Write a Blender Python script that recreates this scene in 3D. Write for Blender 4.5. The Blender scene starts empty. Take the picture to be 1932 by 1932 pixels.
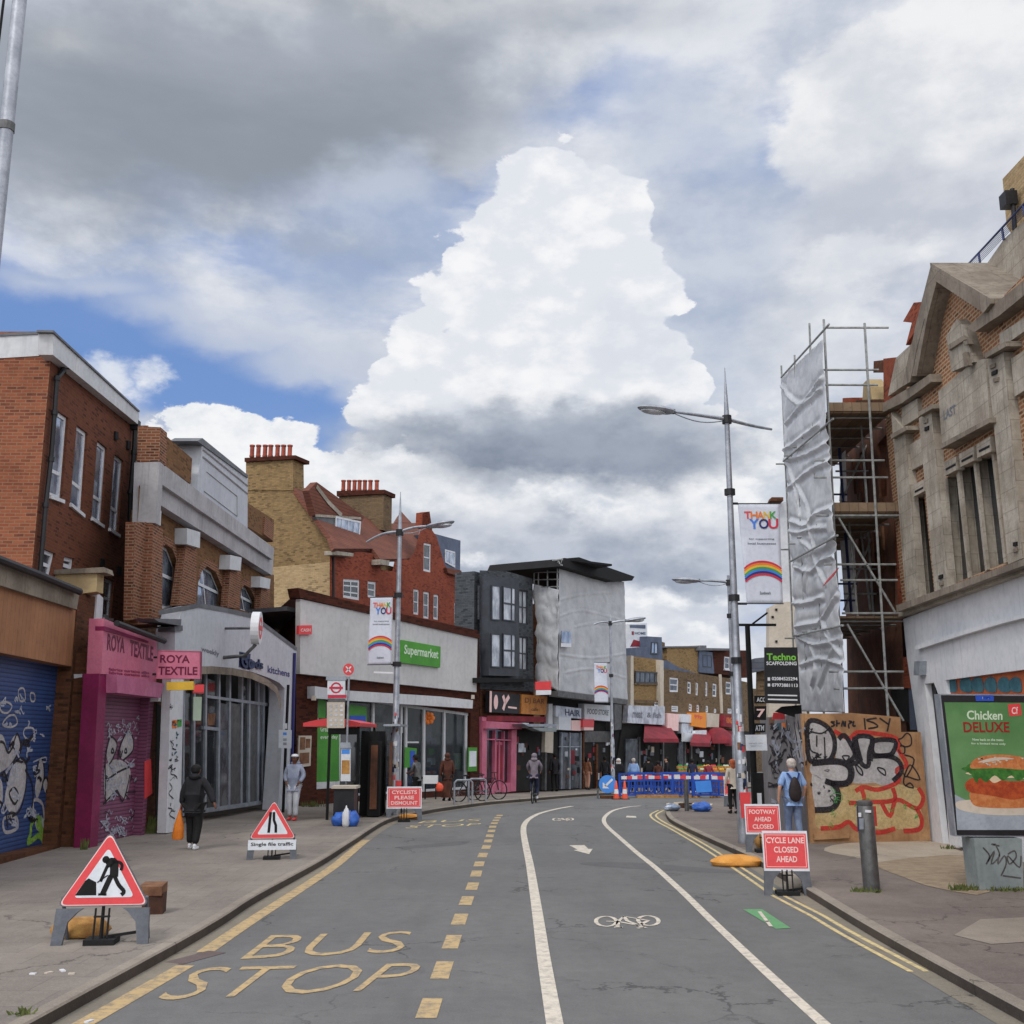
import bpy, math, random
from mathutils import Vector, Matrix, noise
from mathutils.geometry import tessellate_polygon
random.seed(7)
SC = bpy.context.scene
COL = SC.collection
PI = math.pi
# ---------------------------------------------------------------- camera, sky, sun, exposure
F = 2055.0; H = 2.45; PITCH = math.atan(420/2055)
cd = bpy.data.cameras.new('camera'); cam = bpy.data.objects.new('camera', cd); COL.objects.link(cam)
cam.location = (0, 0, H); cam.rotation_euler = (PI/2+PITCH, 0, 0)
cd.sensor_width = 36; cd.lens = 36*F/1932; cd.clip_end = 3000; cd.clip_start = 0.1
SC.camera = cam
SC.render.resolution_x = SC.render.resolution_y = 1024
SC.view_settings.view_transform = 'Standard'; SC.view_settings.look = 'None'
SC.view_settings.exposure = 0.0; SC.view_settings.gamma = 1
SC.cycles.max_bounces = 5; SC.cycles.diffuse_bounces = 3
SUN_EL = math.radians(48); SUN_AZ = math.radians(205)   # azimuth clockwise from +Y: behind the camera, to its left
sd = bpy.data.lights.new('sun', 'SUN'); sd.energy = 1.15; sd.angle = math.radians(10); sd.color = (1, 0.96, 0.9)
so = bpy.data.objects.new('sun', sd); COL.objects.link(so)
_dir = Vector((math.sin(SUN_AZ)*math.cos(SUN_EL), math.cos(SUN_AZ)*math.cos(SUN_EL), math.sin(SUN_EL)))
so.rotation_euler = (-_dir).to_track_quat('-Z', 'Y').to_euler(); so.location = (0, 0, 60)

def srgb(r, g, b, k=1.0):
    f = lambda c: (c/12.92 if c <= .04045 else ((c+.055)/1.055)**2.4)
    return tuple(f(c/255)*k for c in (r, g, b)) + (1,)
def ray(x, y):
    a = (x-966)/F; b = -(y-966)/F; c, s = math.cos(PITCH), math.sin(PITCH)
    return Vector((a, c-b*s, s+b*c))

class NT:
    """small helper round a node tree"""
    def __init__(s, nt): s.nt = nt; s.n = nt.nodes; s.l = nt.links
    def node(s, t, **k):
        o = s.n.new(t)
        for a, v in k.items(): setattr(o, a, v)
        return o
    def put(s, sock, v):
        if hasattr(v, 'links'): s.l.new(v, sock)
        elif v is not None: sock.default_value = v
    def math(s, op, a, b=None, c=None, clamp=False):
        o = s.node('ShaderNodeMath', operation=op, use_clamp=clamp)
        for i, v in enumerate((a, b, c)):
            if v is not None: s.put(o.inputs[i], v)
        return o.outputs[0]
    def vec(s, op, a, b=None, out=0):
        o = s.node('ShaderNodeVectorMath', operation=op); s.put(o.inputs[0], a)
        if b is not None: s.put(o.inputs[3] if op == 'SCALE' else o.inputs[1], b)
        return o.outputs[out]
    def mix(s, f, a, b):
        o = s.node('ShaderNodeMix', data_type='RGBA'); s.put(o.inputs[0], f); s.put(o.inputs[6], a); s.put(o.inputs[7], b)
        return o.outputs[2]
    def ss(s, v, a, b):
        o = s.node('ShaderNodeMapRange', interpolation_type='SMOOTHSTEP'); s.put(o.inputs[0], v)
        o.inputs[1].default_value = a; o.inputs[2].default_value = b
        return o.outputs[0]
    def noise(s, vec, scale, detail=4, rough=.55, dist=0, out=0):
        o = s.node('ShaderNodeTexNoise'); s.put(o.inputs['Vector'], vec); o.inputs['Scale'].default_value = scale
        o.inputs['Detail'].default_value = detail; o.inputs['Roughness'].default_value = rough; o.inputs['Distortion'].default_value = dist
        return o.outputs[out]

def make_world():
    w = bpy.data.worlds.new("World"); SC.world = w; w.use_nodes = True
    t = NT(w.node_tree); t.n.clear()
    tc = t.node('ShaderNodeTexCoord'); d = t.vec('NORMALIZE', tc.outputs['Generated'])
    sp = t.node('ShaderNodeSeparateXYZ'); t.l.new(d, sp.inputs[0])
    az = t.math('ARCTAN2', sp.outputs[0], sp.outputs[1]); el = t.math('ARCSINE', sp.outputs[2])
    cb = t.node('ShaderNodeCombineXYZ'); t.l.new(az, cb.inputs[0]); t.l.new(el, cb.inputs[1]); P = cb.outputs[0]
    # stretched coordinates: cloud texture is flatter towards the horizon
    st = t.vec('MULTIPLY', d, (1, 1, 1.7))
    nA = t.vec('SUBTRACT', t.noise(st, 5.5, 5, .6, 0, 1), (.5, .5, .5))      # broad colour noise for warping
    nB = t.vec('SUBTRACT', t.noise(st, 17, 6, .62, 0, 1), (.5, .5, .5))     # fine warp
    vo = t.node('ShaderNodeTexVoronoi', feature='SMOOTH_F1'); vo.inputs['Scale'].default_value = 26; vo.inputs['Smoothness'].default_value = .35
    t.l.new(t.vec('ADD', st, t.vec('SCALE', nB, .05)), vo.inputs['Vector']); puff = vo.outputs[0]
    f1 = t.noise(st, 9, 6, .6); f2 = t.noise(st, 26, 6, .6); f0 = t.noise(t.vec('MULTIPLY', d, (1, 1, 3.2)), 3.2, 7, .58)
    def union(blobs, amp, ampf, puffs=0.0):
        Q = t.vec('ADD', P, t.vec('ADD', t.vec('SCALE', nA, amp), t.vec('SCALE', nB, ampf)))
        acc = None
        for (x, y, rx, ry) in blobs:
            r = ray(x, y).normalized(); c = (math.atan2(r.x, r.y), math.asin(r.z), 0)
            v = t.vec('MULTIPLY', t.vec('SUBTRACT', Q, c), (F/rx*.97, F/ry*.97, 1))
            L = t.vec('LENGTH', v, None, 1); m = t.math('MULTIPLY', t.math('SUBTRACT', 1, L), min(rx, ry)/100)
            acc = m if acc is None else t.math('SMOOTH_MAX', acc, m, .07)
        if puffs: acc = t.math('SUBTRACT', acc, t.math('MULTIPLY', t.math('SUBTRACT', puff, .45), puffs))
        return acc
    # clear sky
    sky = t.node('ShaderNodeTexSky', sky_type='NISHITA', sun_disc=False); sky.sun_elevation = SUN_EL; sky.sun_rotation = SUN_AZ
    base = t.vec('SCALE', sky.outputs[0], .105)
    base = t.mix(.6, base, srgb(108, 150, 222))
    col = base
    # thin high veil everywhere except the blue gaps
    gaps = union([(60, 600, 330, 115), (330, 690, 300, 95), (560, 750, 190, 75), (620, 805, 70, 60)], .10, .03)
    gaps = t.ss(gaps, -.15, .35)
    soft = union([(1150, 215, 150, 55), (1235, 640, 70, 60), (900, 330, 130, 30), (560, 450, 160, 30), (230, 470, 220, 30), (1480, 250, 60, 90), (820, 420, 120, 60)], .12, .05)
    soft = t.ss(soft, -.3, .5)
    veil = t.math('SUBTRACT', t.ss(f0, .25, .5), t.math('MULTIPLY', soft, .55)); veil = t.math('MAXIMUM', veil, .34)
    veil = t.math('MULTIPLY', veil, t.math('SUBTRACT', 1, t.math('MULTIPLY', gaps, .97)), clamp=True)
    vcol = t.mix(t.ss(f1, .3, .68), srgb(188, 196, 212), srgb(228, 231, 237))
    col = t.mix(veil, col, vcol)
    streak = union([(60, 530, 150, 26), (200, 545, 160, 30), (330, 585, 160, 34), (460, 630, 170, 42), (600, 680, 170, 50), (700, 730, 90, 40)], .05, .02)
    col = t.mix(t.math('MULTIPLY', t.ss(streak, -.08, .3), .8), col, srgb(196, 204, 220))
    def layer(col, blobs, e0, e1, amp, ampf, light, dark, nz, lo=.35, hi=.65, alpha=1.0, puffs=0):
        m = t.ss(union(blobs, amp, ampf, puffs), e0, e1)
        if alpha < 1: m = t.math('MULTIPLY', m, alpha)
        return t.mix(m, col, t.mix(t.ss(nz, lo, hi), dark, light))
    # light wool under the dark deck, left
    col = layer(col, [(150, 420, 300, 50), (450, 420, 220, 60), (620, 460, 200, 45), (80, 480, 200, 25), (480, 400, 60, 40)], -.25, .5, .12, .05, srgb(226, 229, 235), srgb(168, 178, 194), f1, alpha=.85)
    # dark deck, top left
    col = layer(col, [(380, 190, 520, 190), (100, 260, 330, 130), (760, 150, 330, 170), (640, 300, 260, 90), (1000, 60, 330, 60)], -.45, .95, .12, .025, srgb(170, 177, 188), srgb(145, 153, 165), f0, .25, .75)
    col = layer(col, [(500, -60, 900, 70), (90, 60, 160, 60)], -.2, .6, .12, .05, srgb(196, 199, 204), srgb(160, 166, 174), f1, alpha=.8)
    col = layer(col, [(420, 190, 380, 90), (200, 270, 260, 60)], -.7, 1.0, .12, .02, srgb(150, 157, 168), srgb(136, 144, 155), f0, .3, .7, alpha=.45)
    # bright masses right
    col = layer(col, [(1000, 130, 110, 60), (1090, 170, 90, 40)], -.3, .5, .12, .05, srgb(222, 225, 230), srgb(186, 192, 202), f1, alpha=.8)
    col = layer(col, [(1760, 200, 330, 190), (1600, 160, 120, 90), (1540, 210, 90, 60), (1880, 60, 200, 140), (1560, 300, 90, 60)], -.06, .22, .10, .06, srgb(240, 241, 243), srgb(212, 216, 224), f1, .3, .62, puffs=.25)
    col = layer(col, [(1760, 430, 300, 90), (1600, 400, 160, 70), (1880, 330, 90, 60)], -.4, .5, .14, .05, srgb(214, 217, 225), srgb(192, 198, 210), f1, alpha=.85)
    col = layer(col, [(1600, 500, 90, 55), (1560, 540, 80, 50), (1700, 470, 60, 40), (1540, 590, 110, 40)], -.1, .25, .08, .06, srgb(240, 241, 243), srgb(216, 220, 228), f1, alpha=.9, puffs=.2)
    col = layer(col, [(1560, 660, 200, 50), (1430, 620, 120, 80)], -.4, .5, .14, .05, srgb(214, 218, 226), srgb(194, 201, 212), f1, alpha=.8)
    # lower white cumulus left and middle
    col = layer(col, [(440, 820, 110, 55), (350, 850, 70, 60), (540, 830, 60, 40), (700, 910, 160, 70), (560, 900, 200, 60), (830, 900, 140, 50)], -.03, .06, .06, .07, srgb(246, 247, 249), srgb(226, 230, 236), f2, .3, .6, puffs=.3)
    col = layer(col, [(1150, 960, 520, 90), (900, 980, 260, 80), (1450, 880, 200, 90)], -.3, .3, .1, .06, srgb(240, 241, 244), srgb(196, 203, 214), f1, .35, .6, puffs=.3)
    col = layer(col, [(1100, 1060, 520, 70), (860, 1000, 160, 45), (1000, 1010, 200, 40), (1300, 1050, 180, 60)], -.35, .55, .12, .05, srgb(192, 199, 212), srgb(146, 157, 175), f1, .3, .65, alpha=.95)
    col = layer(col, [(1060, 935, 70, 32), (1150, 955, 110, 30), (1400, 930, 110, 45), (900, 1060, 50, 16), (1250, 1130, 160, 24), (1330, 1190, 150, 24), (1440, 820, 60, 90)], -.06, .22, .06, .06, srgb(244, 245, 247), srgb(210, 216, 226), f2, puffs=.3)
    col = layer(col, [(212, 712, 52, 34), (292, 712, 26, 34), (255, 745, 40, 14)], -.12, .22, .04, .07, srgb(240, 242, 246), srgb(214, 221, 234), f2, alpha=.85)
    col = layer(col, [(1370, 430, 110, 190), (1330, 620, 120, 120), (740, 400, 150, 90), (640, 560, 120, 60), (1290, 280, 110, 90)], -.5, .5, .12, .05, srgb(196, 205, 220), srgb(166, 180, 205), f1, .3, .65, alpha=.75)
    # the great cumulus
    big = [(985, 350, 58, 55), (945, 418, 58, 50), (885, 492, 60, 45), (845, 548, 58, 45), (795, 622, 60, 46), (802, 680, 65, 50), (748, 735, 60, 45), (708, 785, 55, 38), (1050, 345, 75, 52), (1140, 378, 62, 50), (1188, 430, 55, 48), (1205, 492, 48, 45), (1250, 545, 50, 50), (1210, 605, 60, 50), (1245, 665, 58, 50), (1290, 722, 55, 45), (1312, 772, 50, 36), (1050, 470, 135, 110), (1000, 590, 165, 110), (1000, 690, 225, 100), (1000, 785, 290, 58), (1140, 540, 100, 90), (1170, 650, 110, 90), (1080, 420, 110, 80)]
    m = union(big, .022, .038, .6); mm = t.ss(m, -.095, -.02)
    shade = t.ss(t.math('ADD', t.math('MULTIPLY', f2, .6), t.math('MULTIPLY', puff, -.25)), .1, .32)
    cc = t.mix(shade, srgb(226, 230, 237), srgb(247, 247, 249)); cc = t.mix(t.math('MULTIPLY', t.ss(f1, .5, .72), .18), cc, srgb(212, 218, 229))
    # grey-blue right flank of the tower and its dark flat base
    fl = t.ss(union([(1190, 640, 90, 80), (1260, 660, 60, 60), (1140, 700, 90, 30)], .06, .05), -.3, .5)
    cc = t.mix(t.math('MULTIPLY', fl, .4), cc, srgb(206, 213, 226))
    col = t.mix(mm, col, cc)
    base_ = [(1050, 845, 330, 58), (1230, 855, 170, 50), (850, 825, 130, 30), (1150, 800, 150, 22)]
    col = layer(col, [(1040, 815, 330, 45), (760, 820, 110, 26), (1270, 800, 90, 30)], -.3, .4, .06, .05, srgb(190, 198, 210), srgb(158, 168, 184), f1, alpha=.9)
    col = layer(col, base_, -.25, .4, .06, .05, srgb(160, 169, 184), srgb(126, 137, 155), f1, .3, .65)
    col = layer(col, [(1000, 930, 40, 18), (760, 870, 50, 24)], -.05, .2, .05, .06, srgb(240, 241, 244), srgb(210, 216, 226), f2)
    # the half of the sky behind the camera: unseen broken cloud round the veiled sun, brightened to light the street
    back = t.ss(t.math('ADD', sp.outputs[1], t.math('MULTIPLY', sp.outputs[2], -.55)), .25, -.25)
    bcol = t.mix(t.ss(f0, .3, .6), (.75, .83, 1.0, 1), (1.5, 1.5, 1.52, 1))
    col = t.mix(back, col, bcol)
    bg = t.node('ShaderNodeBackground'); t.l.new(col, bg.inputs[0]); bg.inputs[1].default_value = 1.0
    out = t.node('ShaderNodeOutputWorld'); t.l.new(bg.outputs[0], out.inputs[0])
    w.cycles.sampling_method = 'MANUAL'; w.cycles.sample_map_resolution = 512
make_world()

# ---------------------------------------------------------------- geometry helpers
def gz(y): return -0.02*max(0.0, min(y, 75)-40)
def G(x, y, z=0.0):
    """ground point seen at a picture position (z above the road)"""
    r = ray(x, y); g = 0.0
    for _ in range(12):
        t = (z+g-H)/r.z; g = gz(r.y*t)
    return Vector((r.x*t, r.y*t))
def RX(px, Y): return (px-966)/F/(math.cos(PITCH)+.2044*math.sin(PITCH))*Y
CR = dict(A1=(0, 604, .25), A2=(0, 1087, .25), A3=(0, 1449, .25), A4=(422.6, 800, .25), A5=(301.9, 1177.3, .1719), A6=(573.6, 1207.5, .1719),
          A7=(860.4, 1011.3, .1719), A8=(860.4, 1267.9, .1719), B1=(1132, 1177.3, .1719), B2=(1177.3, 573.6, .25), B3=(1373.5, 935.8, .1875),
          B4=(1343.3, 1283, .1797), B5=(1449, 226.4, .25), B6=(1554.6, 573.6, .3124), B7=(1554.6, 1177.3, .3124), B8=(483, 1433.9, .6094), D=(0, 0, 1))
def K(k, *a):
    ox, oy, s = CR[k]
    return [(ox+a[i]*s, oy+a[i+1]*s) for i in range(0, len(a), 2)]
def RB(k, x0, y0, x1, y1): return K(k, x0, y1, x1, y1, x1, y0, x0, y0)
def spline(pts, closed=False, n=5):
    out = []; N = len(pts); P = [Vector(p) for p in pts]
    rng = range(N) if closed else range(N-1)
    for i in rng:
        p1, p2 = P[i], P[(i+1) % N]
        p0 = P[i-1] if (closed or i > 0) else p1; p3 = P[(i+2) % N] if (closed or i+2 < N) else p2
        for k in range(n):
            t = k/n
            out.append(.5*((2*p1)+(p2-p0)*t+(2*p0-5*p1+4*p2-p3)*t*t+(3*p1-p0-3*p2+p3)*t*t*t))
    if not closed: out.append(P[-1])
    return out

class Wall:
    def __init__(s, A, B, face=(0, 0)):
        s.A = Vector(A[:2]); s.B = Vector(B[:2]); s.L = (s.B-s.A).length; s.u = (s.B-s.A)/s.L
        n = Vector((s.u.y, -s.u.x))
        if (Vector(face)-s.A).dot(n) < 0: n = -n
        s.n = n; s.N = Vector((n.x, n.y, 0)); s.U = Vector((s.u.x, s.u.y, 0))
    def off(s, d): return Wall(s.A+s.n*d, s.B+s.n*d)
    def P(s, a, z, o=0): q = s.A+s.u*a+s.n*o; return Vector((q.x, q.y, z))
    def hit(s, x, y, o=0):
        r = ray(x, y); A = s.A+s.n*o; t = A.dot(s.n)/(r.x*s.n.x+r.y*s.n.y)
        return Vector((r.x*t, r.y*t, H+r.z*t))
    def sz(s, x, y, o=0):
        p = s.hit(x, y, o); return ((Vector((p.x, p.y))-s.A).dot(s.u), p.z)
    def pp(s, pts, o=0): return [s.hit(x, y, o) for x, y in pts]

class MB:
    def __init__(s): s.v = []; s.f = []; s.m = []
    def add(s, vs, fs, m=0):
        b = len(s.v); s.v += [Vector(v) for v in vs]
        for f in fs: s.f.append(tuple(b+i for i in f)); s.m.append(m)
    def poly(s, pts, m=0): s.add(pts, [tuple(range(len(pts)))], m)
    def prism(s, pts, vec, m=0):
        """pts: closed outline; extruded along vec"""
        vec = Vector(vec); n = len(pts); P = [Vector(p) for p in pts]
        nn = Vector((0, 0, 0))
        for i in range(n): nn += P[i].cross(P[(i+1) % n])
        if nn.dot(vec) > 0: P = P[::-1]
        vs = P+[p+vec for p in P]
        s.add(vs, [tuple(range(n)), tuple(range(2*n-1, n-1, -1))]+[((i+1) % n, i, n+i, n+(i+1) % n) for i in range(n)], m)
    def box(s, c, sz, rz=0, m=0, rx=0, ry=0):
        x, y, z = [k/2 for k in sz]; R = Matrix.Rotation(rz, 3, 'Z') @ Matrix.Rotation(ry, 3, 'Y') @ Matrix.Rotation(rx, 3, 'X')
        vs = [Vector(c)+R @ Vector((a*x, b*y, d*z)) for d in (-1, 1) for a, b in ((-1, -1), (1, -1), (1, 1), (-1, 1))]
        s.add(vs, [(3, 2, 1, 0), (4, 5, 6, 7), (0, 1, 5, 4), (1, 2, 6, 5), (2, 3, 7, 6), (3, 0, 4, 7)], m)
    def wr(s, w, a0, a1, z0, z1, o0, o1, m=0):
        s.prism([w.P(a0, z0, o0), w.P(a1, z0, o0), w.P(a1, z1, o0), w.P(a0, z1, o0)], w.N*(o1-o0), m)
    def wp(s, w, pix, o0, o1, m=0):
        """outline given by picture positions on the wall's plane at offset o1, going back to o0"""
        s.prism(w.pp(pix, o1), -w.N*(o1-o0), m)
    def tube(s, path, r, n=8, m=0, caps=True):
        P = [Vector(p) for p in path]; rings = []; rr = r if hasattr(r, '__len__') else [r]*len(P)
        up = None
        for i, p in enumerate(P):
            d = (P[min(i+1, len(P)-1)]-P[max(i-1, 0)])
            if d.length < 1e-9: d = Vector((0, 0, 1))
            d.normalize()
            if up is None: up = Vector((0, 0, 1)) if abs(d.z) < .9 else Vector((1, 0, 0))
            a = up.cross(d)
            if a.length < 1e-5: a = d.orthogonal()
            a.normalize(); b = d.cross(a); up = b
            rings.append([p+(a*math.cos(2*PI*k/n)+b*math.sin(2*PI*k/n))*rr[i] for k in range(n)])
        vs = [v for g in rings for v in g]; fs = []
        for i in range(len(P)-1):
            for k in range(n):
                k2 = (k+1) % n; fs.append((i*n+k, i*n+k2, (i+1)*n+k2, (i+1)*n+k))
        if caps: fs += [tuple(range(n-1, -1, -1)), tuple((len(P)-1)*n+k for k in range(n))]
        s.add(vs, fs, m)
    def lathe(s, prof, c=(0, 0, 0), n=16, m=0):
        c = Vector(c); vs = []; fs = []
        for r, z in prof: vs += [c+Vector((r*math.cos(2*PI*k/n), r*math.sin(2*PI*k/n), z)) for k in range(n)]
        for i in range(len(prof)-1):
            for k in range(n): k2 = (k+1) % n; fs.append((i*n+k, i*n+k2, (i+1)*n+k2, (i+1)*n+k))
        fs += [tuple(range(n-1, -1, -1)), tuple((len(prof)-1)*n+k for k in range(n))]
        s.add(vs, fs, m)
    def ell(s, c, r, m=0, nu=12, nv=8, R=None, z0=-1.0):
        c = Vector(c); vs = []; fs = []
        for j in range(nv+1):
            th = math.acos(max(-1, z0))*(j/nv) if z0 > -1 else PI*j/nv
            for k in range(nu):
                v = Vector((math.sin(th)*math.cos(2*PI*k/nu)*r[0], math.sin(th)*math.sin(2*PI*k/nu)*r[1], math.cos(th)*r[2]))
                vs.append(c+(R @ v if R else v))
        for j in range(nv):
            for k in range(nu): k2 = (k+1) % nu; fs.append((j*nu+k, (j+1)*nu+k, (j+1)*nu+k2, j*nu+k2))
        s.add(vs, fs, m)
    def ribbon(s, pts, n, w, closed=False, m=0, th=0.0):
        P = [Vector(p) for p in pts]; n = Vector(n).normalized(); N = len(P); L = []; R = []
        for i, p in enumerate(P):
            a = P[(i-1) % N] if (closed or i > 0) else p; b = P[(i+1) % N] if (closed or i < N-1) else p
            d = (b-a)
            if d.length < 1e-9: d = Vector((1, 0, 0))
            d.normalize(); q = n.cross(d).normalized(); ww = w[i] if hasattr(w, '__len__') else w
            L.append(p+q*ww/2); R.append(p-q*ww/2)
        fs = [(i, N+i, N+(i+1) % N, (i+1) % N) for i in range(N if closed else N-1)]
        s.add(L+R, fs, m)
    def holes(s, w, outer, hs, depth, m=0, o=0, reveal_m=None):
        """wall face with openings (picture positions) and reveals going back by depth"""
        loops = [w.pp(outer, o)]+[w.pp(h, o) for h in hs]
        flat = [p for l in loops for p in l]; tris = tessellate_polygon(loops)
        fs = []
        for t in tris:
            a, b, c = (flat[i] for i in t)
            fs.append(tuple(t) if (b-a).cross(c-a).dot(w.N) > 0 else tuple(reversed(t)))
        s.add(flat, fs, m)
        for l in loops[1:]:
            for i in range(len(l)):
                a, b = l[i], l[(i+1) % len(l)]
                s.poly([a, b, b-w.N*depth, a-w.N*depth], m if reveal_m is None else reveal_m)
    def build(s, name, mats, parent=None, smooth=False, label=None):
        wl = Vector((0, 0, 0)); p = parent
        while p is not None: wl = wl+p.location; p = p.parent
        me = bpy.data.meshes.new(name); me.from_pydata([v-wl for v in s.v], [], s.f)
        if not isinstance(mats, (list, tuple)): mats = [mats]
        for m in mats: me.materials.append(m)
        if len(mats) > 1: me.polygons.foreach_set('material_index', s.m)
        uv = me.uv_layers.new(name='UVMap').data
        for pl in me.polygons:
            n = pl.normal
            if abs(n.z) > .85: tx, ty = Vector((1, 0, 0)), Vector((0, 1, 0))
            else: tx = Vector((-n.y, n.x, 0)).normalized(); ty = n.cross(tx)
            for li in pl.loop_indices:
                v = me.vertices[me.loops[li].vertex_index].co+wl; uv[li].uv = (v.dot(tx), v.dot(ty))
        if smooth:
            for pl in me.polygons: pl.use_smooth = True
            try: me.set_sharp_from_angle(angle=math.radians(40))
            except Exception: pass
        me.update()
        o = bpy.data.objects.new(name, me); COL.objects.link(o); o.parent = parent
        if label: o['label'] = label
        return o
def thing(name, label, cat, loc=(0, 0, 0), group=None):
    o = bpy.data.objects.new(name, None); COL.objects.link(o); o.location = loc; o.empty_display_size = .2
    o['label'] = label; o['category'] = cat
    if group: o['group'] = group
    return o
def tag(o, label, cat, group=None, kind=None):
    if label: o['label'] = label
    if cat: o['category'] = cat
    if group: o['group'] = group
    if kind: o['kind'] = kind
    return o
def struct(o): o['kind'] = 'structure'; return o
def dup(o, loc, rz=None, label=None, parent=None):
    c = o.copy(); COL.objects.link(c); c.parent = parent
    if parent is None:
        c.location = loc
        if rz is not None: c.rotation_euler = (0, 0, rz)
        if label: c['label'] = label
    for ch in o.children: dup(ch, None, None, None, c)
    return c

class Quad:
    """bilinear patch with a normal, for signs, windows and lettering: corners BL, BR, TR, TL"""
    def __init__(s, bl, br, tr, tl, n):
        s.c = [Vector(p) for p in (bl, br, tr, tl)]; s.n = Vector(n).normalized()
    def at(s, u, v, o=0):
        a, b, c, d = s.c
        return a*(1-u)*(1-v)+b*u*(1-v)+c*u*v+d*(1-u)*v+s.n*o
    def sub(s, u0, u1, v0, v1, o=0): return Quad(s.at(u0, v0, o), s.at(u1, v0, o), s.at(u1, v1, o), s.at(u0, v1, o), s.n)
def wq(w, pix, o=0): return Quad(*w.pp(pix, o), w.N)
def qbox(mb, q, u0, u1, v0, v1, o0, o1, m=0):
    mb.prism([q.at(u0, v0, o0), q.at(u1, v0, o0), q.at(u1, v1, o0), q.at(u0, v1, o0)], q.n*(o1-o0), m)
_tc = {}
def glyphs(txt, align='CENTER', sp=1.0, line=1.0, fat=.024):
    k = (txt, align, sp, line, fat)
    if k not in _tc:
        cu = bpy.data.curves.new('t', 'FONT'); cu.body = txt; cu.align_x = align; cu.space_character = sp; cu.space_line = line
        cu.resolution_u = 3; cu.offset = fat
        ob = bpy.data.objects.new('t', cu); COL.objects.link(ob)
        dg = bpy.context.evaluated_depsgraph_get(); me = bpy.data.meshes.new_from_object(ob.evaluated_get(dg))
        vs = [v.co.copy() for v in me.vertices]; fs = [tuple(p.vertices) for p in me.polygons]
        bpy.data.objects.remove(ob); bpy.data.curves.remove(cu); bpy.data.meshes.remove(me)
        x0 = min(v.x for v in vs); x1 = max(v.x for v in vs); y0 = min(v.y for v in vs); y1 = max(v.y for v in vs)
        _tc[k] = ([((v.x-x0)/(x1-x0), (v.y-y0)/(y1-y0)) for v in vs], fs, (x1-x0)/(y1-y0))
    return _tc[k]
def text(mb, q, txt, u0=0, u1=1, v0=0, v1=1, o=.004, m=0, **k):
    vs, fs, _ = glyphs(txt, **k)
    P = [q.at(u0+(u1-u0)*x, v0+(v1-v0)*y, o) for x, y in vs]
    fs2 = []
    for f in fs:
        nn = (P[f[1]]-P[f[0]]).cross(P[f[2]]-P[f[0]])
        fs2.append(f if nn.dot(q.n) > 0 else f[::-1])
    mb.add(P, fs2, m)
def qpts(q, pts, o): return [q.at(u, v, o) for u, v in pts]
def ring(mb, q, fu, fv, o0, o1, m=0):
    qbox(mb, q, 0, 1, 0, fv, o0, o1, m); qbox(mb, q, 0, 1, 1-fv, 1, o0, o1, m)
    qbox(mb, q, 0, fu, fv, 1-fv, o0, o1, m); qbox(mb, q, 1-fu, 1, fv, 1-fv, o0, o1, m)
def window(parent, q, frame_m, pane_m, fw=.06, bars_u=(), bars_v=(), depth=.06, name='window', bw=.03, rec=0.0, sill=None):
    """window frame (part) with its pane (sub-part); q is the opening, rec how far it is set back"""
    W = (q.c[1]-q.c[0]).length; Hh = (q.c[3]-q.c[0]).length
    q = Quad(*[p-q.n*rec for p in q.c], q.n)
    f = MB(); ring(f, q, min(.3, fw/W), min(.3, fw/Hh), -depth, 0)
    for b in bars_u: qbox(f, q, b-bw/W/2, b+bw/W/2, fw/Hh, 1-fw/Hh, -depth+.005, -.004)
    for b in bars_v: qbox(f, q, fw/W, 1-fw/W, b-bw/Hh/2, b+bw/Hh/2, -depth+.003, -.007)
    if sill: qbox(f, q, -.05, 1.05, -.08/Hh, 0, -depth, rec+.06, 0)
    fo = f.build(name, frame_m, parent)
    g = MB(); qbox(g, q, .02, .98, .02, .98, -depth-.02, -depth*.6); g.build('pane', pane_m, fo)
    return fo
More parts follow.
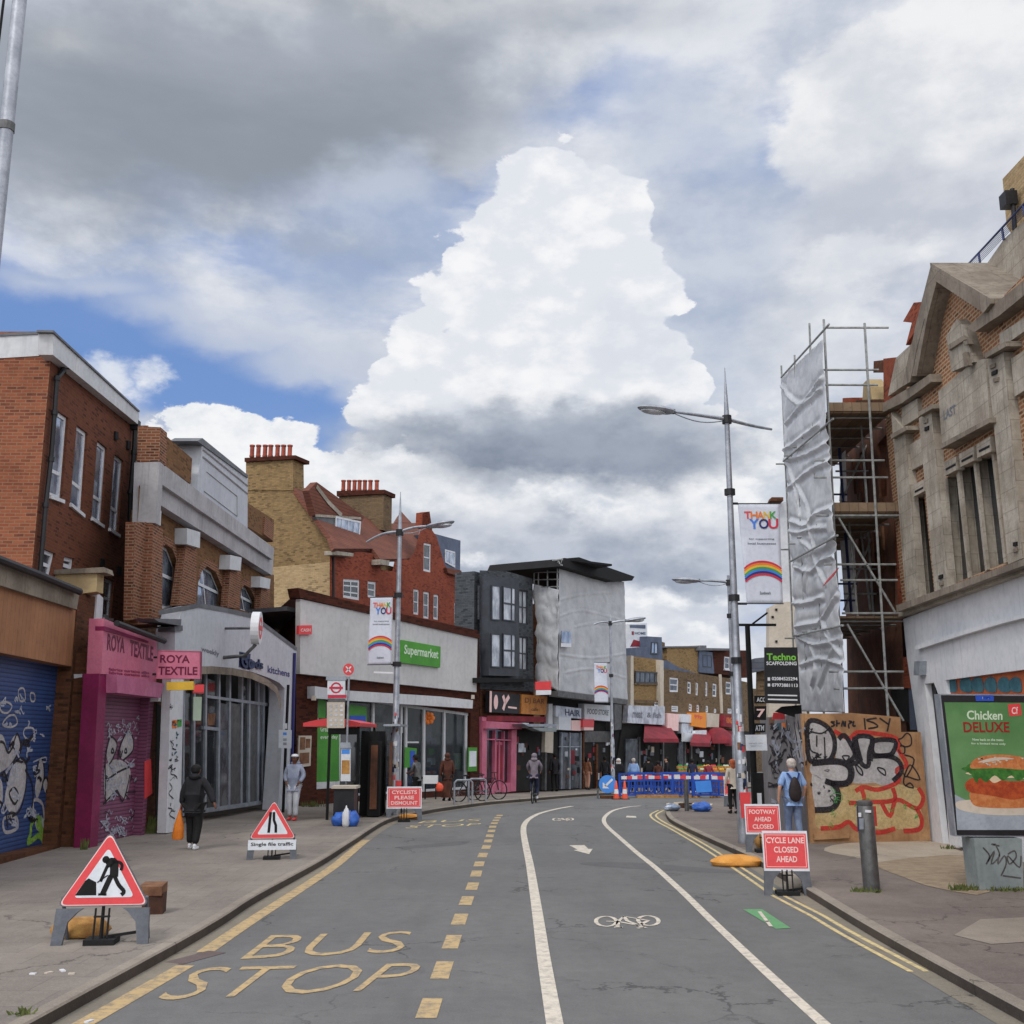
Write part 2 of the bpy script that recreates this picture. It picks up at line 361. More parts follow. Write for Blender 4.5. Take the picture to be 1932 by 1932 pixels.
# ---------------------------------------------------------------- materials
def material(name, c, c2=None, rough=.8, scale=3.0, metal=0.0, bump=0.0, bscale=None, joints=None, soft=0.0, thin=0.0, streak=0.0, spec=.4, detail=6, amount=1.0, grime=0.0, coord='UV', trans=0.0):
    """painted / rendered / worn surface: colour broken up by two noises, optional vertical rain streaks"""
    m = bpy.data.materials.new(name); m.use_nodes = True; t = NT(m.node_tree); bs = t.n['Principled BSDF']
    if c2 is None: c2 = tuple(x*.78 for x in c[:3])+(1,)
    tc = t.node('ShaderNodeTexCoord'); ob = tc.outputs['Object'] if coord == 'O' else t.node('ShaderNodeNewGeometry').outputs['Position']
    n1 = t.noise(ob, scale, detail, .6); f = t.ss(n1, .32, .7)
    col = t.mix(t.math('MULTIPLY', f, amount), c, c2)
    n2 = t.noise(ob, scale*9, 4, .6)
    col = t.mix(t.math('MULTIPLY', t.ss(n2, .4, .75), .35*amount), col, tuple(x*.72 for x in c2[:3])+(1,))
    if streak:
        sv = t.vec('MULTIPLY', ob, (5, 5, .35)); s_ = t.ss(t.noise(sv, 1.6, 5, .6), .5, .78)
        col = t.mix(t.math('MULTIPLY', s_, streak), col, tuple(x*.45 for x in c2[:3])+(1,))
    if grime:
        g_ = t.ss(t.noise(ob, .7, 7, .65), .48, .72); col = t.mix(t.math('MULTIPLY', g_, grime), col, (.05, .045, .04, 1))
    if joints:   # courses of dressed stone
        b_ = t.node('ShaderNodeTexBrick'); t.l.new(tc.outputs['UV'], b_.inputs['Vector']); b_.inputs['Scale'].default_value = 1; b_.inputs['Brick Width'].default_value = joints[0]; b_.inputs['Row Height'].default_value = joints[1]; b_.inputs['Mortar Size'].default_value = .012; b_.inputs['Mortar Smooth'].default_value = .4
        b_.inputs['Color1'].default_value = (1, 1, 1, 1); b_.inputs['Color2'].default_value = (.72, .7, .68, 1); b_.inputs['Mortar'].default_value = (.3, .28, .26, 1)
        mj = t.node('ShaderNodeMix', data_type='RGBA', blend_type='MULTIPLY'); mj.inputs[0].default_value = .45; t.l.new(col, mj.inputs[6]); t.l.new(b_.outputs[0], mj.inputs[7]); col = mj.outputs[2]
    out_ = t.n['Material Output']
    if soft:     # sprayed paint: thin coverage that breaks up
        tr = t.node('ShaderNodeBsdfTransparent'); mx = t.node('ShaderNodeMixShader'); t.put(mx.inputs[0], t.math('MULTIPLY', t.ss(t.noise(ob, 14, 6, .75), .36, .7), soft)); t.l.new(bs.outputs[0], mx.inputs[1]); t.l.new(tr.outputs[0], mx.inputs[2]); t.l.new(mx.outputs[0], out_.inputs[0])
    if thin:     # sheeting that lets daylight through
        tl = t.node('ShaderNodeBsdfTranslucent'); t.l.new(col, tl.inputs[0]); mx = t.node('ShaderNodeMixShader'); mx.inputs[0].default_value = thin; t.l.new(bs.outputs[0], mx.inputs[1]); t.l.new(tl.outputs[0], mx.inputs[2]); t.l.new(mx.outputs[0], out_.inputs[0])
    t.l.new(col, bs.inputs['Base Color']); t.put(bs.inputs['Roughness'], t.math('ADD', rough-.08, t.math('MULTIPLY', n2, .16)))
    bs.inputs['Metallic'].default_value = metal; bs.inputs['Specular IOR Level'].default_value = spec
    if trans: bs.inputs['Transmission Weight'].default_value = trans
    if bump:
        b = t.node('ShaderNodeBump'); b.inputs['Strength'].default_value = bump; b.inputs['Distance'].default_value = .02
        t.l.new(t.noise(ob, bscale or scale*12, 5, .6), b.inputs['Height']); t.l.new(b.outputs[0], bs.inputs['Normal'])
    return m
def brick(name, c1, c2, mortar, bw=.225, bh=.075, mort=.011, grime=.35, dark=None, scale=.6, bump=.5, off=.5):
    m = bpy.data.materials.new(name); m.use_nodes = True; t = NT(m.node_tree); bs = t.n['Principled BSDF']
    tc = t.node('ShaderNodeTexCoord'); uv = tc.outputs['UV']; ob = t.node('ShaderNodeNewGeometry').outputs['Position']
    wob = t.vec('SCALE', t.vec('SUBTRACT', t.noise(ob, 3, 2, .5, 0, 1), (.5, .5, .5)), .012)
    b = t.node('ShaderNodeTexBrick'); t.l.new(t.vec('ADD', uv, wob), b.inputs['Vector']); b.inputs['Scale'].default_value = 1
    b.inputs['Color1'].default_value = c1; b.inputs['Color2'].default_value = c2; b.inputs['Mortar'].default_value = mortar
    b.inputs['Brick Width'].default_value = bw; b.inputs['Row Height'].default_value = bh; b.inputs['Mortar Size'].default_value = mort; b.inputs['Mortar Smooth'].default_value = .3
    b.inputs['Bias'].default_value = -.1; b.offset = off
    # single bricks darker or redder than the rest
    v = t.node('ShaderNodeTexBrick'); t.l.new(t.vec('ADD', uv, wob), v.inputs['Vector']); v.inputs['Scale'].default_value = 1
    v.inputs['Color1'].default_value = (0, 0, 0, 1); v.inputs['Color2'].default_value = (1, 1, 1, 1); v.inputs['Mortar'].default_value = (0, 0, 0, 1)
    v.inputs['Brick Width'].default_value = bw; v.inputs['Row Height'].default_value = bh; v.inputs['Mortar Size'].default_value = mort; v.inputs['Bias'].default_value = .0; v.offset = off
    dk = dark or tuple(x*.4 for x in c2[:3])+(1,)
    pick = t.math('MULTIPLY', t.math('GREATER_THAN', v.outputs[0], .8), t.ss(t.noise(ob, .8, 3), .35, .6))
    col = t.mix(t.math('MULTIPLY', pick, .65), b.outputs[0], dk)
    g = t.ss(t.noise(ob, scale, 7, .65), .42, .75); col = t.mix(t.math('MULTIPLY', g, grime), col, tuple(x*.35 for x in c2[:3])+(1,))
    l = t.ss(t.noise(ob, 7, 5, .6), .35, .75); col = t.mix(t.math('MULTIPLY', l, .22), col, tuple(min(1, x*1.5) for x in c1[:3])+(1,))
    t.l.new(col, bs.inputs['Base Color']); bs.inputs['Roughness'].default_value = .9; bs.inputs['Specular IOR Level'].default_value = .2
    bp = t.node('ShaderNodeBump'); bp.inputs['Strength'].default_value = bump; bp.inputs['Distance'].default_value = .01; bp.invert = True
    t.l.new(t.math('ADD', b.outputs[1], t.math('MULTIPLY', t.noise(ob, 40, 4), -.4)), bp.inputs['Height']); t.l.new(bp.outputs[0], bs.inputs['Normal'])
    return m
def striped(name, c, c2, period, axis='z', duty=.3, rough=.5, bump=.8, grime=.25, metal=0.0):
    """horizontal laths of a roller shutter, vertical board joints, roof tile courses"""
    m = bpy.data.materials.new(name); m.use_nodes = True; t = NT(m.node_tree); bs = t.n['Principled BSDF']
    tc = t.node('ShaderNodeTexCoord'); sp = t.node('ShaderNodeSeparateXYZ'); t.l.new(tc.outputs['UV'], sp.inputs[0]); ob = t.node('ShaderNodeNewGeometry').outputs['Position']
    a = sp.outputs[1 if axis == 'z' else 0]
    fr = t.math('FRACT', t.math('DIVIDE', t.math('ADD', a, 100), period)); tri = t.math('ABSOLUTE', t.math('SUBTRACT', fr, .5))
    line = t.ss(tri, .5-duty/2, .5)
    col = t.mix(t.math('MULTIPLY', t.ss(t.noise(ob, 1.5, 6, .6), .35, .7), .6), c, c2)
    # boards / laths differ a little from one another
    w = t.node('ShaderNodeTexWhiteNoise', noise_dimensions='1D'); t.l.new(t.math('FLOOR', t.math('DIVIDE', t.math('ADD', a, 100), period)), w.inputs['W'])
    col = t.mix(t.math('MULTIPLY', w.outputs[0], .3), col, tuple(x*.55 for x in c2[:3])+(1,))
    col = t.mix(t.math('MULTIPLY', line, .75), col, tuple(x*.3 for x in c2[:3])+(1,))
    col = t.mix(t.math('MULTIPLY', t.ss(t.noise(ob, 9, 6, .7), .5, .75), grime), col, tuple(x*.35 for x in c2[:3])+(1,))
    t.l.new(col, bs.inputs['Base Color']); bs.inputs['Roughness'].default_value = rough; bs.inputs['Metallic'].default_value = metal
    bp = t.node('ShaderNodeBump'); bp.inputs['Strength'].default_value = bump; bp.inputs['Distance'].default_value = .02; bp.invert = True
    t.l.new(t.math('MULTIPLY', tri, tri), bp.inputs['Height']); t.l.new(bp.outputs[0], bs.inputs['Normal'])
    return m
def asphalt(name, c, c2, patches=.5, bscale=60, slabs=None):
    m = bpy.data.materials.new(name); m.use_nodes = True; t = NT(m.node_tree); bs = t.n['Principled BSDF']
    ob = t.node('ShaderNodeNewGeometry').outputs['Position']
    big = t.ss(t.noise(ob, .35, 5, .6), .35, .68); col = t.mix(t.math('MULTIPLY', big, patches), c, c2)
    st = t.ss(t.noise(t.vec('MULTIPLY', ob, (1, .18, 1)), 1.3, 6, .6), .45, .75)   # wheel-worn streaks along the road
    col = t.mix(t.math('MULTIPLY', st, .35), col, tuple(x*.72 for x in c2[:3])+(1,))
    gr = t.noise(ob, 55, 3, .7); col = t.mix(t.math('MULTIPLY', t.ss(gr, .45, .8), .5), col, tuple(x*1.5 for x in c[:3])+(1,))
    g2 = t.noise(ob, 28, 3, .7); col = t.mix(t.math('MULTIPLY', t.ss(g2, .5, .8), .35), col, tuple(x*.5 for x in c2[:3])+(1,))
    # hairline cracks and tar seams
    vv = t.node('ShaderNodeTexVoronoi', feature='DISTANCE_TO_EDGE'); vv.inputs['Scale'].default_value = .33; t.l.new(t.vec('ADD', ob, t.vec('SCALE', t.noise(ob, 1.6, 5, .65, 0, 1), 1.1)), vv.inputs['Vector'])
    ck = t.math('MULTIPLY', t.ss(vv.outputs[0], .012, .002), t.ss(t.noise(ob, .5, 2, .5), .45, .6)); col = t.mix(t.math('MULTIPLY', ck, .6), col, (.03, .03, .03, 1))
    mid = t.noise(ob, 4.5, 5, .7); col = t.mix(t.math('MULTIPLY', t.ss(mid, .35, .7), .22), col, tuple(x*.6 for x in c2[:3])+(1,))
    if slabs:
        uv = t.node('ShaderNodeTexCoord').outputs['UV']
        b = t.node('ShaderNodeTexBrick'); t.l.new(uv, b.inputs['Vector']); b.inputs['Scale'].default_value = 1; b.inputs['Brick Width'].default_value = slabs[0]; b.inputs['Row Height'].default_value = slabs[1]; b.inputs['Mortar Size'].default_value = .012; b.inputs['Mortar Smooth'].default_value = .6
        b.inputs['Color1'].default_value = (.42, .42, .42, 1); b.inputs['Color2'].default_value = (.6, .59, .57, 1); b.inputs['Mortar'].default_value = (.2, .2, .2, 1)
        mx = t.node('ShaderNodeMix', data_type='RGBA', blend_type='OVERLAY'); mx.inputs[0].default_value = .3; t.l.new(col, mx.inputs[6]); t.l.new(b.outputs[0], mx.inputs[7]); col = mx.outputs[2]
    # small dark chewing-gum spots and oil
    sp = t.ss(t.noise(ob, 9, 2, .5), .70, .78); col = t.mix(t.math('MULTIPLY', sp, .5), col, (.03, .03, .03, 1))
    t.l.new(col, bs.inputs['Base Color']); bs.inputs['Roughness'].default_value = .85; bs.inputs['Specular IOR Level'].default_value = .25
    bp = t.node('ShaderNodeBump'); bp.inputs['Strength'].default_value = .4; bp.inputs['Distance'].default_value = .008
    t.l.new(t.noise(ob, bscale, 3, .7), bp.inputs['Height']); t.l.new(bp.outputs[0], bs.inputs['Normal'])
    return m
def roadpaint(name, c, wear=.5):
    """thermoplastic marking, worn through to the road in places"""
    m = bpy.data.materials.new(name); m.use_nodes = True; t = NT(m.node_tree); bs = t.n['Principled BSDF']
    ob = t.node('ShaderNodeNewGeometry').outputs['Position']
    n = t.noise(ob, 7, 8, .75); w = t.ss(n, .42, .66); c_ = t.mix(t.math('MULTIPLY', w, wear), c, srgb(112, 112, 110, .9))
    c_ = t.mix(t.math('MULTIPLY', t.ss(t.noise(ob, 40, 3, .7), .5, .7), .3*wear), c_, srgb(90, 88, 84))
    t.l.new(c_, bs.inputs['Base Color']); bs.inputs['Roughness'].default_value = .7
    return m
def glass(name, c, rough=.06, spec=.9, metal=.0, var=None):
    m = bpy.data.materials.new(name); m.use_nodes = True; t = NT(m.node_tree); bs = t.n['Principled BSDF']
    ob = t.node('ShaderNodeNewGeometry').outputs['Position']
    f = t.ss(t.noise(t.vec('MULTIPLY', ob, (1, 1, .6)), 2.3, 4, .6), .35, .65)
    t.l.new(t.mix(f, c, var or tuple(x*.5 for x in c[:3])+(1,)), bs.inputs['Base Color'])
    bs.inputs['Roughness'].default_value = rough; bs.inputs['Specular IOR Level'].default_value = spec; bs.inputs['Metallic'].default_value = metal
    return m
def clear_glass(name, tint=(.8, .86, .88, 1), dirt=.25):
    m = bpy.data.materials.new(name); m.use_nodes = True; t = NT(m.node_tree); bs = t.n['Principled BSDF']; out = t.n['Material Output']
    bs.inputs['Base Color'].default_value = (.04, .045, .05, 1); bs.inputs['Roughness'].default_value = .03; bs.inputs['Specular IOR Level'].default_value = 1.0
    tr = t.node('ShaderNodeBsdfTransparent'); tr.inputs[0].default_value = tint; mx = t.node('ShaderNodeMixShader'); fr = t.node('ShaderNodeLayerWeight'); fr.inputs[0].default_value = .35
    ob = t.node('ShaderNodeNewGeometry').outputs['Position']; d = t.math('MULTIPLY', t.ss(t.noise(ob, 2.2, 5, .6), .35, .7), dirt)
    t.put(mx.inputs[0], t.math('ADD', t.math('MULTIPLY', fr.outputs[1], .8), t.math('ADD', t.math('MULTIPLY', d, .5), .06), clamp=True)); t.l.new(tr.outputs[0], mx.inputs[1]); t.l.new(bs.outputs[0], mx.inputs[2]); t.l.new(mx.outputs[0], out.inputs[0]); return m
def plain(name, c, rough=.6, metal=0.0, spec=.4):
    return material(name, c, tuple(x*.85 for x in c[:3])+(1,), rough, 4.0, metal, spec=spec, amount=.7)
S = srgb
M = dict(
 asphalt=asphalt('asphalt_road', S(116, 116, 115), S(100, 100, 100), .6),
 patch=asphalt('dark_asphalt_patch', S(104, 104, 105), S(94, 94, 95), .6), cover=asphalt('iron_cover', S(112, 98, 96), S(92, 82, 82), .6),
 pave=asphalt('paving_slabs', S(144, 136, 128), S(120, 113, 107), .85, 30, (.6, .6)),
 paveR=asphalt('paving_asphalt', S(132, 122, 114), S(104, 95, 91), .9, 30),
 concrete=asphalt('pale_concrete', S(178, 166, 150), S(152, 140, 124), .7, 20),
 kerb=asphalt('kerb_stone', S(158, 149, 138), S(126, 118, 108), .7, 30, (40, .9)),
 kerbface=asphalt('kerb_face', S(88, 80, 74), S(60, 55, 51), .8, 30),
 gutter=asphalt('gutter', S(140, 132, 118), S(112, 108, 100), .6, 30),
 yellow=roadpaint('yellow_marking', S(196, 168, 120), .75), yellow2=roadpaint('yellow_line', S(222, 200, 142), .55),
 white=roadpaint('white_marking', S(218, 208, 192), .5), green=roadpaint('green_marking', S(96, 160, 104), .4),
 brickA=brick('lit_red_brick', S(148, 88, 64), S(120, 66, 50), S(140, 112, 88), grime=.45, dark=S(84, 50, 48), mort=.011),
 brickA2=brick('shaded_red_brick', S(112, 66, 48), S(92, 52, 40), S(104, 78, 62), grime=.25, mort=.009),
 brickS=brick('station_red_brick', S(130, 80, 58), S(96, 56, 44), S(150, 126, 104), grime=.35, mort=.013),
 brickSt=brick('station_brown_brick', S(128, 92, 60), S(104, 74, 50), S(110, 86, 62), grime=.25),
 brickY=brick('yellow_stock_brick', S(150, 124, 86), S(118, 96, 66), S(122, 104, 80), grime=.55, scale=.35),
 brickYp=brick('pale_yellow_brick', S(182, 158, 120), S(158, 134, 98), S(158, 136, 106), grime=.25),
 brickR=brick('bright_red_brick', S(150, 78, 58), S(126, 62, 48), S(128, 80, 64), grime=.55, mort=.006, scale=.5),
 brickD=brick('dark_maroon_brick', S(82, 42, 30), S(62, 32, 24), S(56, 36, 28), grime=.5, mort=.006),
 brickG=brick('painted_grey_brick', S(84, 88, 92), S(64, 68, 72), S(60, 62, 66), grime=.4, mort=.006),
 brickT=brick('terrace_yellow_brick', S(156, 128, 86), S(134, 108, 72), S(120, 102, 76), grime=.3),
 brickB=brick('terrace_brown_brick', S(122, 102, 78), S(98, 82, 64), S(96, 82, 66), grime=.45, scale=1.2),
 brickN=brick('stone_building_brick', S(150, 104, 76), S(116, 78, 58), S(176, 154, 126), mort=.018, grime=.35, bh=.085),
 brickC=brick('raw_orange_brick', S(150, 76, 52), S(124, 60, 44), S(130, 88, 68), grime=.5, mort=.006),
 brickW=brick('pier_brown_brick', S(104, 66, 44), S(74, 46, 34), S(80, 60, 46), grime=.4),
 stone=material('carved_stone', S(184, 176, 163), S(152, 142, 128), .9, 1.3, bump=.6, streak=.7, grime=.38, joints=(.75, .38)),
 stoneD=material('weathered_stone', S(152, 142, 128), S(122, 110, 98), .9, 1.3, bump=.5, streak=.7, grime=.4, joints=(.9, 2.)),
 stoneY=material('yellow_stone', S(186, 166, 122), S(158, 138, 104), .9, 1.3, bump=.4, streak=.3),
 render=material('white_render', S(194, 197, 203), S(180, 184, 191), .85, .8, streak=.25, bump=.1),
 renderW=material('white_paint_render', S(220, 221, 224), S(204, 207, 213), .8, .7, streak=.3, bump=.15, grime=.04),
 clad=material('pale_cladding', S(200, 199, 198), S(188, 187, 187), .6, .6, streak=.25),
 fascia=material('white_fascia', S(206, 208, 210), S(190, 192, 196), .6, .8, streak=.35),
 concB=material('station_concrete', S(178, 176, 178), S(156, 154, 156), .85, 1.2, streak=.6, bump=.3),
 wood=striped('brown_fascia_boards', S(168, 118, 82), S(140, 92, 62), .19, 'x', .08, .8, .3, .3),
 blue=striped('blue_roller_shutter', S(52, 82, 136), S(40, 64, 110), .085, 'z', .5, .5, 1.0, .4),
 pinkS=striped('purple_roller_shutter', S(136, 80, 110), S(112, 58, 88), .085, 'z', .5, .5, 1.0, .4),
 pink=material('pink_paint', S(196, 116, 150), S(176, 98, 132), .6, 1.5, streak=.3, grime=.1),
 pinkD=material('magenta_paint', S(138, 34, 84), S(116, 26, 68), .5, 1.5, grime=.12),
 pinkL=material('light_pink_paint', S(200, 112, 136), S(178, 92, 118), .55, 1.5, grime=.08),
 pinkSign=material('pink_sign_face', S(206, 120, 144), S(192, 106, 132), .55, 2),
 maroon=plain('maroon_letter', S(104, 18, 56), .5),
 black=material('black_paint', S(36, 36, 40), S(24, 24, 27), .5, 3), blackM=material('matt_black', S(22, 22, 24), S(14, 14, 16), .85, 3),
 dark=material('interior_shade', S(34, 32, 32), S(20, 19, 20), .9, 1.5), brownD=material('dark_brown_boards', S(122, 80, 60), S(80, 52, 40), .9, 1.4, streak=.8, grime=.35),  # dark: near-black colour stands for shade inside openings and open shop fronts
 frameW=material('white_window_frame', S(222, 224, 228), S(206, 209, 214), .45, 3, streak=.1), frameG=material('grey_window_frame', S(64, 68, 76), S(52, 55, 62), .5, 3),
 glassS=glass('painted_sky_pane', S(196, 206, 222), .1, 1.0, .6, S(128, 142, 164)), glassD=glass('dark_pane', S(52, 58, 66), .08, 1.0, 0, S(26, 29, 34)), glassM=glass('murky_pane', S(92, 98, 106), .12, .8, 0, S(52, 56, 62)),  # glassS: bright sky reflection partly put into the pane's base colour
 glassT=clear_glass('clear_shop_pane'), shopfloor=material('shop_interior', S(120, 122, 112), S(84, 86, 80), .8, 1.5), curtain=glass('curtained_pane', S(206, 210, 217), .2, .8, .15, S(150, 154, 162)),
 metal=material('galvanised_steel', S(176, 180, 188), S(140, 145, 154), .45, 4, .55, streak=.2), metalD=material('dull_steel', S(112, 112, 112), S(84, 84, 84), .5, 5, .5, streak=.3),
 alu=material('aluminium_frame', S(170, 176, 184), S(140, 148, 158), .4, 4, .4),
 tube=material('scaffold_tube', S(166, 168, 166), S(124, 126, 124), .5, 6, .3), tubeB=material('blue_scaffold_standard', S(46, 60, 110), S(34, 44, 84), .5, 6, .2),
 plank=striped('scaffold_boards', S(140, 118, 94), S(108, 88, 70), .225, 'x', .12, .9, .3, .4),
 tile=striped('red_roof_tiles', S(122, 72, 54), S(94, 52, 42), .16, 'z', .3, .9, .6, .3), slate=striped('slate_roof', S(96, 100, 112), S(74, 78, 90), .2, 'z', .2, .7, .4, .3),
 lead=material('lead_flashing', S(108, 110, 114), S(84, 86, 92), .6, 2), greyL=material('roof_edge_metal', S(176, 178, 180), S(160, 162, 166), .5, 1.2, streak=.3),
 pot=material('clay_pot', S(164, 82, 62), S(128, 60, 48), .85, 5, grime=.1),
 red=plain('red_sign', S(226, 84, 84), .45), redS=plain('red_reflective', S(224, 72, 76), .4), redD=material('red_awning', S(148, 42, 54), S(110, 30, 42), .7, 1.5),
 whiteS=material('white_sign_face', S(222, 226, 232), S(208, 213, 220), .45, 3), whiteP=plain('white_plastic', S(226, 228, 232), .4), pinkT=plain('pale_sign_letter', S(246, 206, 202), .5),
 navy=material('navy_letter', S(42, 56, 96), S(32, 42, 76), .5, 4), greyT=plain('grey_letter', S(112, 116, 124), .6), greenS=material('green_sign', S(78, 154, 48), S(66, 138, 42), .5, 1.2), greenP=material('green_poster', S(76, 150, 48), S(60, 132, 40), .45, 1.2),
 greenL=plain('pale_green_letter', S(206, 226, 198), .5),
 quaz=material('grey_sign_leg', S(104, 108, 116), S(84, 88, 96), .6, 6, grime=.2), rub=material('black_rubber', S(30, 30, 32), S(20, 20, 22), .85, 5),
 sand=material('sandbag_cloth', S(196, 150, 86), S(158, 112, 62), .9, 7, bump=.6), orange=material('orange_sandbag', S(232, 166, 84), S(210, 144, 66), .85, 5, bump=.6), orangeB=material('orange_carrier_bag', S(236, 138, 42), S(218, 116, 34), .5, 7, bump=.4),
 bagB=material('blue_bin_bag', S(64, 116, 206), S(42, 84, 170), .35, 7, bump=.5), card=material('brown_cardboard', S(138, 100, 74), S(96, 64, 48), .9, 5), cardD=material('dark_wood_crate', S(84, 54, 40), S(60, 38, 30), .9, 5),
 barr=material('blue_plastic_barrier', S(38, 84, 182), S(28, 66, 156), .5, 2), signB=plain('blue_sign', S(78, 148, 236), .4), orangeC=plain('orange_cone', S(232, 90, 62), .5),
 skinB=plain('brown_skin', S(112, 72, 54), .6), skinL=plain('light_skin', S(206, 156, 132), .6), 
 hair=material('black_hair', S(24, 22, 22), S(16, 15, 15), .8, 20), hairG=material('grey_hair', S(206, 196, 188), S(176, 166, 160), .8, 20),
 coat=material('black_coat', S(34, 34, 40), S(22, 22, 27), .8, 6, bump=.3), trou=material('black_trousers', S(26, 26, 28), S(18, 18, 20), .85, 6), hoodW=material('pale_grey_hoodie', S(164, 172, 192), S(132, 140, 162), .85, 5, bump=.3),
 jogW=material('light_grey_joggers', S(206, 208, 214), S(180, 184, 194), .85, 5, bump=.3), shirt=material('light_blue_shirt', S(152, 182, 226), S(132, 162, 210), .8, 5, bump=.2), jeans=material('pale_jeans', S(128, 144, 172), S(98, 112, 142), .85, 5, bump=.3),
 jeansD=material('dark_jeans', S(46, 52, 78), S(34, 38, 60), .85, 5), greyH=material('grey_sweater', S(132, 122, 132), S(110, 102, 112), .85, 5), robe=material('brown_robe', S(96, 56, 42), S(66, 36, 28), .85, 4),
 robeO=material('orange_patterned_cloth', S(172, 118, 84), S(120, 74, 56), .85, 9), backp=material('brown_black_backpack', S(52, 40, 40), S(34, 28, 30), .7, 7), strap=plain('navy_strap', S(32, 52, 112), .7), scarf=plain('white_headscarf', S(222, 222, 220), .8),
 sheet=material('white_scaffold_sheeting', S(226, 228, 232), S(206, 209, 214), .42, 1.1, bump=.4, bscale=3.2, streak=.1, thin=.25), sheetG=material('grey_debris_sheeting', S(190, 191, 194), S(170, 172, 176), .5, 1.6, bump=.9, bscale=1.6, streak=.1),
 ply=material('plywood_hoarding', S(184, 144, 104), S(150, 110, 76), .85, 1.6, streak=.4, grime=.25), boards=striped('grey_painted_boards', S(142, 138, 140), S(112, 108, 110), .16, 'x', .15, .85, .4, .5),
 silver=material('silver_spray_paint', S(196, 192, 192), S(164, 160, 160), .6, 2.4, grime=.1, soft=.3), spB=material('black_spray_paint', S(44, 40, 46), S(30, 27, 32), .7, 4, soft=.35), spR=material('red_spray_paint', S(206, 66, 54), S(184, 48, 44), .7, 3, soft=.45), cream=material('cream_spray_paint', S(208, 184, 136), S(188, 162, 112), .7, 2.5, grime=.08, soft=.35),
 spW=material('white_spray_paint', S(196, 200, 212), S(162, 166, 182), .7, 6, soft=.5), lime=material('lime_spray_paint', S(150, 190, 80), S(120, 170, 60), .7, 5, soft=.5), teal=material('teal_spray_paint', S(64, 112, 124), S(44, 84, 98), .7, 3), spO=material('orange_mural_paint', S(186, 100, 60), S(160, 80, 48), .8, 3),
 grass=material('weed_leaf', S(104, 112, 58), S(76, 86, 44), .8, 9), dirt=material('sandy_rubble', S(164, 146, 122), S(140, 122, 102), .95, 5, bump=.8),
 screenG=material('poster_green', S(74, 122, 72), S(108, 150, 98), .35, .9), bun=material('burger_bun', S(206, 136, 84), S(182, 104, 56), .5, 14), crumb=material('fried_chicken', S(186, 84, 40), S(150, 56, 28), .6, 14), lettuce=material('lettuce', S(70, 130, 50), S(40, 96, 36), .6, 12), mayo=plain('sauce', S(222, 204, 170), .5), deepR=plain('deep_red_letter', S(150, 36, 34), .5), wb=material('table_top_grey', S(166, 176, 186), S(140, 150, 160), .5, 2),
 cab=material('grey_green_cabinet', S(142, 152, 152), S(124, 134, 136), .55, 2, grime=.08, streak=.2), blueH=plain('blue_header', S(44, 86, 190), .4),
 yel=plain('yellow_letter', S(226, 184, 64), .5), oran=plain('orange_letter', S(234, 128, 52), .5), grn=plain('green_letter', S(70, 158, 72), .5), blu=plain('blue_letter', S(66, 128, 222), .5), nav=plain('indigo_letter', S(44, 44, 108), .5), mag=plain('crimson_letter', S(204, 46, 72), .5),
 bannerW=material('white_banner_cloth', S(212, 217, 228), S(200, 205, 218), .7, 1.2), amber=material('orange_brown_sign', S(196, 132, 62), S(170, 104, 48), .6, 4), orS=plain('orange_shop_sign', S(238, 146, 46), .5), techG=plain('bright_green_letter', S(124, 196, 70), .5),
 slabB=material('blue_grey_cladding', S(92, 104, 126), S(74, 84, 104), .6, 1.5), cream2=material('cream_render', S(206, 196, 180), S(188, 178, 164), .8, 1),
)
# ---------------------------------------------------------------- ground, road, kerbs, pavements, markings
def gp(x, y, o=0.0): return Vector((x, y, gz(y)+o))
mb = MB()
ys = [-60, -20, 0, 20, 40]+list(range(43, 76, 4))+[75, 120, 300, 700]
for i in range(len(ys)-1):
    a, b = ys[i], ys[i+1]; mb.add([gp(-300, a, -.06), gp(300, a, -.06), gp(300, b, -.06), gp(-300, b, -.06)], [(0, 1, 2, 3)])
struct(mb.build('ground', M['patch']))
kl = [(-4.15, -8), (-4.1, 6)]+[tuple(G(*p)) for p in K('D', 375, 1774, 483, 1704, 605, 1635, 666, 1595, 733, 1553, 800, 1537, 860, 1527, 998, 1512, 1118, 1502)]
d_ = Vector((.62, .785)); e_ = Vector(kl[-1]); kl += [tuple(e_+d_*k) for k in (5, 12, 25)]
kl = [Vector((p.x, p.y)) for p in spline([(x, y, 0) for x, y in kl], n=6)]
kr = [(4.55, -8), (4.45, 6)]+[tuple(G(*p)) for p in K('D', 1700, 1800, 1531, 1696, 1434, 1635, 1336, 1589, 1275, 1559, 1259, 1546, 1256, 1533, 1264, 1525, 1283, 1519, 1348, 1513)]
kr += [(kr[-1][0]+6, kr[-1][1]+3.0), (kr[-1][0]+30, kr[-1][1]+16)]
kr = [Vector((p.x, p.y)) for p in spline([(x, y, 0) for x, y in kr], n=6)]
def offs(pl, d):
    out = []
    for i, p in enumerate(pl):
        t = (pl[min(i+1, len(pl)-1)]-pl[max(i-1, 0)]).normalized(); out.append(p+Vector((-t.y, t.x))*d)
    return out
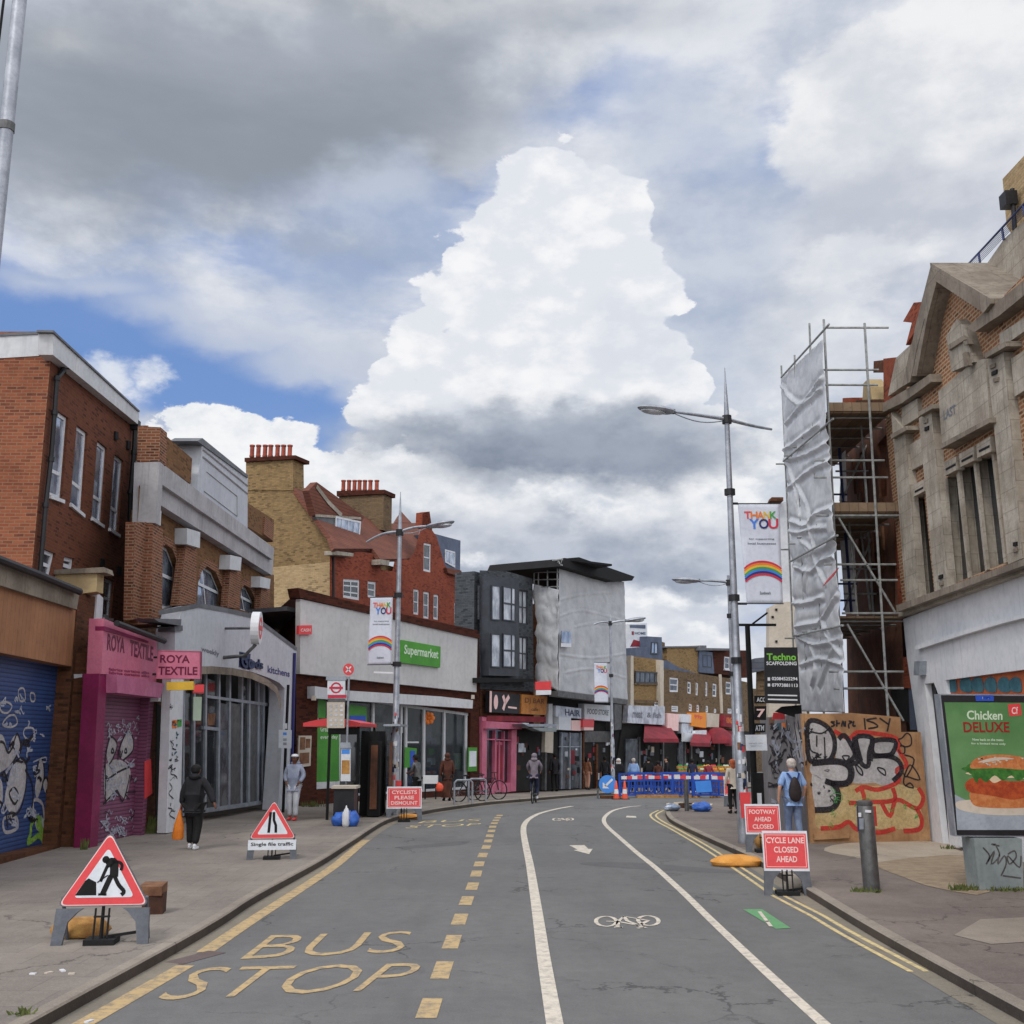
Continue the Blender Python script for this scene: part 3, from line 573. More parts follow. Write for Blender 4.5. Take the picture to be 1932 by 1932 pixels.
# road: a strip between the kerbs plus the far junction, one sheet
mb = MB(); far = [Vector((x, y)) for x, y in ((60, 110), (34, 60))]
outl = kl+[far[0]]+kr[::-1]
pts = [Vector((p.x, p.y, 0)) for p in outl]
mb2 = bpy.data.meshes.new('x')
for t in tessellate_polygon([pts]): mb.add([pts[i] for i in t], [(0, 1, 2)] if (pts[t[1]]-pts[t[0]]).cross(pts[t[2]]-pts[t[0]]).z > 0 else [(2, 1, 0)])
def slice_y(o, o_z):
    """cut a flat sheet across y so that it can follow the fall of the street, then drop it onto the ground"""
    import bmesh
    bm = bmesh.new(); bm.from_mesh(o.data)
    for y in [40]+list(range(43, 76, 4)):
        bmesh.ops.bisect_plane(bm, geom=bm.verts[:]+bm.edges[:]+bm.faces[:], plane_co=(0, y, 0), plane_no=(0, 1, 0))
    for v in bm.verts: v.co.z = gz(v.co.y)+o_z(v.co) if callable(o_z) else gz(v.co.y)+o_z
    bm.to_mesh(o.data); bm.free()
road = struct(mb.build('road', M['asphalt'])); slice_y(road, 0)
def kerb(pl, side, name):
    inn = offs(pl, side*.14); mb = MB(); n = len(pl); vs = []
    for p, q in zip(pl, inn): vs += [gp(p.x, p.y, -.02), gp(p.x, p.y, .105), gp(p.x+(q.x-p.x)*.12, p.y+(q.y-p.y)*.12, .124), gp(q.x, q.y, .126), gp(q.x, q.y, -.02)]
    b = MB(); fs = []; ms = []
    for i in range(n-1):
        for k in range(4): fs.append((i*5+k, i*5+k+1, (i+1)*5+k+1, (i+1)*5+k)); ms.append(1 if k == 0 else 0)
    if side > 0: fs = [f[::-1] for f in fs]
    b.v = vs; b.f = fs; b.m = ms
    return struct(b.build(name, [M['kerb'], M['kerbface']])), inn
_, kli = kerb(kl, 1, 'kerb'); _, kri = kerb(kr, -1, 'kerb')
def sheet(outl, name, m, oz):
    mb = MB(); pts = [Vector((p[0], p[1], 0)) for p in outl]
    for t in tessellate_polygon([pts]): mb.add([pts[i] for i in t], [(0, 1, 2)] if (pts[t[1]]-pts[t[0]]).cross(pts[t[2]]-pts[t[0]]).z > 0 else [(2, 1, 0)])
    o = mb.build(name, m); slice_y(o, oz); return o
struct(sheet(kli+[Vector((-30, 90)), Vector((-30, -8))], 'pavement', M['pave'], .12))
struct(sheet(kri+[Vector((60, 20)), Vector((60, -8))], 'pavement', M['paveR'], .12))
# pale concrete apron by the hoarding, gutter strips along the kerbs
q = [G(*p, .12) for p in K('B7', 130, 1325, 600, 1312, 860, 1345, 930, 1420, 700, 1440, 420, 1455, 250, 1420, 0, 1370)]
struct(sheet([p for p in spline([(a.x, a.y, 0) for a in q], True, 3)], 'concrete_apron', M['concrete'], .124))
q = [G(*p, .12) for p in K('B7', 330, 1440, 930, 1400, 1000, 1620, 700, 1600, 480, 1530)]
struct(sheet([p for p in spline([(a.x, a.y, 0) for a in q], True, 3)], 'dirt_patch', M['dirt'], .1262))
q = [G(*p, .12) for p in K('D', 1800, 1765, 1850, 1735, 1960, 1730, 1980, 1775, 1870, 1782)]
struct(sheet([(a.x, a.y) for a in q], 'concrete_patch', M['kerb'], .1252))
def line(pl2, w, name, m, o=.004, closed=False):
    mb = MB(); P = [gp(p[0], p[1], o) for p in pl2]; mb.ribbon(P, (0, 0, 1), w, closed)
    return struct(mb.build(name, m))
line(offs(kl[2:70], -.12), .24, 'gutter', M['gutter'], .0035); line(offs(kr[2:60], .12), .24, 'gutter', M['gutter'], .0035)
def gl(k, *a, z=0): return [G(x, y, z) for x, y in K(k, *a)]
def smooth2(p, n=6): return [Vector((v.x, v.y)) for v in spline([(q[0], q[1], 0) for q in p], n=n)]
# yellow bay edge line, two stretches broken at the cover
line(smooth2(gl('D', 100, 1965, 240, 1885, 350, 1822)), .2, 'yellow_bay_line', M['yellow'])
line(smooth2(gl('D', 386, 1797, 470, 1740, 560, 1682, 630, 1635, 665, 1606, 690, 1585)), .2, 'yellow_bay_line', M['yellow'])
line(gl('D', 327, 1818, 410, 1796), .26, 'manhole_cover', M['cover'], .0045)
dash = K('B8', 500, 870, 537, 768, 577, 650, 607, 563, 631, 493, 652, 436, 670, 391, 682, 352, 691, 322, 702, 295, 713, 270, 719, 251, 724, 235, 729, 220, 733, 207, 738, 196, 743, 187, 748, 179, 754, 172)
P = [G(*p) for p in dash]
for i, p in enumerate(P):
    a = P[max(i-1, 0)]; b = P[min(i+1, len(P)-1)]; t = (b-a).normalized()
    step = (b-a).length/(2 if 0 < i < len(P)-1 else 1); hl = step*.27
    line([p-t*hl, p+t*hl], .19, 'yellow_bay_dash', M['yellow'])
line(smooth2(gl('B8', 938, 900, 925, 817, 905, 700, 889, 600, 875, 500, 860, 400, 847, 320, 834, 260, 828, 220, 832, 198, 848, 181, 880, 165, 930, 152, 980, 143)), .15, 'white_lane_line', M['white'])
line(smooth2(gl('B8', 1850, 900, 1757, 817, 1640, 712, 1520, 601, 1400, 487, 1330, 418, 1240, 336, 1180, 288, 1125, 240, 1088, 207, 1077, 188, 1084, 172, 1108, 156, 1150, 146, 1190, 142)), .12, 'white_lane_line', M['white'])
dy = smooth2(gl('B7', 620, 2100, 200, 1880, 0, 1765))+smooth2(gl('B8', 1640, 425, 1570, 377, 1490, 325, 1400, 268, 1310, 217, 1262, 192, 1242, 178, 1240, 168, 1262, 156))[1:]
for o in (0, .17): line(offs(dy, o), .065, 'double_yellow_line', M['yellow2'])
# dark relaid strips and stains on the carriageway
def blot(k, *a, name='asphalt_patch', m='patch', o=.0025): return struct(sheet([(v.x, v.y) for v in spline([(p.x, p.y, 0) for p in gl(k, *a)], True, 3)], name, M[m], o))
blot('B8', 1015, 318, 1180, 318, 1500, 345, 1495, 352, 1260, 342, 1100, 332, 1020, 325)
blot('B8', 430, 270, 520, 262, 570, 258, 660, 250, 640, 262, 560, 268, 470, 275)
blot('B7', 110, 1880, 330, 1875, 410, 1932, 150, 1925)
# lettering
def gq(pts): P = [G(x, y) for x, y in pts]; return Quad(*[gp(p.x, p.y) for p in P], (0, 0, 1))
def gtext(pts, s, m='yellow', name='road_lettering', fat=-.008, **k):
    mb = MB(); text(mb, gq(pts), s, o=.006, fat=fat, **k); return struct(mb.build(name, M[m]))
gtext(K('D', 452, 1811, 757, 1797, 782, 1757, 512, 1765), 'BUS')
gtext(K('D', 290, 1889, 742, 1868, 806, 1817, 377, 1826), 'STOP')
gtext(K('B8', 460, 212, 690, 203, 700, 196, 480, 203), 'STOP', m='yellow2')
gtext(K('B8', 500, 196, 690, 189, 700, 183, 520, 189), 'BUS', m='yellow2')
def bikemark(pts, name='cycle_symbol'):
    q = gq(pts); mb = MB()
    for cx in (.18, .82):
        mb.ribbon([q.at(cx+.155*math.cos(a), .5+.42*math.sin(a), .006) for a in [2*PI*k/20 for k in range(20)]], (0, 0, 1), .055, True)
    for path in (((.18, .5), (.36, .55), (.66, .9)), ((.36, .55), (.46, .1), (.82, .5)), ((.46, .1), (.5, .5), (.66, .9)), ((.36, .55), (.33, 1.0), (.40, 1.02)), ((.66, .9), (.70, 1.1)), ((.28, 1.0), (.41, 1.02)), ((.62, 1.12), (.76, 1.06)), ((.66, .9), (.82, .5))):
        mb.ribbon([q.at(u, 1-v, .006) for u, v in path], (0, 0, 1), .055)
    return struct(mb.build(name, M['white']))
bikemark(K('B8', 1050, 520, 1258, 516, 1245, 480, 1045, 483))
bikemark(K('B8', 918, 189, 985, 188, 982, 179, 918, 180))
mb = MB(); q = gq(K('B8', 990, 293, 1045, 292, 1022, 264, 970, 265))
mb.poly([q.at(u, v, .006) for u, v in ((.0, 1.), (.9, 1.), (.95, .55), (1.2, .55), (.75, 0), (.05, .45), (.3, .5))])
struct(mb.build('direction_arrow', M['white']))
mb = MB(); P = gl('B8', 1610, 524, 1655, 521, 1567, 463, 1507, 463); mb.poly([gp(p.x, p.y, .005) for p in P]); struct(mb.build('green_cycle_patch', M['green']))
mb = MB(); q = gq(K('B8', 1590, 520, 1630, 520, 1560, 466, 1530, 466)); mb.ribbon([q.at(.2, .05, .009), q.at(.75, .9, .009)], (0, 0, 1), .05); mb.ribbon([q.at(.2, .3, .009), q.at(.6, .35, .009)], (0, 0, 1), .04); struct(mb.build('cycle_track_mark', M['white']))
mb = MB(); P = gl('B8', 1145, 178, 1178, 179, 1176, 174, 1148, 173); mb.poly([gp(p.x, p.y, .005) for p in P]); struct(mb.build('cycle_track_mark', M['white']))
# ---------------------------------------------------------------- left side of the street
CR.update(E1=(369.8, 1147.1, .1172), E2=(905.6, 1283, .1094), E3=(1388.6, 1192.4, .1562), E4=(0, 0, .2502), E5=(558.5, 1298, .1563), E6=(1388.6, 1433.9, .1562))
def wpart(name, mat, parent, w, pix, o0, o1, label=None):
    mb = MB(); mb.wp(w, pix, o0, o1); return mb.build(name, mat, parent, label=label)
def quadpart(name, mat, parent, w, pix, o0, o1, label=None): return wpart(name, mat, parent, w, pix, o0, o1, label)
def lettering(parent, q, s, m, u0=.05, u1=.95, v0=.2, v1=.8, name='lettering', o=.006, **k):
    mb = MB(); text(mb, q, s, u0, u1, v0, v1, o, **k); return mb.build(name, m, parent)
def rows(parent, q, lines, m, name='lettering', o=.006):
    """lines: (string, u0, u1, v0, v1)"""
    r_ = None
    for s, u0, u1, v0, v1 in lines: mb = MB(); text(mb, q, s, u0, u1, v0, v1, o); r_ = mb.build(name, m, parent)
    return r_
def lerp(a, b, t): return (a[0]+(b[0]-a[0])*t, a[1]+(b[1]-a[1])*t)
def vfill(mb, w, bl, br, depth, z0=None, o=0):
    pass
# --- low shop with the blue shutter
WB = Wall((-9.11, 13.0), (-9.62, 25.0))
def WBx(Y): return -9.42-.0435*(Y-20.92)
T = thing('shuttered_shop', 'low shop at the left edge with blue graffiti-covered roller shutter and brown fascia boards', 'shop', (-9.6, 20, .12))
mb = MB(); mb.wp(WB, [(-260, 1674), (107, 1598), (136, 1262), (-260, 1184)], -.35, -.30); sh = mb.build('roller_shutter', M['blue'], T)
g = MB()
def spray(g, w, k, pts, o, n=4): g.poly(spline(w.pp(K(k, *pts), o), True, n))
def sprayline(g, w, k, pts, wd, o, closed=False): g.ribbon(spline(w.pp(K(k, *pts), o), closed, 4), w.N, wd, closed)
ob = -.296
for p in ((-60, 1230, 20, 1200, 60, 1320, 90, 1230, 140, 1190, 150, 1290, 100, 1400, 20, 1470, -60, 1480), (60, 1560, 90, 1440, 160, 1385, 195, 1440, 190, 1600, 150, 1740, 90, 1800, 40, 1720, 40, 1640), (285, 1470, 300, 1390, 320, 1400, 330, 1500, 310, 1600, 280, 1680, 265, 1600), (325, 1560, 350, 1530, 365, 1600, 355, 1640, 335, 1620), (-60, 1520, 10, 1540, 20, 1680, -10, 1760, -60, 1780)):
    spray(g, WB, 'A2', p, ob)
for p in ((0, 960, 50, 950, 90, 980, 60, 1030, 10, 1020), (140, 860, 180, 850, 190, 930, 150, 940), (230, 885, 260, 890, 262, 940, 235, 940), (60, 1060, 110, 1050, 130, 1110, 80, 1140, 20, 1120), (190, 1150, 250, 1150, 260, 1210, 220, 1240, 180, 1200)):
    sprayline(g, WB, 'A2', p, .04, ob, True)
for p in ((30, 1830, 120, 1820, 130, 1900, 40, 1932), (250, 1700, 320, 1720, 330, 1880, 280, 1900)):
    sprayline(g, WB, 'A2', p, .07, ob, True)
g.build('graffiti_fill', M['silver'], sh)
g = MB()
for p, c in (((0, 1250, 30, 1260, 60, 1330, 90, 1300, 130, 1190, 155, 1290, 100, 1400, 40, 1480, 0, 1500), 0), ((40, 1560, 80, 1440, 160, 1375, 200, 1430, 195, 1600, 155, 1760, 90, 1815), 0), ((270, 1480, 300, 1380, 325, 1390, 335, 1500, 310, 1620), 0), ((320, 1560, 350, 1520, 372, 1600, 355, 1660), 0), ((70, 1640, 110, 1600, 140, 1660, 110, 1720), 1), ((190, 1460, 240, 1560, 250, 1700, 220, 1800), 0), ((0, 1700, 40, 1760, 60, 1900), 0)):
    sprayline(g, WB, 'A2', p, .055, ob+.004, bool(c))
g.build('graffiti_outline', M['spB'], sh)
g = MB()
for p in ((240, 420, 280, 380, 320, 400, 355, 470, 360, 560, 330, 600, 320, 540, 290, 510, 250, 540, 210, 560, 230, 500),): sprayline(g, WB, 'A3', p, .12, ob+.002, True)
spray(g, WB, 'A3', (270, 430, 310, 400, 340, 440, 350, 540, 320, 520), ob+.001)
g.build('graffiti_tag', M['lime'], sh); random.seed(17)
def scribble(w, k, x0, x1, y0, y1, n, o, m, par, wd=.03, sz=26):
    for _ in range(n):
        x, y = random.uniform(x0, x1), random.uniform(y0, y1); s_ = random.uniform(.5, 1.6)*sz; P = [(x+random.uniform(-1, 1)*s_*.8, y+random.uniform(-1, 1)*s_) for _ in range(random.randint(4, 7))]
        g = MB(); g.ribbon(spline(w.pp(K(k, *[c for p in P for c in p]), o), False, 4), w.N, random.uniform(.6, 1.3)*wd); g.build('spray_scribble', M[m], par)
scribble(WB, 'A2', 20, 440, 900, 1300, 16, ob+.005, 'spW', sh); scribble(WB, 'A2', 20, 420, 1250, 1900, 22, ob+.006, 'spW', sh, .045, 40); scribble(WB, 'A2', 20, 420, 1250, 1900, 16, ob+.007, 'spB', sh, .045, 46)
scribble(WB, 'A2', 535, 610, 1150, 1850, 9, .03, 'spW', T, .03, 24); scribble(WB, 'A2', 640, 690, 1100, 1900, 12, .075, 'spB', T, .02, 16)
wpart('shutter_guide', M['blue'], T, WB, K('A2', 500, 690, 548, 692, 500, 1932, 455, 1932)+[], -.3, -.24)
wpart('fascia_boards', M['wood'], T, WB, [(-260, 1027), (0, 1107), (145, 1152), (137.5, 1258), (0, 1231), (-260, 1181)], -.32, 0)
wpart('soffit_band', M['stoneD'], T, WB, [(-260, 980), (0, 1062), (150, 1119), (145, 1150), (0, 1104), (-260, 1024)], -.3, .1)
m_ = MB(); m_.tube(WB.pp([(-260, 968), (0, 1056), (75, 1085), (150, 1116)], .2), .08, 8); m_.build('gutter', M['black'], T)
wpart('step', M['brickW'], T, WB, [(-260, 1700), (0, 1635), (120, 1604), (107, 1594), (0, 1618), (-260, 1672)], -.3, .06)
wpart('brick_pier', M['brickW'], T, WB, [(107, 1604), (150, 1600), (182, 1126), (147, 1120), (137, 1260)], -.6, .02)
WBf = Wall((-12, 24.3), (-8, 24.3))
wpart('white_post', M['renderW'], T, WB, [(148, 1602), (168, 1600), (195, 1128), (184, 1118)], -.25, .06)
g = MB()
for p in ((180, 1320, 188, 1330, 182, 1345, 190, 1350), (160, 1500, 172, 1520, 158, 1540, 170, 1560), (165, 1440, 175, 1450, 168, 1470), (176, 1215, 181, 1225, 178, 1240, 186, 1242)): sprayline(g, WB, 'D', p, .02, .07)
g.build('graffiti_tag', M['spB'], T)
wpart('alarm_box', M['whiteP'], T, WB, K('A2', 620, 740, 672, 730, 670, 840, 622, 850), .02, .2)
# body behind and the yellow stone pier above the roof
mb = MB(); za = 4.3
mb.prism([Vector((WBx(y)-.36 - (0 if k else 9), y, .1)) for y, k in ((13, 1), (24.4, 1), (24.4, 0), (13, 0))], (0, 0, 4.1)); mb.build('shop_walls', M['brickW'], T)
wpart('parapet_stone', M['stoneY'], T, WBf, [(97, 1128), (182, 1116), (184, 1078), (97, 1081)], -.4, 0)
wpart('coping', M['stoneD'], T, WBf, [(95, 1084), (199, 1080), (196, 1070), (100, 1075)], -.45, .08)

# --- tall red-brick building with the white fascia
WT = Wall((-10.0, 18.0), (-10.45, 28.0)); c0 = WT.hit(60, 1078); c1 = WT.hit(256, 1150)
WTf = Wall((-30, c0.y), (c0.x, c0.y))
T = thing('brick_building', 'tall red-brick building at left with a white roof fascia and four slim white windows', 'building', (c0.x, c0.y, .1))
mb = MB()
wins = [K('A1', *p) for p in ((372, 1320, 468, 1356, 517, 738, 430, 680), (530, 1385, 622, 1462, 662, 852, 580, 790), (690, 1490, 770, 1545, 810, 967, 735, 905), (822, 1570, 892, 1617, 934, 1062, 865, 1010), (302, 1932, 378, 1962, 422, 1762, 332, 1725), (470, 1900, 548, 1932, 565, 1800, 485, 1782))]
wins.append(K('A2', 778, 310, 838, 318, 862, 38, 788, 8))
zt = WT.sz(100, 625)[1]
outer = [(60, 1078), (30, 1400), (228, 1300), (240, 1170), (262, 784), (100, 632)]
mb.holes(WT, outer, wins, .14, 0)
s1 = c0.x; yb = WT.hit(240, 1170)
mb.poly([Vector((c0.x, c0.y, -.2)), Vector((c0.x, c0.y, zt)), Vector((c0.x-14, c0.y, zt)), Vector((c0.x-14, c0.y, -.2))], 1)
mb.poly([Vector((c1.x, c1.y, -.2)), Vector((c1.x-14, c1.y, -.2)), Vector((c1.x-14, c1.y, zt)), Vector((c1.x, c1.y, zt))], 1)
mb.build('wall', [M['brickA2'], M['brickA']], T)  # street face takes a darker brick copy: its shade is in the colour
for i, wq_ in enumerate(wins):
    q = wq(WT, wq_)
    window(T, q, M['frameW'], M['glassS'] if i < 4 else M['glassM'], .085, (), (.3,) if i < 4 else (.5,), .05, rec=.06, bw=.08, sill=True)
mb = MB(); mb.wp(WT, K('A1', 400, 262, 1046, 790, 1052, 690, 402, 88), -.1, .22); mb.wp(WTf, K('A1', -700, 330, 400, 262, 404, 88, -700, 150), -.1, .02)
fo = mb.build('roof_fascia', M['fascia'], T)
mb = MB(); mb.wp(WT, K('A1', 402, 92, 1054, 694, 1056, 683, 404, 76), -.1, .26); mb.wp(WTf, K('A1', -700, 158, 404, 98, 406, 78, -700, 136), -.1, .05); mb.build('roof_trim', M['lead'], fo)
mb = MB(); mb.prism([Vector((c0.x-.05, c0.y+.05, zt-.6)), Vector((c1.x-.05, c1.y, zt-.6)), Vector((c1.x-14, c1.y, zt-.6)), Vector((c0.x-14, c0.y+.05, zt-.6))], (0, 0, .3)); mb.build('roof', M['lead'], T)
def drain(pix, w, o=.1, r=.055, head=True):
    mb = MB(); P = w.pp(pix, o); mb.tube(P, r, 8)
    if head: mb.box(P[0], (.22, .2, .26)); mb.box(P[0]+Vector((0, 0, .2)), (.08, .08, .3))
    for t in range(1, len(P)): mb.tube([P[t]-Vector((0, 0, .05)), P[t]+Vector((0, 0, .05))], r*1.35, 8)
    return mb.build('drainpipe', M['black'], T)
drain(K('A1', 485, 320, 478, 380, 430, 440, 412, 700, 385, 1050, 345, 1395, 300, 1932), WT)
drain(K('A1', 1022, 795, 1012, 1000, 985, 1300)+K('A2', 970, 0, 945, 345), WT, .12, .07)
mb = MB(); p = WT.pp(K('A1', 1060, 1170), .15)[0]; mb.box(p, (.3, .3, .32)); mb.build('hopper_head', M['black'], T)
for x, y in ((882, 870), (975, 940), (780, 1830), (905, 1890)): mb = MB(); mb.wp(WT, K('A1', x-10, y+30, x+12, y+36, x+14, y-24, x-8, y-32), 0, .05); mb.build('air_brick', M['blackM'], T)

# --- pink textile shop
a, b = G(172, 1598, .12), G(272, 1575, .12); WP = Wall(a, b)
T = thing('pink_shop', 'narrow pink textile shop with its purple graffiti-covered shutter closed', 'shop', (a.x, a.y, .12))
sh = wpart('roller_shutter', M['pinkS'], T, WP, [(183, 1598), (268, 1578), (282, 1312), (199, 1300)], -.3, -.22)
g = MB()
for p in ((805, 1350, 820, 1240, 850, 1215, 880, 1260, 870, 1340, 840, 1400, 815, 1400), (905, 1330, 930, 1230, 965, 1180, 1000, 1220, 1000, 1310, 960, 1370, 920, 1380), (800, 1420, 900, 1385, 980, 1450, 975, 1560, 950, 1680, 910, 1650, 880, 1620, 850, 1660, 800, 1700, 785, 1560)): spray(g, WP, 'A2', p, -.21)
g.build('graffiti_fill', M['silver'], sh)
g = MB()
for p, c in (((800, 1720, 795, 1500, 800, 1350, 830, 1225, 860, 1225, 885, 1280, 850, 1380, 825, 1420), 0), ((890, 1390, 905, 1290, 965, 1170, 1005, 1230, 1000, 1320, 930, 1390), 0), ((820, 1530, 890, 1480, 975, 1440), 0), ((780, 1720, 840, 1660, 885, 1620, 925, 1700, 960, 1600, 980, 1500), 0), ((840, 1330, 850, 1300, 860, 1330), 1), ((940, 1330, 950, 1300, 958, 1330), 1)): sprayline(g, WP, 'A2', p, .05, -.205, bool(c))
g.build('graffiti_outline', M['spB'], sh)
g = MB(); random.seed(3)
for i in range(26):
    x, y = random.uniform(800, 1080), random.choice([random.uniform(1080, 1200), random.uniform(1780, 1932)]); sprayline(g, WP, 'A2', (x, y, x+14, y-24, x+26, y+8, x+36, y-14), .022, -.2)
g.build('graffiti_tag', M['spW'], sh)
scribble(WP, 'A2', 810, 1080, 1060, 1250, 14, -.2, 'spW', sh, .025, 22); scribble(WP, 'A2', 790, 1050, 1380, 1720, 12, -.199, 'spW', sh, .03, 34); scribble(WP, 'A2', 780, 960, 1800, 1960, 14, -.198, 'spW', sh, .03, 30); scribble(WP, 'A2', 800, 1050, 1300, 1800, 8, -.197, 'spB', sh, .03, 34)
wpart('side_column', M['pinkD'], T, WP, [(169, 1602), (184, 1599), (201, 1300), (222, 1303), (222, 1271), (187, 1271)], -.3, .05)
wpart('side_column', M['pinkS'], T, WP, [(267, 1579), (273, 1577), (291, 1316), (282, 1312)], -.3, .0)
pos = MB(); pos.wp(WP, K('A2', 1095, 1400, 1140, 1380, 1150, 1640, 1095, 1680), 0, .02); pos.build('poster', M['redS'], T)
sg = wpart('fascia_sign', M['pinkSign'], T, WP, K('A2', 765, 738, 885, 745, 1180, 800, 1184, 480, 785, 320), -.25, .08)
WPo = WP.off(.08)
lettering(sg, wq(WPo, K('A2', 806, 560, 938, 582, 942, 468, 812, 430)), 'ROYA', M['maroon'], 0, 1, 0, 1)
lettering(sg, wq(WPo, K('A2', 978, 600, 1152, 645, 1156, 535, 982, 480)), 'TEXTILE', M['maroon'], 0, 1, 0, 1)
g = MB()
for v in (.25, .6): text(g, wq(WPo, K('A2', 800, 740, 1140, 770, 1140, 700, 800, 665)), 'fabrics curtains silks', .05, .95, v-.2, v+.1, .005)
g.build('small_lettering', M['pinkD'], sg)
wpart('canopy_box', M['pink'], T, WP, K('A2', 885, 880, 1212, 918, 1235, 812, 885, 742), -.25, .3)
wpart('fascia_moulding', M['pinkD'], T, WP, K('A2', 790, 410, 1120, 505, 1120, 490, 790, 378), -.1, .11)
wpart('camera_box', M['whiteP'], T, WP, K('A2', 1195, 945, 1250, 948, 1258, 880, 1200, 880), .0, .2)
mb = MB(); mb.tube(WP.pp(K('A2', 880, 355, 1240, 490), .3), .07, 8); mb.build('roof_gutter', M['black'], T)
mb = MB(); x0 = a.x-.3; mb.prism([Vector((x0, a.y, .1)), Vector((b.x-.3, b.y+.3, .1)), Vector((b.x-4, b.y+.3, .1)), Vector((x0-4, a.y, .1))], (0, 0, 4.15)); mb.build('shop_walls', M['brickW'], T)
# brick pier and doorway between the shop and the station
wpart('brick_pier', M['brickW'], T, WP, [(272, 1578), (318, 1568), (322, 1300), (291, 1310)], -.6, -.1)
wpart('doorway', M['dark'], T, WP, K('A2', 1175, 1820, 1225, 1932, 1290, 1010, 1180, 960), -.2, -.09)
# projecting sign
yq = b.y-.95; WS_ = Wall((-12, yq), (-4, yq))
T2 = thing('projecting_sign', 'pink projecting sign reading ROYA TEXTILE in maroon letters', 'sign', WS_.pp([(297, 1260)])[0])
bd = wpart('sign_board', M['pinkSign'], T2, WS_, K('A2', 1178, 776, 1510, 776, 1512, 566, 1190, 558), -.14, 0)
q = wq(WS_, K('A2', 1178, 776, 1510, 776, 1512, 566, 1190, 558))
mb = MB(); ring(mb, q, .02, .03, -.15, .012); mb.build('sign_frame', M['pinkL'], T2)
rows(bd, q, [('ROYA', .07, .76, .56, .84), ('TEXTILE', .04, .94, .14, .43)], M['maroon'])
mb = MB(); mb.tube(WS_.pp([(290, 1240), (300, 1240)], -.07), .03, 6); mb.tube(WS_.pp([(288, 1272), (300, 1272)], -.07), .03, 6); mb.build('bracket', M['black'], T2)
tag(wpart('hanging_sign', M['yel'], None, WS_, K('A2', 1258, 862, 1458, 858, 1460, 792, 1256, 800), -.1, 0), 'small yellow box sign hanging under the pink ROYA TEXTILE sign', 'sign')
tag(wpart('hanging_sign', M['redS'], None, WS_, K('A2', 1465, 875, 1535, 875, 1538, 818, 1468, 822), .4, .45), 'small red sign beside the yellow box sign, left of the station doors', 'sign')

# --- station: upper storey in brick and concrete, white curved entrance in front
WU = Wall((-9.3, 26.2), (-9.3, 42.8)); WUf = Wall((-14, 26.6), (-9.3, 26.6))
T = thing('station_building', 'brick and concrete station building with arched windows above a white arched entrance', 'station', (-9.3, 27, .12))
up = [K('D', 293, 1152, 336, 1146, 338, 1070, 326, 1036, 312, 1026, 300, 1040, 295, 1070), K('D', 371, 1147, 423, 1150, 421, 1112, 408, 1080, 391, 1068, 379, 1078, 374, 1100), K('D', 453, 1150, 485, 1160, 483, 1132, 472, 1110, 461, 1103, 455, 1112)]
mb = MB(); mb.holes(WU, [(240, 1500), (517, 1420), (517, 1085), (298, 940), (262, 915)], up, .25)
mb.prism([Vector((-9.36, 26.9, 0)), Vector((-9.36, 26.9, 8)), Vector((-9.6, 26.9, 8)), Vector((-9.6, 26.9, 0))], (0, .3, 0)); mb.build('wall', M['brickSt'], T)
# arched windows: radial glazing
for a_ in up:
    P = [p-WU.N*.2 for p in WU.pp(a_)]; mb = MB(); mb.prism(P, -WU.N*.04); 
    fr = MB(); fr.ribbon([p+WU.N*.03 for p in P], WU.N, .16, True); fr.ribbon([(P[0]+P[1])/2+WU.N*.04, P[4]+WU.N*.04], WU.N, .07)
    zc = sum(p.z for p in P[:2])/2*.45+P[3].z*.55
    fr.ribbon([Vector((P[0].x, P[0].y, zc))+WU.N*.045, Vector((P[1].x, P[1].y, zc))+WU.N*.045], WU.N, .09)
    fo = fr.build('arched_window', M['frameW'], T); mb.build('pane', M['glassS'], fo)
for i in range(3):
    mb = MB(); P = WU.pp(up[i], .01)[2:]; mb.ribbon([p+Vector((0, 0, .12)) for p in P], WU.N, .25); mb.build('brick_arch', M['brickS'], T)
mb = MB()
for k_, p in (('D', (250, 1170, 287, 1160, 290, 985, 254, 985)), ('D', (336, 1143, 370, 1138, 371, 1032, 351, 1029)), ('D', (429, 1146, 452, 1148, 455, 1078, 434, 1074)), ('A4', (270, 1480, 330, 1500, 350, 1240, 280, 1230))):
    wpart('brick_pilaster', M['brickS'], T, WU, K(k_, *p), 0, .22)
mb.wp(WUf, K('A1', 990, 2300, 1142, 2290, 1152, 1528, 1012, 1522), -.8, .02)
mb.build('brick_pilaster', M['brickS'], T)
mb = MB(); mb.wp(WU, [(297, 949), (300, 870), (517, 1034), (514, 1086)], -.3, .3); mb.wp(WUf, K('A1', 998, 1525, 1172, 1530, 1205, 1068, 1014, 1075), -.3, .04)
mb.wp(WU, [(297, 908), (514, 1056), (514.5, 1050), (298, 902)], 0, .42)
cb = mb.build('concrete_band', M['concB'], T)
mb = MB()
for k_, p in (('A1', (1158, 1520, 1212, 1552, 1218, 1440, 1162, 1400)), ('A1', (1410, 1690, 1508, 1720, 1512, 1600, 1412, 1570)), ('D', (433, 1074, 454, 1077, 456, 1052, 435, 1047)), ('A4', (272, 1232, 345, 1245, 352, 1170, 276, 1150))): wpart('concrete_corbel', M['fascia'], T, WU, K(k_, *p), 0, .34)
for kk in (K('A1', 1208, 1078, 1440, 1235, 1450, 1045, 1250, 870), K('A4', 155, 760, 372, 892, 376, 722, 162, 585)): wpart('brick_parapet', M['brickSt'], T, WU, kk, -.25, 0)
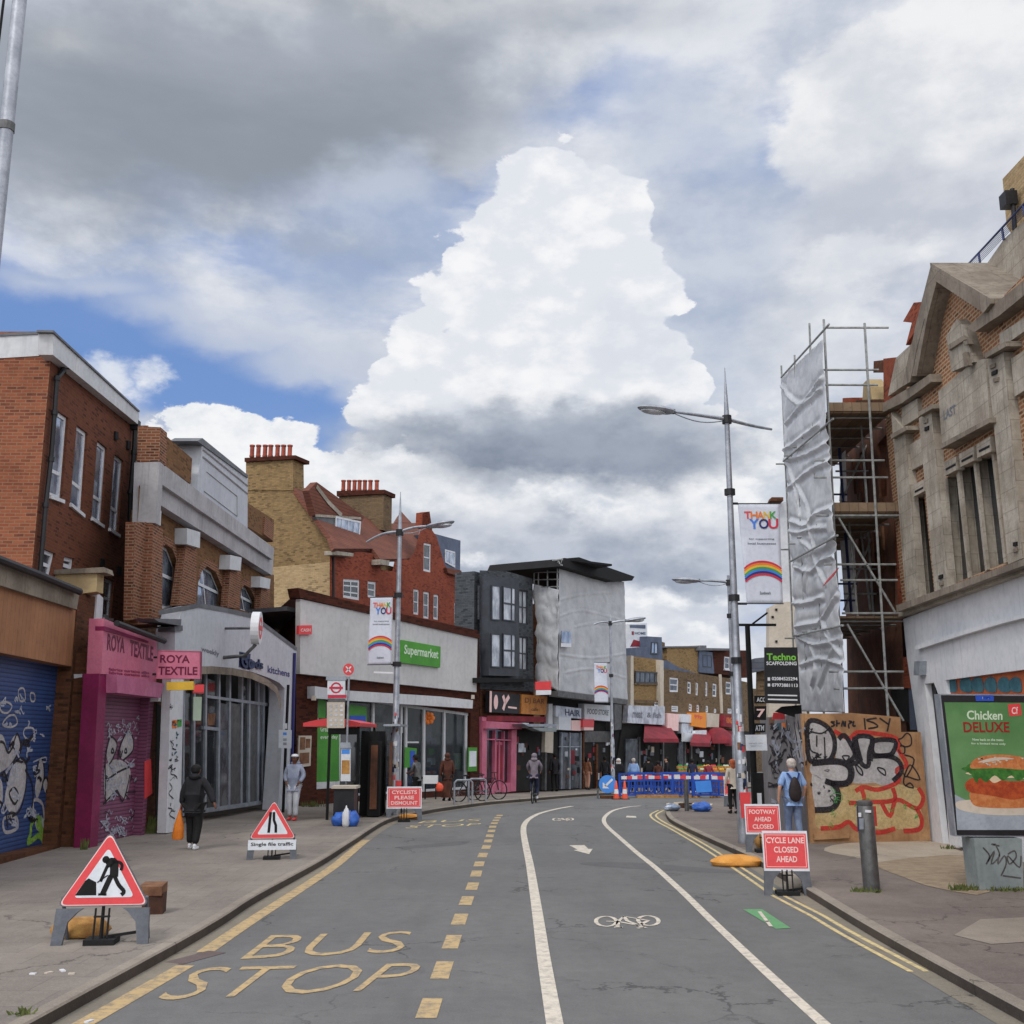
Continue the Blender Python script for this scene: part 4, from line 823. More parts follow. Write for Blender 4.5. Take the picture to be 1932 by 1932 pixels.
mb = MB(); mb.wp(WU, K('A1', 1200, 1068, 1248, 1100, 1256, 862, 1212, 812), -.5, .06); mb.build('parapet_pier', M['brickS'], T); mb = MB(); mb.wp(WUf, K('A1', 1035, 1070, 1205, 1062, 1212, 808, 1040, 800), -.5, .03); mb.build('parapet_pier', M['brickS'], T); wpart('parapet_pier', M['brickS'], T, WU, K('A4', 300, 830, 372, 885, 378, 745, 310, 700), -.3, .06)
pp = wpart('parapet_panel', M['render'], T, WU, K('A1', 1480, 1300, 1868, 1580, 1870, 1190, 1530, 905), -.6, .12)
mb = MB(); WUo = WU
for p in ((1530, 975, 1868, 1250), (1530, 1030, 1868, 1310)): mb.tube(WU.pp(K('A1', *p), .13), .035, 4)
for p in ((1560, 1145, 1790, 1330), (1790, 1330, 1790, 1480), (1790, 1480, 1540, 1290)): mb.tube(WU.pp(K('A1', *p), .13), .015, 4)
mb.build('panel_moulding', M['concB'], pp)
mb = MB(); mb.wp(WU, K('A1', 1490, 912, 1872, 1192, 1872, 1170, 1528, 890), -.65, .17); mb.build('coping', M['lead'], T)
# white entrance
a, b = G(330, 1570, .12), G(546, 1525, .12); WE = Wall(a, b)
arch = [(330, 1191), (345, 1149), (375, 1143), (422, 1151), (475, 1163), (520, 1197), (560, 1227), (547, 1526), (524, 1528), (536, 1332), (537, 1299), (527, 1288), (508, 1279), (474, 1267), (439, 1262), (400, 1260), (372, 1261), (345, 1266), (330, 1268)]
en = wpart('entrance_facade', M['render'], T, WE, arch, -.5, 0)
mb = MB(); mb.ribbon([p+Vector((0, 0, .02)) for p in WE.pp([(470, 1160), (475, 1162), (520, 1196), (560, 1226)], .02)], WE.N, .12); mb.ribbon(WE.pp([(300, 1156), (345, 1148), (375, 1142), (422, 1150), (475, 1162)], .02), WE.N, .12); mb.build('lead_coping', M['lead'], en)
mb = MB(); mb.ribbon(WE.pp([(345, 1269), (372, 1265), (400, 1264), (439, 1267), (474, 1274), (505, 1288), (522, 1302), (528, 1320), (529, 1338)], .01), WE.N, .2); mb.build('arch_band', M['stoneD'], en)
mb = MB(); mb.wp(WE, [(297, 1186), (345, 1180), (345, 1190), (330, 1192), (330, 1182)], -.4, .04); mb.wp(WE, K('A2', 1160, 320, 1370, 325, 1365, 375, 1200, 345), -.4, .1); mb.build('side_ledge', M['lead'], T)
cl = wpart('poster_column', M['renderW'], T, WE, [(313, 1572), (340, 1568), (347, 1262), (323, 1264)], -.2, .02)
g = MB()
for p in ((1300, 1100, 1330, 1110, 1340, 1090, 1370, 1100), (1290, 1250, 1310, 1270, 1300, 1300, 1330, 1310), (1280, 1450, 1300, 1440, 1290, 1490, 1320, 1500), (1280, 1560, 1300, 1600, 1275, 1640, 1310, 1680), (1270, 1750, 1300, 1760, 1280, 1800, 1320, 1830)): sprayline(g, WE, 'A2', p, .03, .03)
g.build('graffiti_tag', M['spB'], cl); scribble(WE, 'A2', 1285, 1340, 950, 1850, 16, .03, 'spB', cl, .022, 18); scribble(WE, 'A2', 1290, 1360, 950, 1400, 5, .031, 'teal', cl, .03, 16)
mb = MB(); mb.wp(WE, K('A2', 1300, 1150, 1335, 1145, 1335, 1085, 1305, 1085), .02, .03); mb.build('poster', M['oran'], cl); mb = MB(); mb.wp(WE, K('A2', 1340, 1140, 1372, 1135, 1372, 1080, 1340, 1082), .02, .03); mb.build('poster', M['grn'], cl)
# glazed screen set back behind the arch
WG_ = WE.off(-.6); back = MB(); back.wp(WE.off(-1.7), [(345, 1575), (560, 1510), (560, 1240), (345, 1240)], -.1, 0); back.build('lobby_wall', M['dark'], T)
mb = MB(); mb.prism([WE.P(0, .125, -1), WE.P(WE.L, .125, -1), WE.P(WE.L, .125, -1.7), WE.P(0, .125, -1.7)], (0, 0, .01)); mb.build('lobby_floor', M['paveR'], T)
xs = [346, 366, 388, 413, 433, 456, 470, 487, 497, 510, 522, 531]
def yb(x): return 1540-(x-346)*(28/185)
def yt(x): return 1252+(max(0, x-430)/100)**2*60
sc = MB()
for i, x in enumerate(xs): sc.wp(WG_, [(x-1.6-(0), yb(x)), (x+1.6, yb(x)), (x+3.5, yt(x)), (x+.4, yt(x))], -.08, .03)
sc.wp(WG_, [(388, 1316), (531, 1336), (531, 1330), (388, 1311)], -.08, .04); sc.wp(WG_, [(388, yb(388)), (531, yb(531)), (531, yb(531)-7), (388, yb(388)-8)], -.08, .035); sc.wp(WG_, [(385, 1376), (413, 1379), (413, 1373), (385, 1370)], -.08, .045)
so_ = sc.build('glazed_screen', M['alu'], T)
gl_ = MB()
for i in range(len(xs)-1):
    if i in (3, 4, 6, 7): continue
    gl_.wp(WG_, [(xs[i]+1, yb(xs[i])), (xs[i+1]+1, yb(xs[i+1])), (xs[i+1]+1, yt(xs[i+1])), (xs[i]+1, yt(xs[i]))], -.05, -.03)
gl_.build('pane', M['glassT'], so_)
for i in (3, 4, 6, 7):
    wpart('door', M['glassM'] if i in (3, 7) else M['metalD'], T, WG_, [(xs[i]+1, yb(xs[i])-1), (xs[i+1]+1, yb(xs[i+1])-1), (xs[i+1]+1, 1330), (xs[i]+1, 1326)], -.05, .0)
wpart('poster', M['redS'], T, WG_, K('A5', 360, 760, 480, 765, 480, 660, 370, 660), .05, .07); wpart('poster', M['card'], T, WG_, K('A5', 520, 1110, 600, 1110, 610, 980, 530, 985), -.02, 0)
wpart('poster', M['greenL'], T, WG_, K('A5', 365, 1060, 450, 1060, 460, 800, 370, 800), .02, .04)
# pole sign and lettering on the front
pr = WE.hit(484, 1185, .9); rd = thing('roundel_sign', 'white disc sign with a red ring projecting over the white station entrance', 'sign', pr)
R_ = .40; ax = Vector((math.cos(math.radians(4)), math.sin(math.radians(4)), 0)); up_ = Vector((0, 0, 1)); sd_ = ax.cross(up_)
def disc(mb, c, r, t0, t1, n=24, rz=1.12): mb.prism([c+sd_*r*math.cos(2*PI*k/n)+up_*r*rz*math.sin(2*PI*k/n)+ax*t0 for k in range(n)], ax*(t1-t0))
mb = MB(); disc(mb, pr, R_, -.11, .11); d_o = mb.build('disc', M['whiteP'], rd)
mb = MB(); mb.ribbon([pr+sd_*R_*.55*math.cos(2*PI*k/24)+up_*R_*.62*math.sin(2*PI*k/24)+ax*.115 for k in range(24)], ax, .12, True); mb.ribbon([pr-sd_*R_*.8+ax*.118, pr+sd_*R_*.8+ax*.118], ax, .13); mb.build('ring', M['redS'], d_o)
mb = MB(); mb.tube([pr-up_*.45, pr-up_*.75-WE.N*.3, pr-up_*.8-WE.N*.9], .05, 8); mb.tube([pr, pr-WE.N*.9], .035, 8); mb.build('bracket', M['metalD'], rd)
lettering(en, wq(WE, K('E1', 80, 690, 372, 780, 372, 700, 80, 610)), 'weekly', M['greyT'], 0, 1, -.35, 1, name='left_lettering')
mb = MB(); text(mb, wq(WE, K('E1', 700, 960, 900, 990, 900, 760, 700, 700)), 'Go', 0, 1, 0, 1, .06); text(mb, wq(WE, K('E1', 850, 970, 1060, 985, 1060, 850, 870, 780)), 'ods', 0, 1, 0, 1, .05)
for o_ in (.01, .02, .03, .04): text(mb, wq(WE, K('E1', 700, 960, 900, 990, 900, 760, 700, 700)), 'Go', 0, 1, 0, 1, o_); text(mb, wq(WE, K('E1', 850, 970, 1060, 985, 1060, 850, 870, 780)), 'ods', 0, 1, 0, 1, o_)
mb.wp(WE, K('E1', 690, 950, 860, 1000, 880, 740, 700, 700), 0, .008); mb.build('blue_lettering', M['navy'], en)
lettering(en, wq(WE, K('E1', 1150, 1040, 1505, 1115, 1505, 1010, 1150, 925)), 'kitchens', M['nav'], 0, 1, 0, 1, name='right_lettering')
mb = MB(); mb.tube(WE.pp([(556, 1232), (549, 1520)], .05), .05, 8); mb.build('drainpipe', M['nav'], T)

# --- supermarket
a, b = G(560, 1521, .12), G(905, 1500, .12); WM = Wall(a, b); mk = WM
T = thing('supermarket', 'single-storey dark brick supermarket clad in blank pale panels above its shop windows', 'supermarket', (a.x, a.y, .12))
def side_back(w, s, z0, z1, dx, dy):
    p = w.P(s, z0); return [p, p+Vector((dx, dy, 0)), p+Vector((dx, dy, z1-z0)), p+Vector((0, 0, z1-z0))]
wn = [(597, 1300), (597, 1502), (640, 1500), (660, 1498), (885, 1490), (885, 1350), (890, 1338)]
mb = MB(); mb.holes(WM, [(558, 1525), (905, 1502), (903, 1190), (566, 1117), (558, 1117)], [[(597, 1506), (886, 1489), (888, 1345), (600, 1306)]], .5)
zt = WM.sz(566, 1117)[1]
mb.add(side_back(WM, WM.sz(560, 1300)[0], 0, zt+.1, -2.2, 6.5), [(0, 1, 2, 3)]); mb.build('wall', M['brickD'], T)
mb = MB(); sA = WM.sz(560, 1300)[0]; mb.prism([WM.P(sA, zt-.6, -.6), WM.P(WM.L, zt-1.2, -.6), WM.P(WM.L, zt-1.2, -14), WM.P(sA, zt-.6, -14)], (0, 0, .15)); mb.build('roof', M['lead'], T)
cp = wpart('cladding', M['clad'], T, WM, [(566, 1271), (899, 1306), (901, 1203), (567, 1130)], 0, .22)
mb = MB(); mb.wp(WM, K('A4', 380, 1240, 560, 1236, 1932, 1590, 1932, 1620, 575, 1310, 380, 1290)[1:5]+[], -.2, .3); mb.build('parapet_edge', M['brickD'], T)
wpart('shop_fascia', M['fascia'], T, WM, K('A6', 120, 640, 1850, 752, 1855, 660, 1500, 620, 480, 555, 120, 508), 0, .35)
sgn = wpart('shop_sign', M['greenS'], T, WM, K('A4', 1335, 1800, 1632, 1838, 1635, 1680, 1345, 1630), .22, .34)
lettering(sgn, wq(WM, K('A4', 1335, 1800, 1632, 1838, 1635, 1680, 1345, 1630), .34), 'Supermarket', M['greenL'], .06, .94, .28, .82)
wpart('small_sign', M['redS'], T, WM, K('A4', 565, 1588, 662, 1588, 665, 1518, 568, 1520), .22, .34)
rows(T, wq(WM, K('A4', 565, 1588, 662, 1588, 665, 1518, 568, 1520), .34), [('CASH', .12, .88, .3, .65)], M['pinkT'])
wpart('interior', M['shopfloor'], T, WM, [(560, 1512), (900, 1492), (900, 1320), (560, 1290)], -3.6, -3.5)
mb = MB(); mb.prism([WM.P(.3, .14, -.5), WM.P(WM.L-.2, .14, -.5), WM.P(WM.L-.2, .14, -3.6), WM.P(.3, .14, -3.6)], (0, 0, .02)); mb.build('shop_floor', M['shopfloor'], T)
random.seed(21)
for i in range(26):
    x = random.choice([660, 672, 684, 712, 724, 738, 775, 806, 815, 826, 850, 862, 870])+random.uniform(-4, 4); y = random.uniform(1350, 1470); w_ = random.uniform(5, 16); h_ = random.uniform(6, 34)
    wpart('window_display', M[random.choice(['greenP', 'cab', 'metalD', 'cream2', 'lettuce', 'card', 'yel', 'slabB', 'curtain', 'greenL', 'metalD', 'brownD', 'cab'])], T, WM, [(x, y+h_), (x+w_, y+h_), (x+w_, y), (x, y)], -.5, -.42-.01*(i % 6))  # made-up bright goods close behind the glass, added to lighten the dark interior
for i in range(34):
    a_ = random.uniform(1.2, WM.L-.6); o_ = random.choice([-.9, -1.6, -2.4, -3.2]); z_ = .14+random.uniform(0, 2.2); w_ = random.uniform(.3, .9); h_ = random.uniform(.15, .7)
    mb = MB(); mb.wr(WM, a_, min(a_+w_, WM.L-.3), z_, z_+h_, o_-.2, o_); mb.build('shelf_goods', M[random.choice(['greenL', 'cab', 'curtain', 'cream2', 'lettuce', 'cardD', 'yel', 'slabB', 'whiteS', 'blackM', 'blackM', 'dark'])], T)
WMi = WM.off(-.15)
fx = [597, 640, 694, 703, 757, 766, 792, 800, 837, 845, 877, 885]
mb = MB()
def yb(x): return 1507-(x-597)*(18/289)
def yt(x): return 1306+(x-600)*(39/288)
for i, x in enumerate((598, 640, 704, 757, 766, 800, 838, 879, 886)): mb.wp(WMi, [(x-1.5, yb(x)), (x+2.0, yb(x)), (x+3.0, yt(x)), (x-.6, yt(x))], -.1, .04)
mb.wp(WMi, [(597, yb(597)), (886, yb(886)), (886, yb(886)-5), (597, yb(597)-5)], -.1, .03); mb.wp(WMi, [(598, yt(598)+6), (888, yt(888)+6), (888, yt(888)), (598, yt(598))], -.1, .03)
mb.wp(WMi, [(766, 1402), (790, 1402), (790, 1399), (766, 1399)], -.1, .035); fr = mb.build('window_frame', M['fascia'], T)
mb = MB(); mb.wp(WMi, [(597, 1506), (886, 1489), (888, 1345), (600, 1306)], -.06, -.03); mb.build('pane', M['glassT'], fr)
WMp = WM.off(-.12)
wpart('poster', M['greenP'], T, WMp, [(597, 1476), (640, 1473), (640, 1362), (598, 1358)], 0, .02, 'large plain green window poster')
g = MB()
for v, s in ((.93, 'Great value'), (.85, 'every day')): text(g, wq(WMp, [(600, 1400), (640, 1398), (640, 1366), (600, 1362)]), s, .08, .9, (v-.85)*5.5+.08, (v-.85)*5.5+.35, .03)
g.build('lettering', M['greenL'], T)
wpart('poster', M['greenP'], T, WMp, [(600, 1355), (614, 1355), (615, 1322), (601, 1318)], 0, .02); wpart('poster', M['greenP'], T, WMp, [(656, 1364), (692, 1366), (692, 1334), (656, 1328)], 0, .02); wpart('poster', M['blueH'], T, WMp, [(660, 1363), (690, 1363), (690, 1350), (660, 1350)], .02, .03)
wpart('stall_riser', M['fascia'], T, WMp, [(594, 1489), (640, 1486), (640, 1474), (594, 1476)], 0, .06); wpart('plinth', M['brickD'], T, WMp, [(592, 1512), (640, 1508), (640, 1487), (594, 1490)], 0, .05)
wpart('poster', M['greenP'], T, WMp, K('A6', 1100, 1400, 1220, 1400, 1240, 1190, 1110, 1175), 0, .02); wpart('poster', M['blueH'], T, WMp, K('A6', 1165, 1400, 1215, 1400, 1220, 1215, 1165, 1215), .02, .03)
q = wq(WM, K('A6', 1800, 1445, 1898, 1438, 1900, 1180, 1805, 1178), .04); po = wpart('wall_poster', M['greenP'], T, WM, K('A6', 1800, 1445, 1898, 1438, 1900, 1180, 1805, 1178), 0, .04)
mb = MB(); qbox(mb, q, .1, .9, .2, .85, 0, .01); mb.build('poster_picture', M['whiteS'], po)
q = wq(WM, K('E5', 35, 745, 185, 745, 185, 590, 35, 590), .03); po = wpart('notice_board', M['cream2'], T, WM, [(562, 1448), (586, 1445), (588, 1388), (564, 1388)], 0, .05)
mb = MB(); 
for u0, u1, v0, v1 in ((.1, .5, .55, .95), (.55, .9, .6, .9), (.1, .85, .1, .45)): qbox(mb, wq(WM, [(562, 1448), (586, 1445), (588, 1388), (564, 1388)], .05), u0, u1, v0, v1, 0, .01)
mb.build('notices', M['card'], po)
for c_ in (WM.hit(1853*.1719+573.6, 1207.5+625*.1719, .2), WM.hit(592, 1317, .4)): mb = MB(); mb.box(c_, (.14, .14, .16)); mb.build('security_light', M['cream2'], T)
mb = MB()
for p in ((1350, 1930, 860), ): 
    P = WM.hit(809, 1355, -.05)
    for k in range(7): a_ = 2*PI*k/7; mb.ell(P+Vector((.16*math.cos(a_), -.05, .17*math.sin(a_))), (.09, .05, .09), 0, 8, 6)
    mb.ell(P, (.1, .07, .1), 0, 8, 6)
tag(mb.build('balloon_bunch', M['oran']), 'orange flower-shaped balloon behind the supermarket window', 'balloon')
# ---------------------------------------------------------------- middle distance: mansion block, grey building, wrapped building, far shops
class Plane:
    def __init__(s, p, n): s.p = Vector(p); s.N = Vector(n).normalized()
    def hit(s, x, y, o=0):
        r = ray(x, y); c = Vector((0, 0, H)); t = (s.p+s.N*o-c).dot(s.N)/r.dot(s.N); return c+r*t
    def pp(s, pts, o=0): return [s.hit(x, y, o) for x, y in pts]
def parts(name, mat, parent, w, lst, o0, o1):
    for p in lst: wpart(name, mat, parent, w, p, o0, o1)
A_ = Vector((RX(630, 50), 50)); u_ = Vector((.37, .93)).normalized(); v_ = Vector((-u_.y, u_.x))
WN = Wall(A_, A_+u_*14); WNg = Wall(A_, A_+v_*12)
T = thing('mansion_block', 'red and yellow brick mansion block with tall chimney stacks and gables behind the supermarket', 'building', (A_.x, A_.y, 0))
gab = wpart('gable_wall', M['brickY'], T, WNg, K('A4', 800, 1500, 800, 850, 522, 480, 165, 480, 165, 1500), -.3, 0)
wpart('render_patch', M['brickYp'], T, WNg, K('A4', 300, 1400, 798, 1400, 798, 1042, 390, 1078, 300, 1085), 0, .03)
def stack(w, body, cap, pots, y0, y1, k='A4', m='brickY', pr=9):
    st = MB(); st.wp(w, K(k, *body), -.9, .05); so_ = st.build('chimney_stack', M[m], T)
    c_ = MB(); c_.wp(w, K(k, *cap), -1.05, .2); c_.build('chimney_cap', M['brickD'], so_)
    for x in pots:
        b = w.hit(*K(k, x, y0)[0], -.4); t_ = w.hit(*K(k, x, y1)[0], -.4); r_ = .135
        g = MB(); hh = (t_.z-b.z); g.lathe([(r_*.85, 0), (r_, hh*.1), (r_*.82, hh*.2), (r_*.8, hh*.85), (r_, hh*.88), (r_, hh), (r_*.7, hh)], b, 10); g.build('chimney_pot', M['pot'], so_, smooth=True)
stack(WNg, (168, 500, 522, 500, 520, 262, 165, 268), (155, 285, 538, 262, 540, 235, 155, 255), (210, 258, 308, 350, 402, 447, 495), 250, 160)
WN2 = Wall(A_+u_*7+v_*3, A_+u_*7+v_*12)
stack(WN2, (868, 760, 1200, 800, 1205, 520, 868, 530), (850, 545, 1210, 525, 1212, 495, 850, 505), (900, 942, 984, 1022, 1062, 1104, 1152), 505, 425, m='brickB')
P0 = WN.hit(*K('A4', 800, 850)[0]); P1 = WNg.hit(*K('A4', 522, 475)[0]); RP = Plane(P0, WN.U.cross(P1-P0) if WN.U.cross(P1-P0).z > 0 else -WN.U.cross(P1-P0))
def rp(name, m, pix, o=0, th=.2):
    mb = MB(); mb.prism(RP.pp(pix, o), -RP.N*th); return mb.build(name, M[m], T)
rp('tiled_roof', 'tile', K('A4', 800, 850, 515, 462, 660, 495, 860, 568, 1060, 700, 1180, 752, 1490, 745, 1430, 1015, 1180, 1020, 1120, 940, 830, 940))
WNb = WN.off(-.9)
wpart('dormer_roof', M['tile'], T, WNb, K('A4', 640, 500, 700, 438, 1060, 700, 1040, 735, 860, 690, 690, 690), -.35, 0)
mb = MB(); mb.ribbon(WNb.pp(K('A4', 700, 470, 790, 590, 890, 690), .04), WNb.N, .22); mb.ribbon(WNb.pp(K('A4', 690, 690, 1035, 712), .04), WNb.N, .12); mb.build('barge_board', M['stone'], T)
wpart('dormer_cheek', M['lead'], T, WNb, K('A4', 690, 700, 842, 700, 842, 900, 780, 860), -.2, -.02)
window(T, wq(WNb, K('A4', 840, 905, 1020, 925, 1035, 735, 845, 695), .05), M['frameW'], M['glassS'], .1, (.25, .5, .75), (), .05)
wpart('dormer_base', M['tile'], T, WNb, K('A4', 832, 950, 1190, 970, 1040, 905, 1020, 925, 840, 905), -.5, .1)
openings = [K('A4', *p) for p in ((900, 1310, 1025, 1332, 1027, 1175, 900, 1168), (1085, 1305, 1148, 1322, 1150, 1192, 1085, 1185), (1505, 1108, 1563, 1122, 1565, 905, 1508, 895), (1430, 1435, 1472, 1442, 1475, 1252, 1430, 1244), (1505, 1465, 1550, 1472, 1552, 1270, 1505, 1262), (1580, 1472, 1620, 1480, 1622, 1290, 1582, 1284), (1738, 1500, 1783, 1515, 1785, 1358, 1738, 1350))]
mb = MB(); mb.holes(WN, K('A4', 800, 1700, 800, 860, 835, 855, 835, 960, 1060, 965, 1175, 990, 1185, 1100, 1270, 1110, 1290, 1020, 1400, 1022, 1440, 960, 1490, 760, 1500, 670, 1552, 662, 1570, 800, 1605, 850, 1665, 1060, 1700, 1115, 1805, 1150, 1812, 1800, 800, 1800), openings, .2)
mb.prism(WN.pp(K('A4', 1495, 780, 1500, 668, 1552, 660, 1572, 800), 0), -WN.N*.4); mb.build('front_wall', M['brickR'], T)
for i, o_ in enumerate(openings): window(T, wq(WN, o_), M['frameW'], M['glassD'] if i == 0 else M['glassM'], .12, (.5,) if i in (0,) else (), (.5,) if i else (.33, .66), .05, rec=.05, bw=.06)
mb = MB(); mb.wp(WN, K('A4', 830, 985, 975, 1000, 980, 975, 830, 955), 0, .5); mb.build('stone_eaves', M['stone'], T)
wpart('stone_eaves', M['stone'], T, WN, K('A4', 1180, 1060, 1245, 1070, 1250, 1030, 1180, 1020), 0, .5)
rp('gable_roof', 'tile', K('A4', 1290, 745, 1340, 662, 1415, 745), -3, .5)
wpart('roof_dormer', M['slabB'], T, WN.off(-1), K('A4', 1640, 1100, 1782, 1112, 1785, 880, 1590, 828), -2, 0)
window(T, wq(WN.off(-1), K('A4', 1672, 1045, 1745, 1085, 1745, 965, 1670, 945), .05), M['frameW'], M['glassS'], .08, (.5,), (), .04)
wpart('eaves_roof', M['tile'], T, WN, K('A4', 1690, 1125, 1810, 1158, 1790, 1105, 1680, 1085), -1, .2)
wpart('downpipe', M['black'], T, WN, K('A4', 828, 1320, 838, 1320, 835, 1000, 828, 1000), 0, .08)
mb = MB(); b0 = WN.P(14, 0, -.35); mb.prism([WN.P(.3, 0, -.35), WN.P(14, 0, -.35), WN.P(14, 0, -10), WN.P(.3, 0, -10)], (0, 0, P0.z-.4)); mb.build('block_body', M['brickY'], T)

# --- dark grey building
a, b = G(905, 1500, .12), G(1118, 1488, .12); WGr = Wall(a, a+(b-a).normalized()*9); ug = WGr.u
T = thing('grey_building', 'dark grey painted brick building with two storeys of tall bay windows above the pink shopfront', 'building', (a.x, a.y, gz(a.y)))
wn = [K('A7', *p) for p in ((695, 965, 790, 978, 790, 600, 695, 588), (697, 1470, 790, 1482, 790, 1110, 697, 1098), (270, 912, 316, 916, 318, 548, 270, 542), (268, 1436, 316, 1442, 318, 1080, 270, 1074))]
mb = MB(); mb.holes(WGr, [(905, 1300), (1007, 1305), (1005, 1092), (957, 1078), (905, 1076)], wn, .15); mb.build('wall', M['brickG'], T)
for i in (0, 1, 2, 3): window(T, wq(WGr, wn[i]), M['frameG'], M['curtain'] if i < 2 else M['glassS'], .07, (.5,) if i < 2 else (), (.5,), .05, rec=.05, bw=.06)
bay = MB(); sb = [WGr.sz(924, 1200)[0], WGr.sz(972, 1200)[0]]; zt, zb_ = WGr.sz(950, 1094)[1], WGr.sz(950, 1266)[1]
bay.wp(WGr, K('A7', 360, 1530, 690, 1540, 690, 470, 360, 440), 0, .4); bo = bay.build('bay', M['frameG'], T)
for p in ((395, 922, 490, 930, 492, 545, 395, 538), (520, 925, 655, 942, 657, 570, 520, 545), (390, 1440, 490, 1446, 492, 1075, 390, 1068), (520, 1440, 655, 1446, 657, 1080, 520, 1068)):
    window(T, wq(WGr, K('A7', *p), .46), M['frameG'], M['curtain'], .05, (.68,) if p[0] > 500 else (), (.5,) if p[0] > 500 else (), .05, bw=.08)
wpart('black_cornice', M['blackM'], T, WGr, K('A7', 250, 1610, 850, 1600, 850, 1570, 250, 1555), 0, .5)
s0_ = WGr.sz(905, 1200)[0]+.02; mb = MB(); mb.prism([WGr.P(s0_, 0, -.3), WGr.P(WGr.sz(1007, 1200)[0], 0, -.3), WGr.P(WGr.sz(1007, 1200)[0], 0, -1.3), WGr.P(s0_, 0, -1.3)], (0, 0, WGr.sz(957, 1083)[1]-.15)); mb.build('building_body', M['brickG'], T)
wpart('base_wall', M['brickW'], T, WGr, [(905, 1500), (1007, 1494), (1007, 1300), (905, 1282)], -.3, -.12)
# pink shopfront
SF = WGr
sf = thing('pink_shopfront', 'pink painted shopfront with glazed door under a maroon fascia, right of the supermarket', 'shopfront', (a.x, a.y, gz(a.y)+.12))
wpart('window_glass', M['glassD'], sf, SF, K('A8', 330, 1200, 660, 1190, 660, 640, 330, 620), -.15, -.08)
parts('pilaster', M['pinkL'], sf, SF, [K('A8', 285, 1335, 335, 1340, 342, 500, 288, 490), K('A8', 600, 1312, 660, 1308, 668, 630, 612, 640)], -.1, .12)
wpart('fascia', M['pinkL'], sf, SF, K('A8', 330, 620, 722, 628, 725, 560, 332, 538), 0, .3); wpart('upper_fascia', M['redD'], sf, SF, K('A8', 340, 535, 985, 555, 985, 490, 345, 478), 0, .15)
parts('stall_riser', M['pinkL'], sf, SF, [K('A8', 335, 1340, 425, 1335, 425, 1220, 335, 1225), K('A8', 520, 1322, 605, 1315, 605, 1215, 525, 1218)], -.1, .1)
parts('glazing_bar', M['pinkL'], sf, SF, [K('A8', 425, 1310, 432, 1310, 440, 640, 432, 640), K('A8', 520, 1310, 528, 1310, 535, 650, 527, 650), K('A8', 335, 745, 610, 755, 610, 742, 335, 732), K('A8', 470, 1290, 480, 1290, 484, 760, 476, 760)], -.08, .08)
dr = wpart('door', M['pinkL'], sf, SF, K('A8', 432, 1320, 518, 1318, 524, 770, 436, 765), -.06, .0); wpart('door_glass', M['redD'], dr, SF, K('A8', 450, 1180, 505, 1180, 510, 800, 455, 800), 0, .02)
bs_ = tag(wpart('black_sign', M['black'], None, SF, K('A8', 365, 440, 692, 458, 708, 248, 368, 208), .05, .25), 'black shop sign with a pale logo above the pink shopfront', 'shop sign')
q = wq(SF, K('A8', 365, 440, 692, 458, 708, 248, 368, 208), .25)
mb = MB(); mb.poly([q.at(.2+.07*math.cos(t_/12*2*PI), .5+.36*math.sin(t_/12*2*PI), .01) for t_ in range(12)]); mb.ribbon([q.at(.42, .85, .01), q.at(.5, .5, .01), q.at(.44, .15, .01)], q.n, .2); mb.ribbon([q.at(.62, .85, .01), q.at(.5, .5, .01)], q.n, .2); mb.ribbon([q.at(.6, .3, .01), q.at(.9, .28, .01)], q.n, .08); qbox(mb, q, 0, .06, 0, 1, 0, .02); mb.build('logo', M['pinkT'], bs_)
am = tag(wpart('amber_sign', M['amber'], None, SF, K('A8', 715, 458, 990, 472, 1002, 268, 722, 245), .05, .25), 'amber shop sign with reddish lettering beside the black one', 'shop sign')
rows(am, wq(SF, K('A8', 715, 458, 990, 472, 1002, 268, 722, 245), .25), [('DJ BAR', .12, .9, .5, .85), ('cafe', .38, .66, .18, .36)], M['card'])
# --- dark shop with green awning and the small glazed shops
pL = WGr.hit(1008, 1300).xy
ds = thing('dark_shop', 'dark open shop under a small grey-green awning, between the pink shopfront and glazed shops', 'shop', (pL.x, pL.y, gz(pL.y)))
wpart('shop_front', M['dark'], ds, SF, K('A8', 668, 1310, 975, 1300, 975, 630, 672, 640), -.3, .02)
mb = MB(); mb.wp(SF, K('A8', 800, 600, 1110, 600, 1110, 570, 745, 570), 0, .9); mb.build('awning_box', M['alu'], ds); wpart('awning_cloth', M['cab'], ds, SF, K('A8', 830, 610, 1110, 610, 1100, 655, 930, 650), .5, .9)
wpart('poster', M['curtain'], ds, SF, K('A8', 685, 880, 765, 880, 765, 800, 690, 780), .02, .05)
wpart('white_fascia', M['fascia'], ds, SF, K('A8', 735, 615, 795, 615, 800, 560, 738, 556), 0, .3)
gs = thing('glazed_shops', 'pair of glazed shopfronts with white sign boxes under the scaffold wrapping', 'shop', (pL.x+1, pL.y+1, gz(pL.y)))
SF2 = Wall(pL+ug*.1, pL+ug*14)
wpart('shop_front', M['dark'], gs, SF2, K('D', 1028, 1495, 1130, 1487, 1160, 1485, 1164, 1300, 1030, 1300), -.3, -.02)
wpart('column', M['cream2'], gs, SF2, K('A8', 975, 880, 1065, 890, 1070, 650, 980, 655), 0, .2); wpart('column', M['renderW'], gs, SF2, K('A8', 1010, 650, 1060, 650, 1060, 350, 1020, 350), 0, .2); wpart('column', M['metalD'], gs, SF2, K('A8', 975, 1300, 995, 1300, 1000, 880, 980, 880), 0, .2)
parts('window_glass', M['glassM'], gs, SF2, [K('A8', 1135, 1285, 1250, 1280, 1250, 670, 1135, 660), K('A8', 1260, 1280, 1370, 1275, 1370, 670, 1260, 670)], 0, .04)
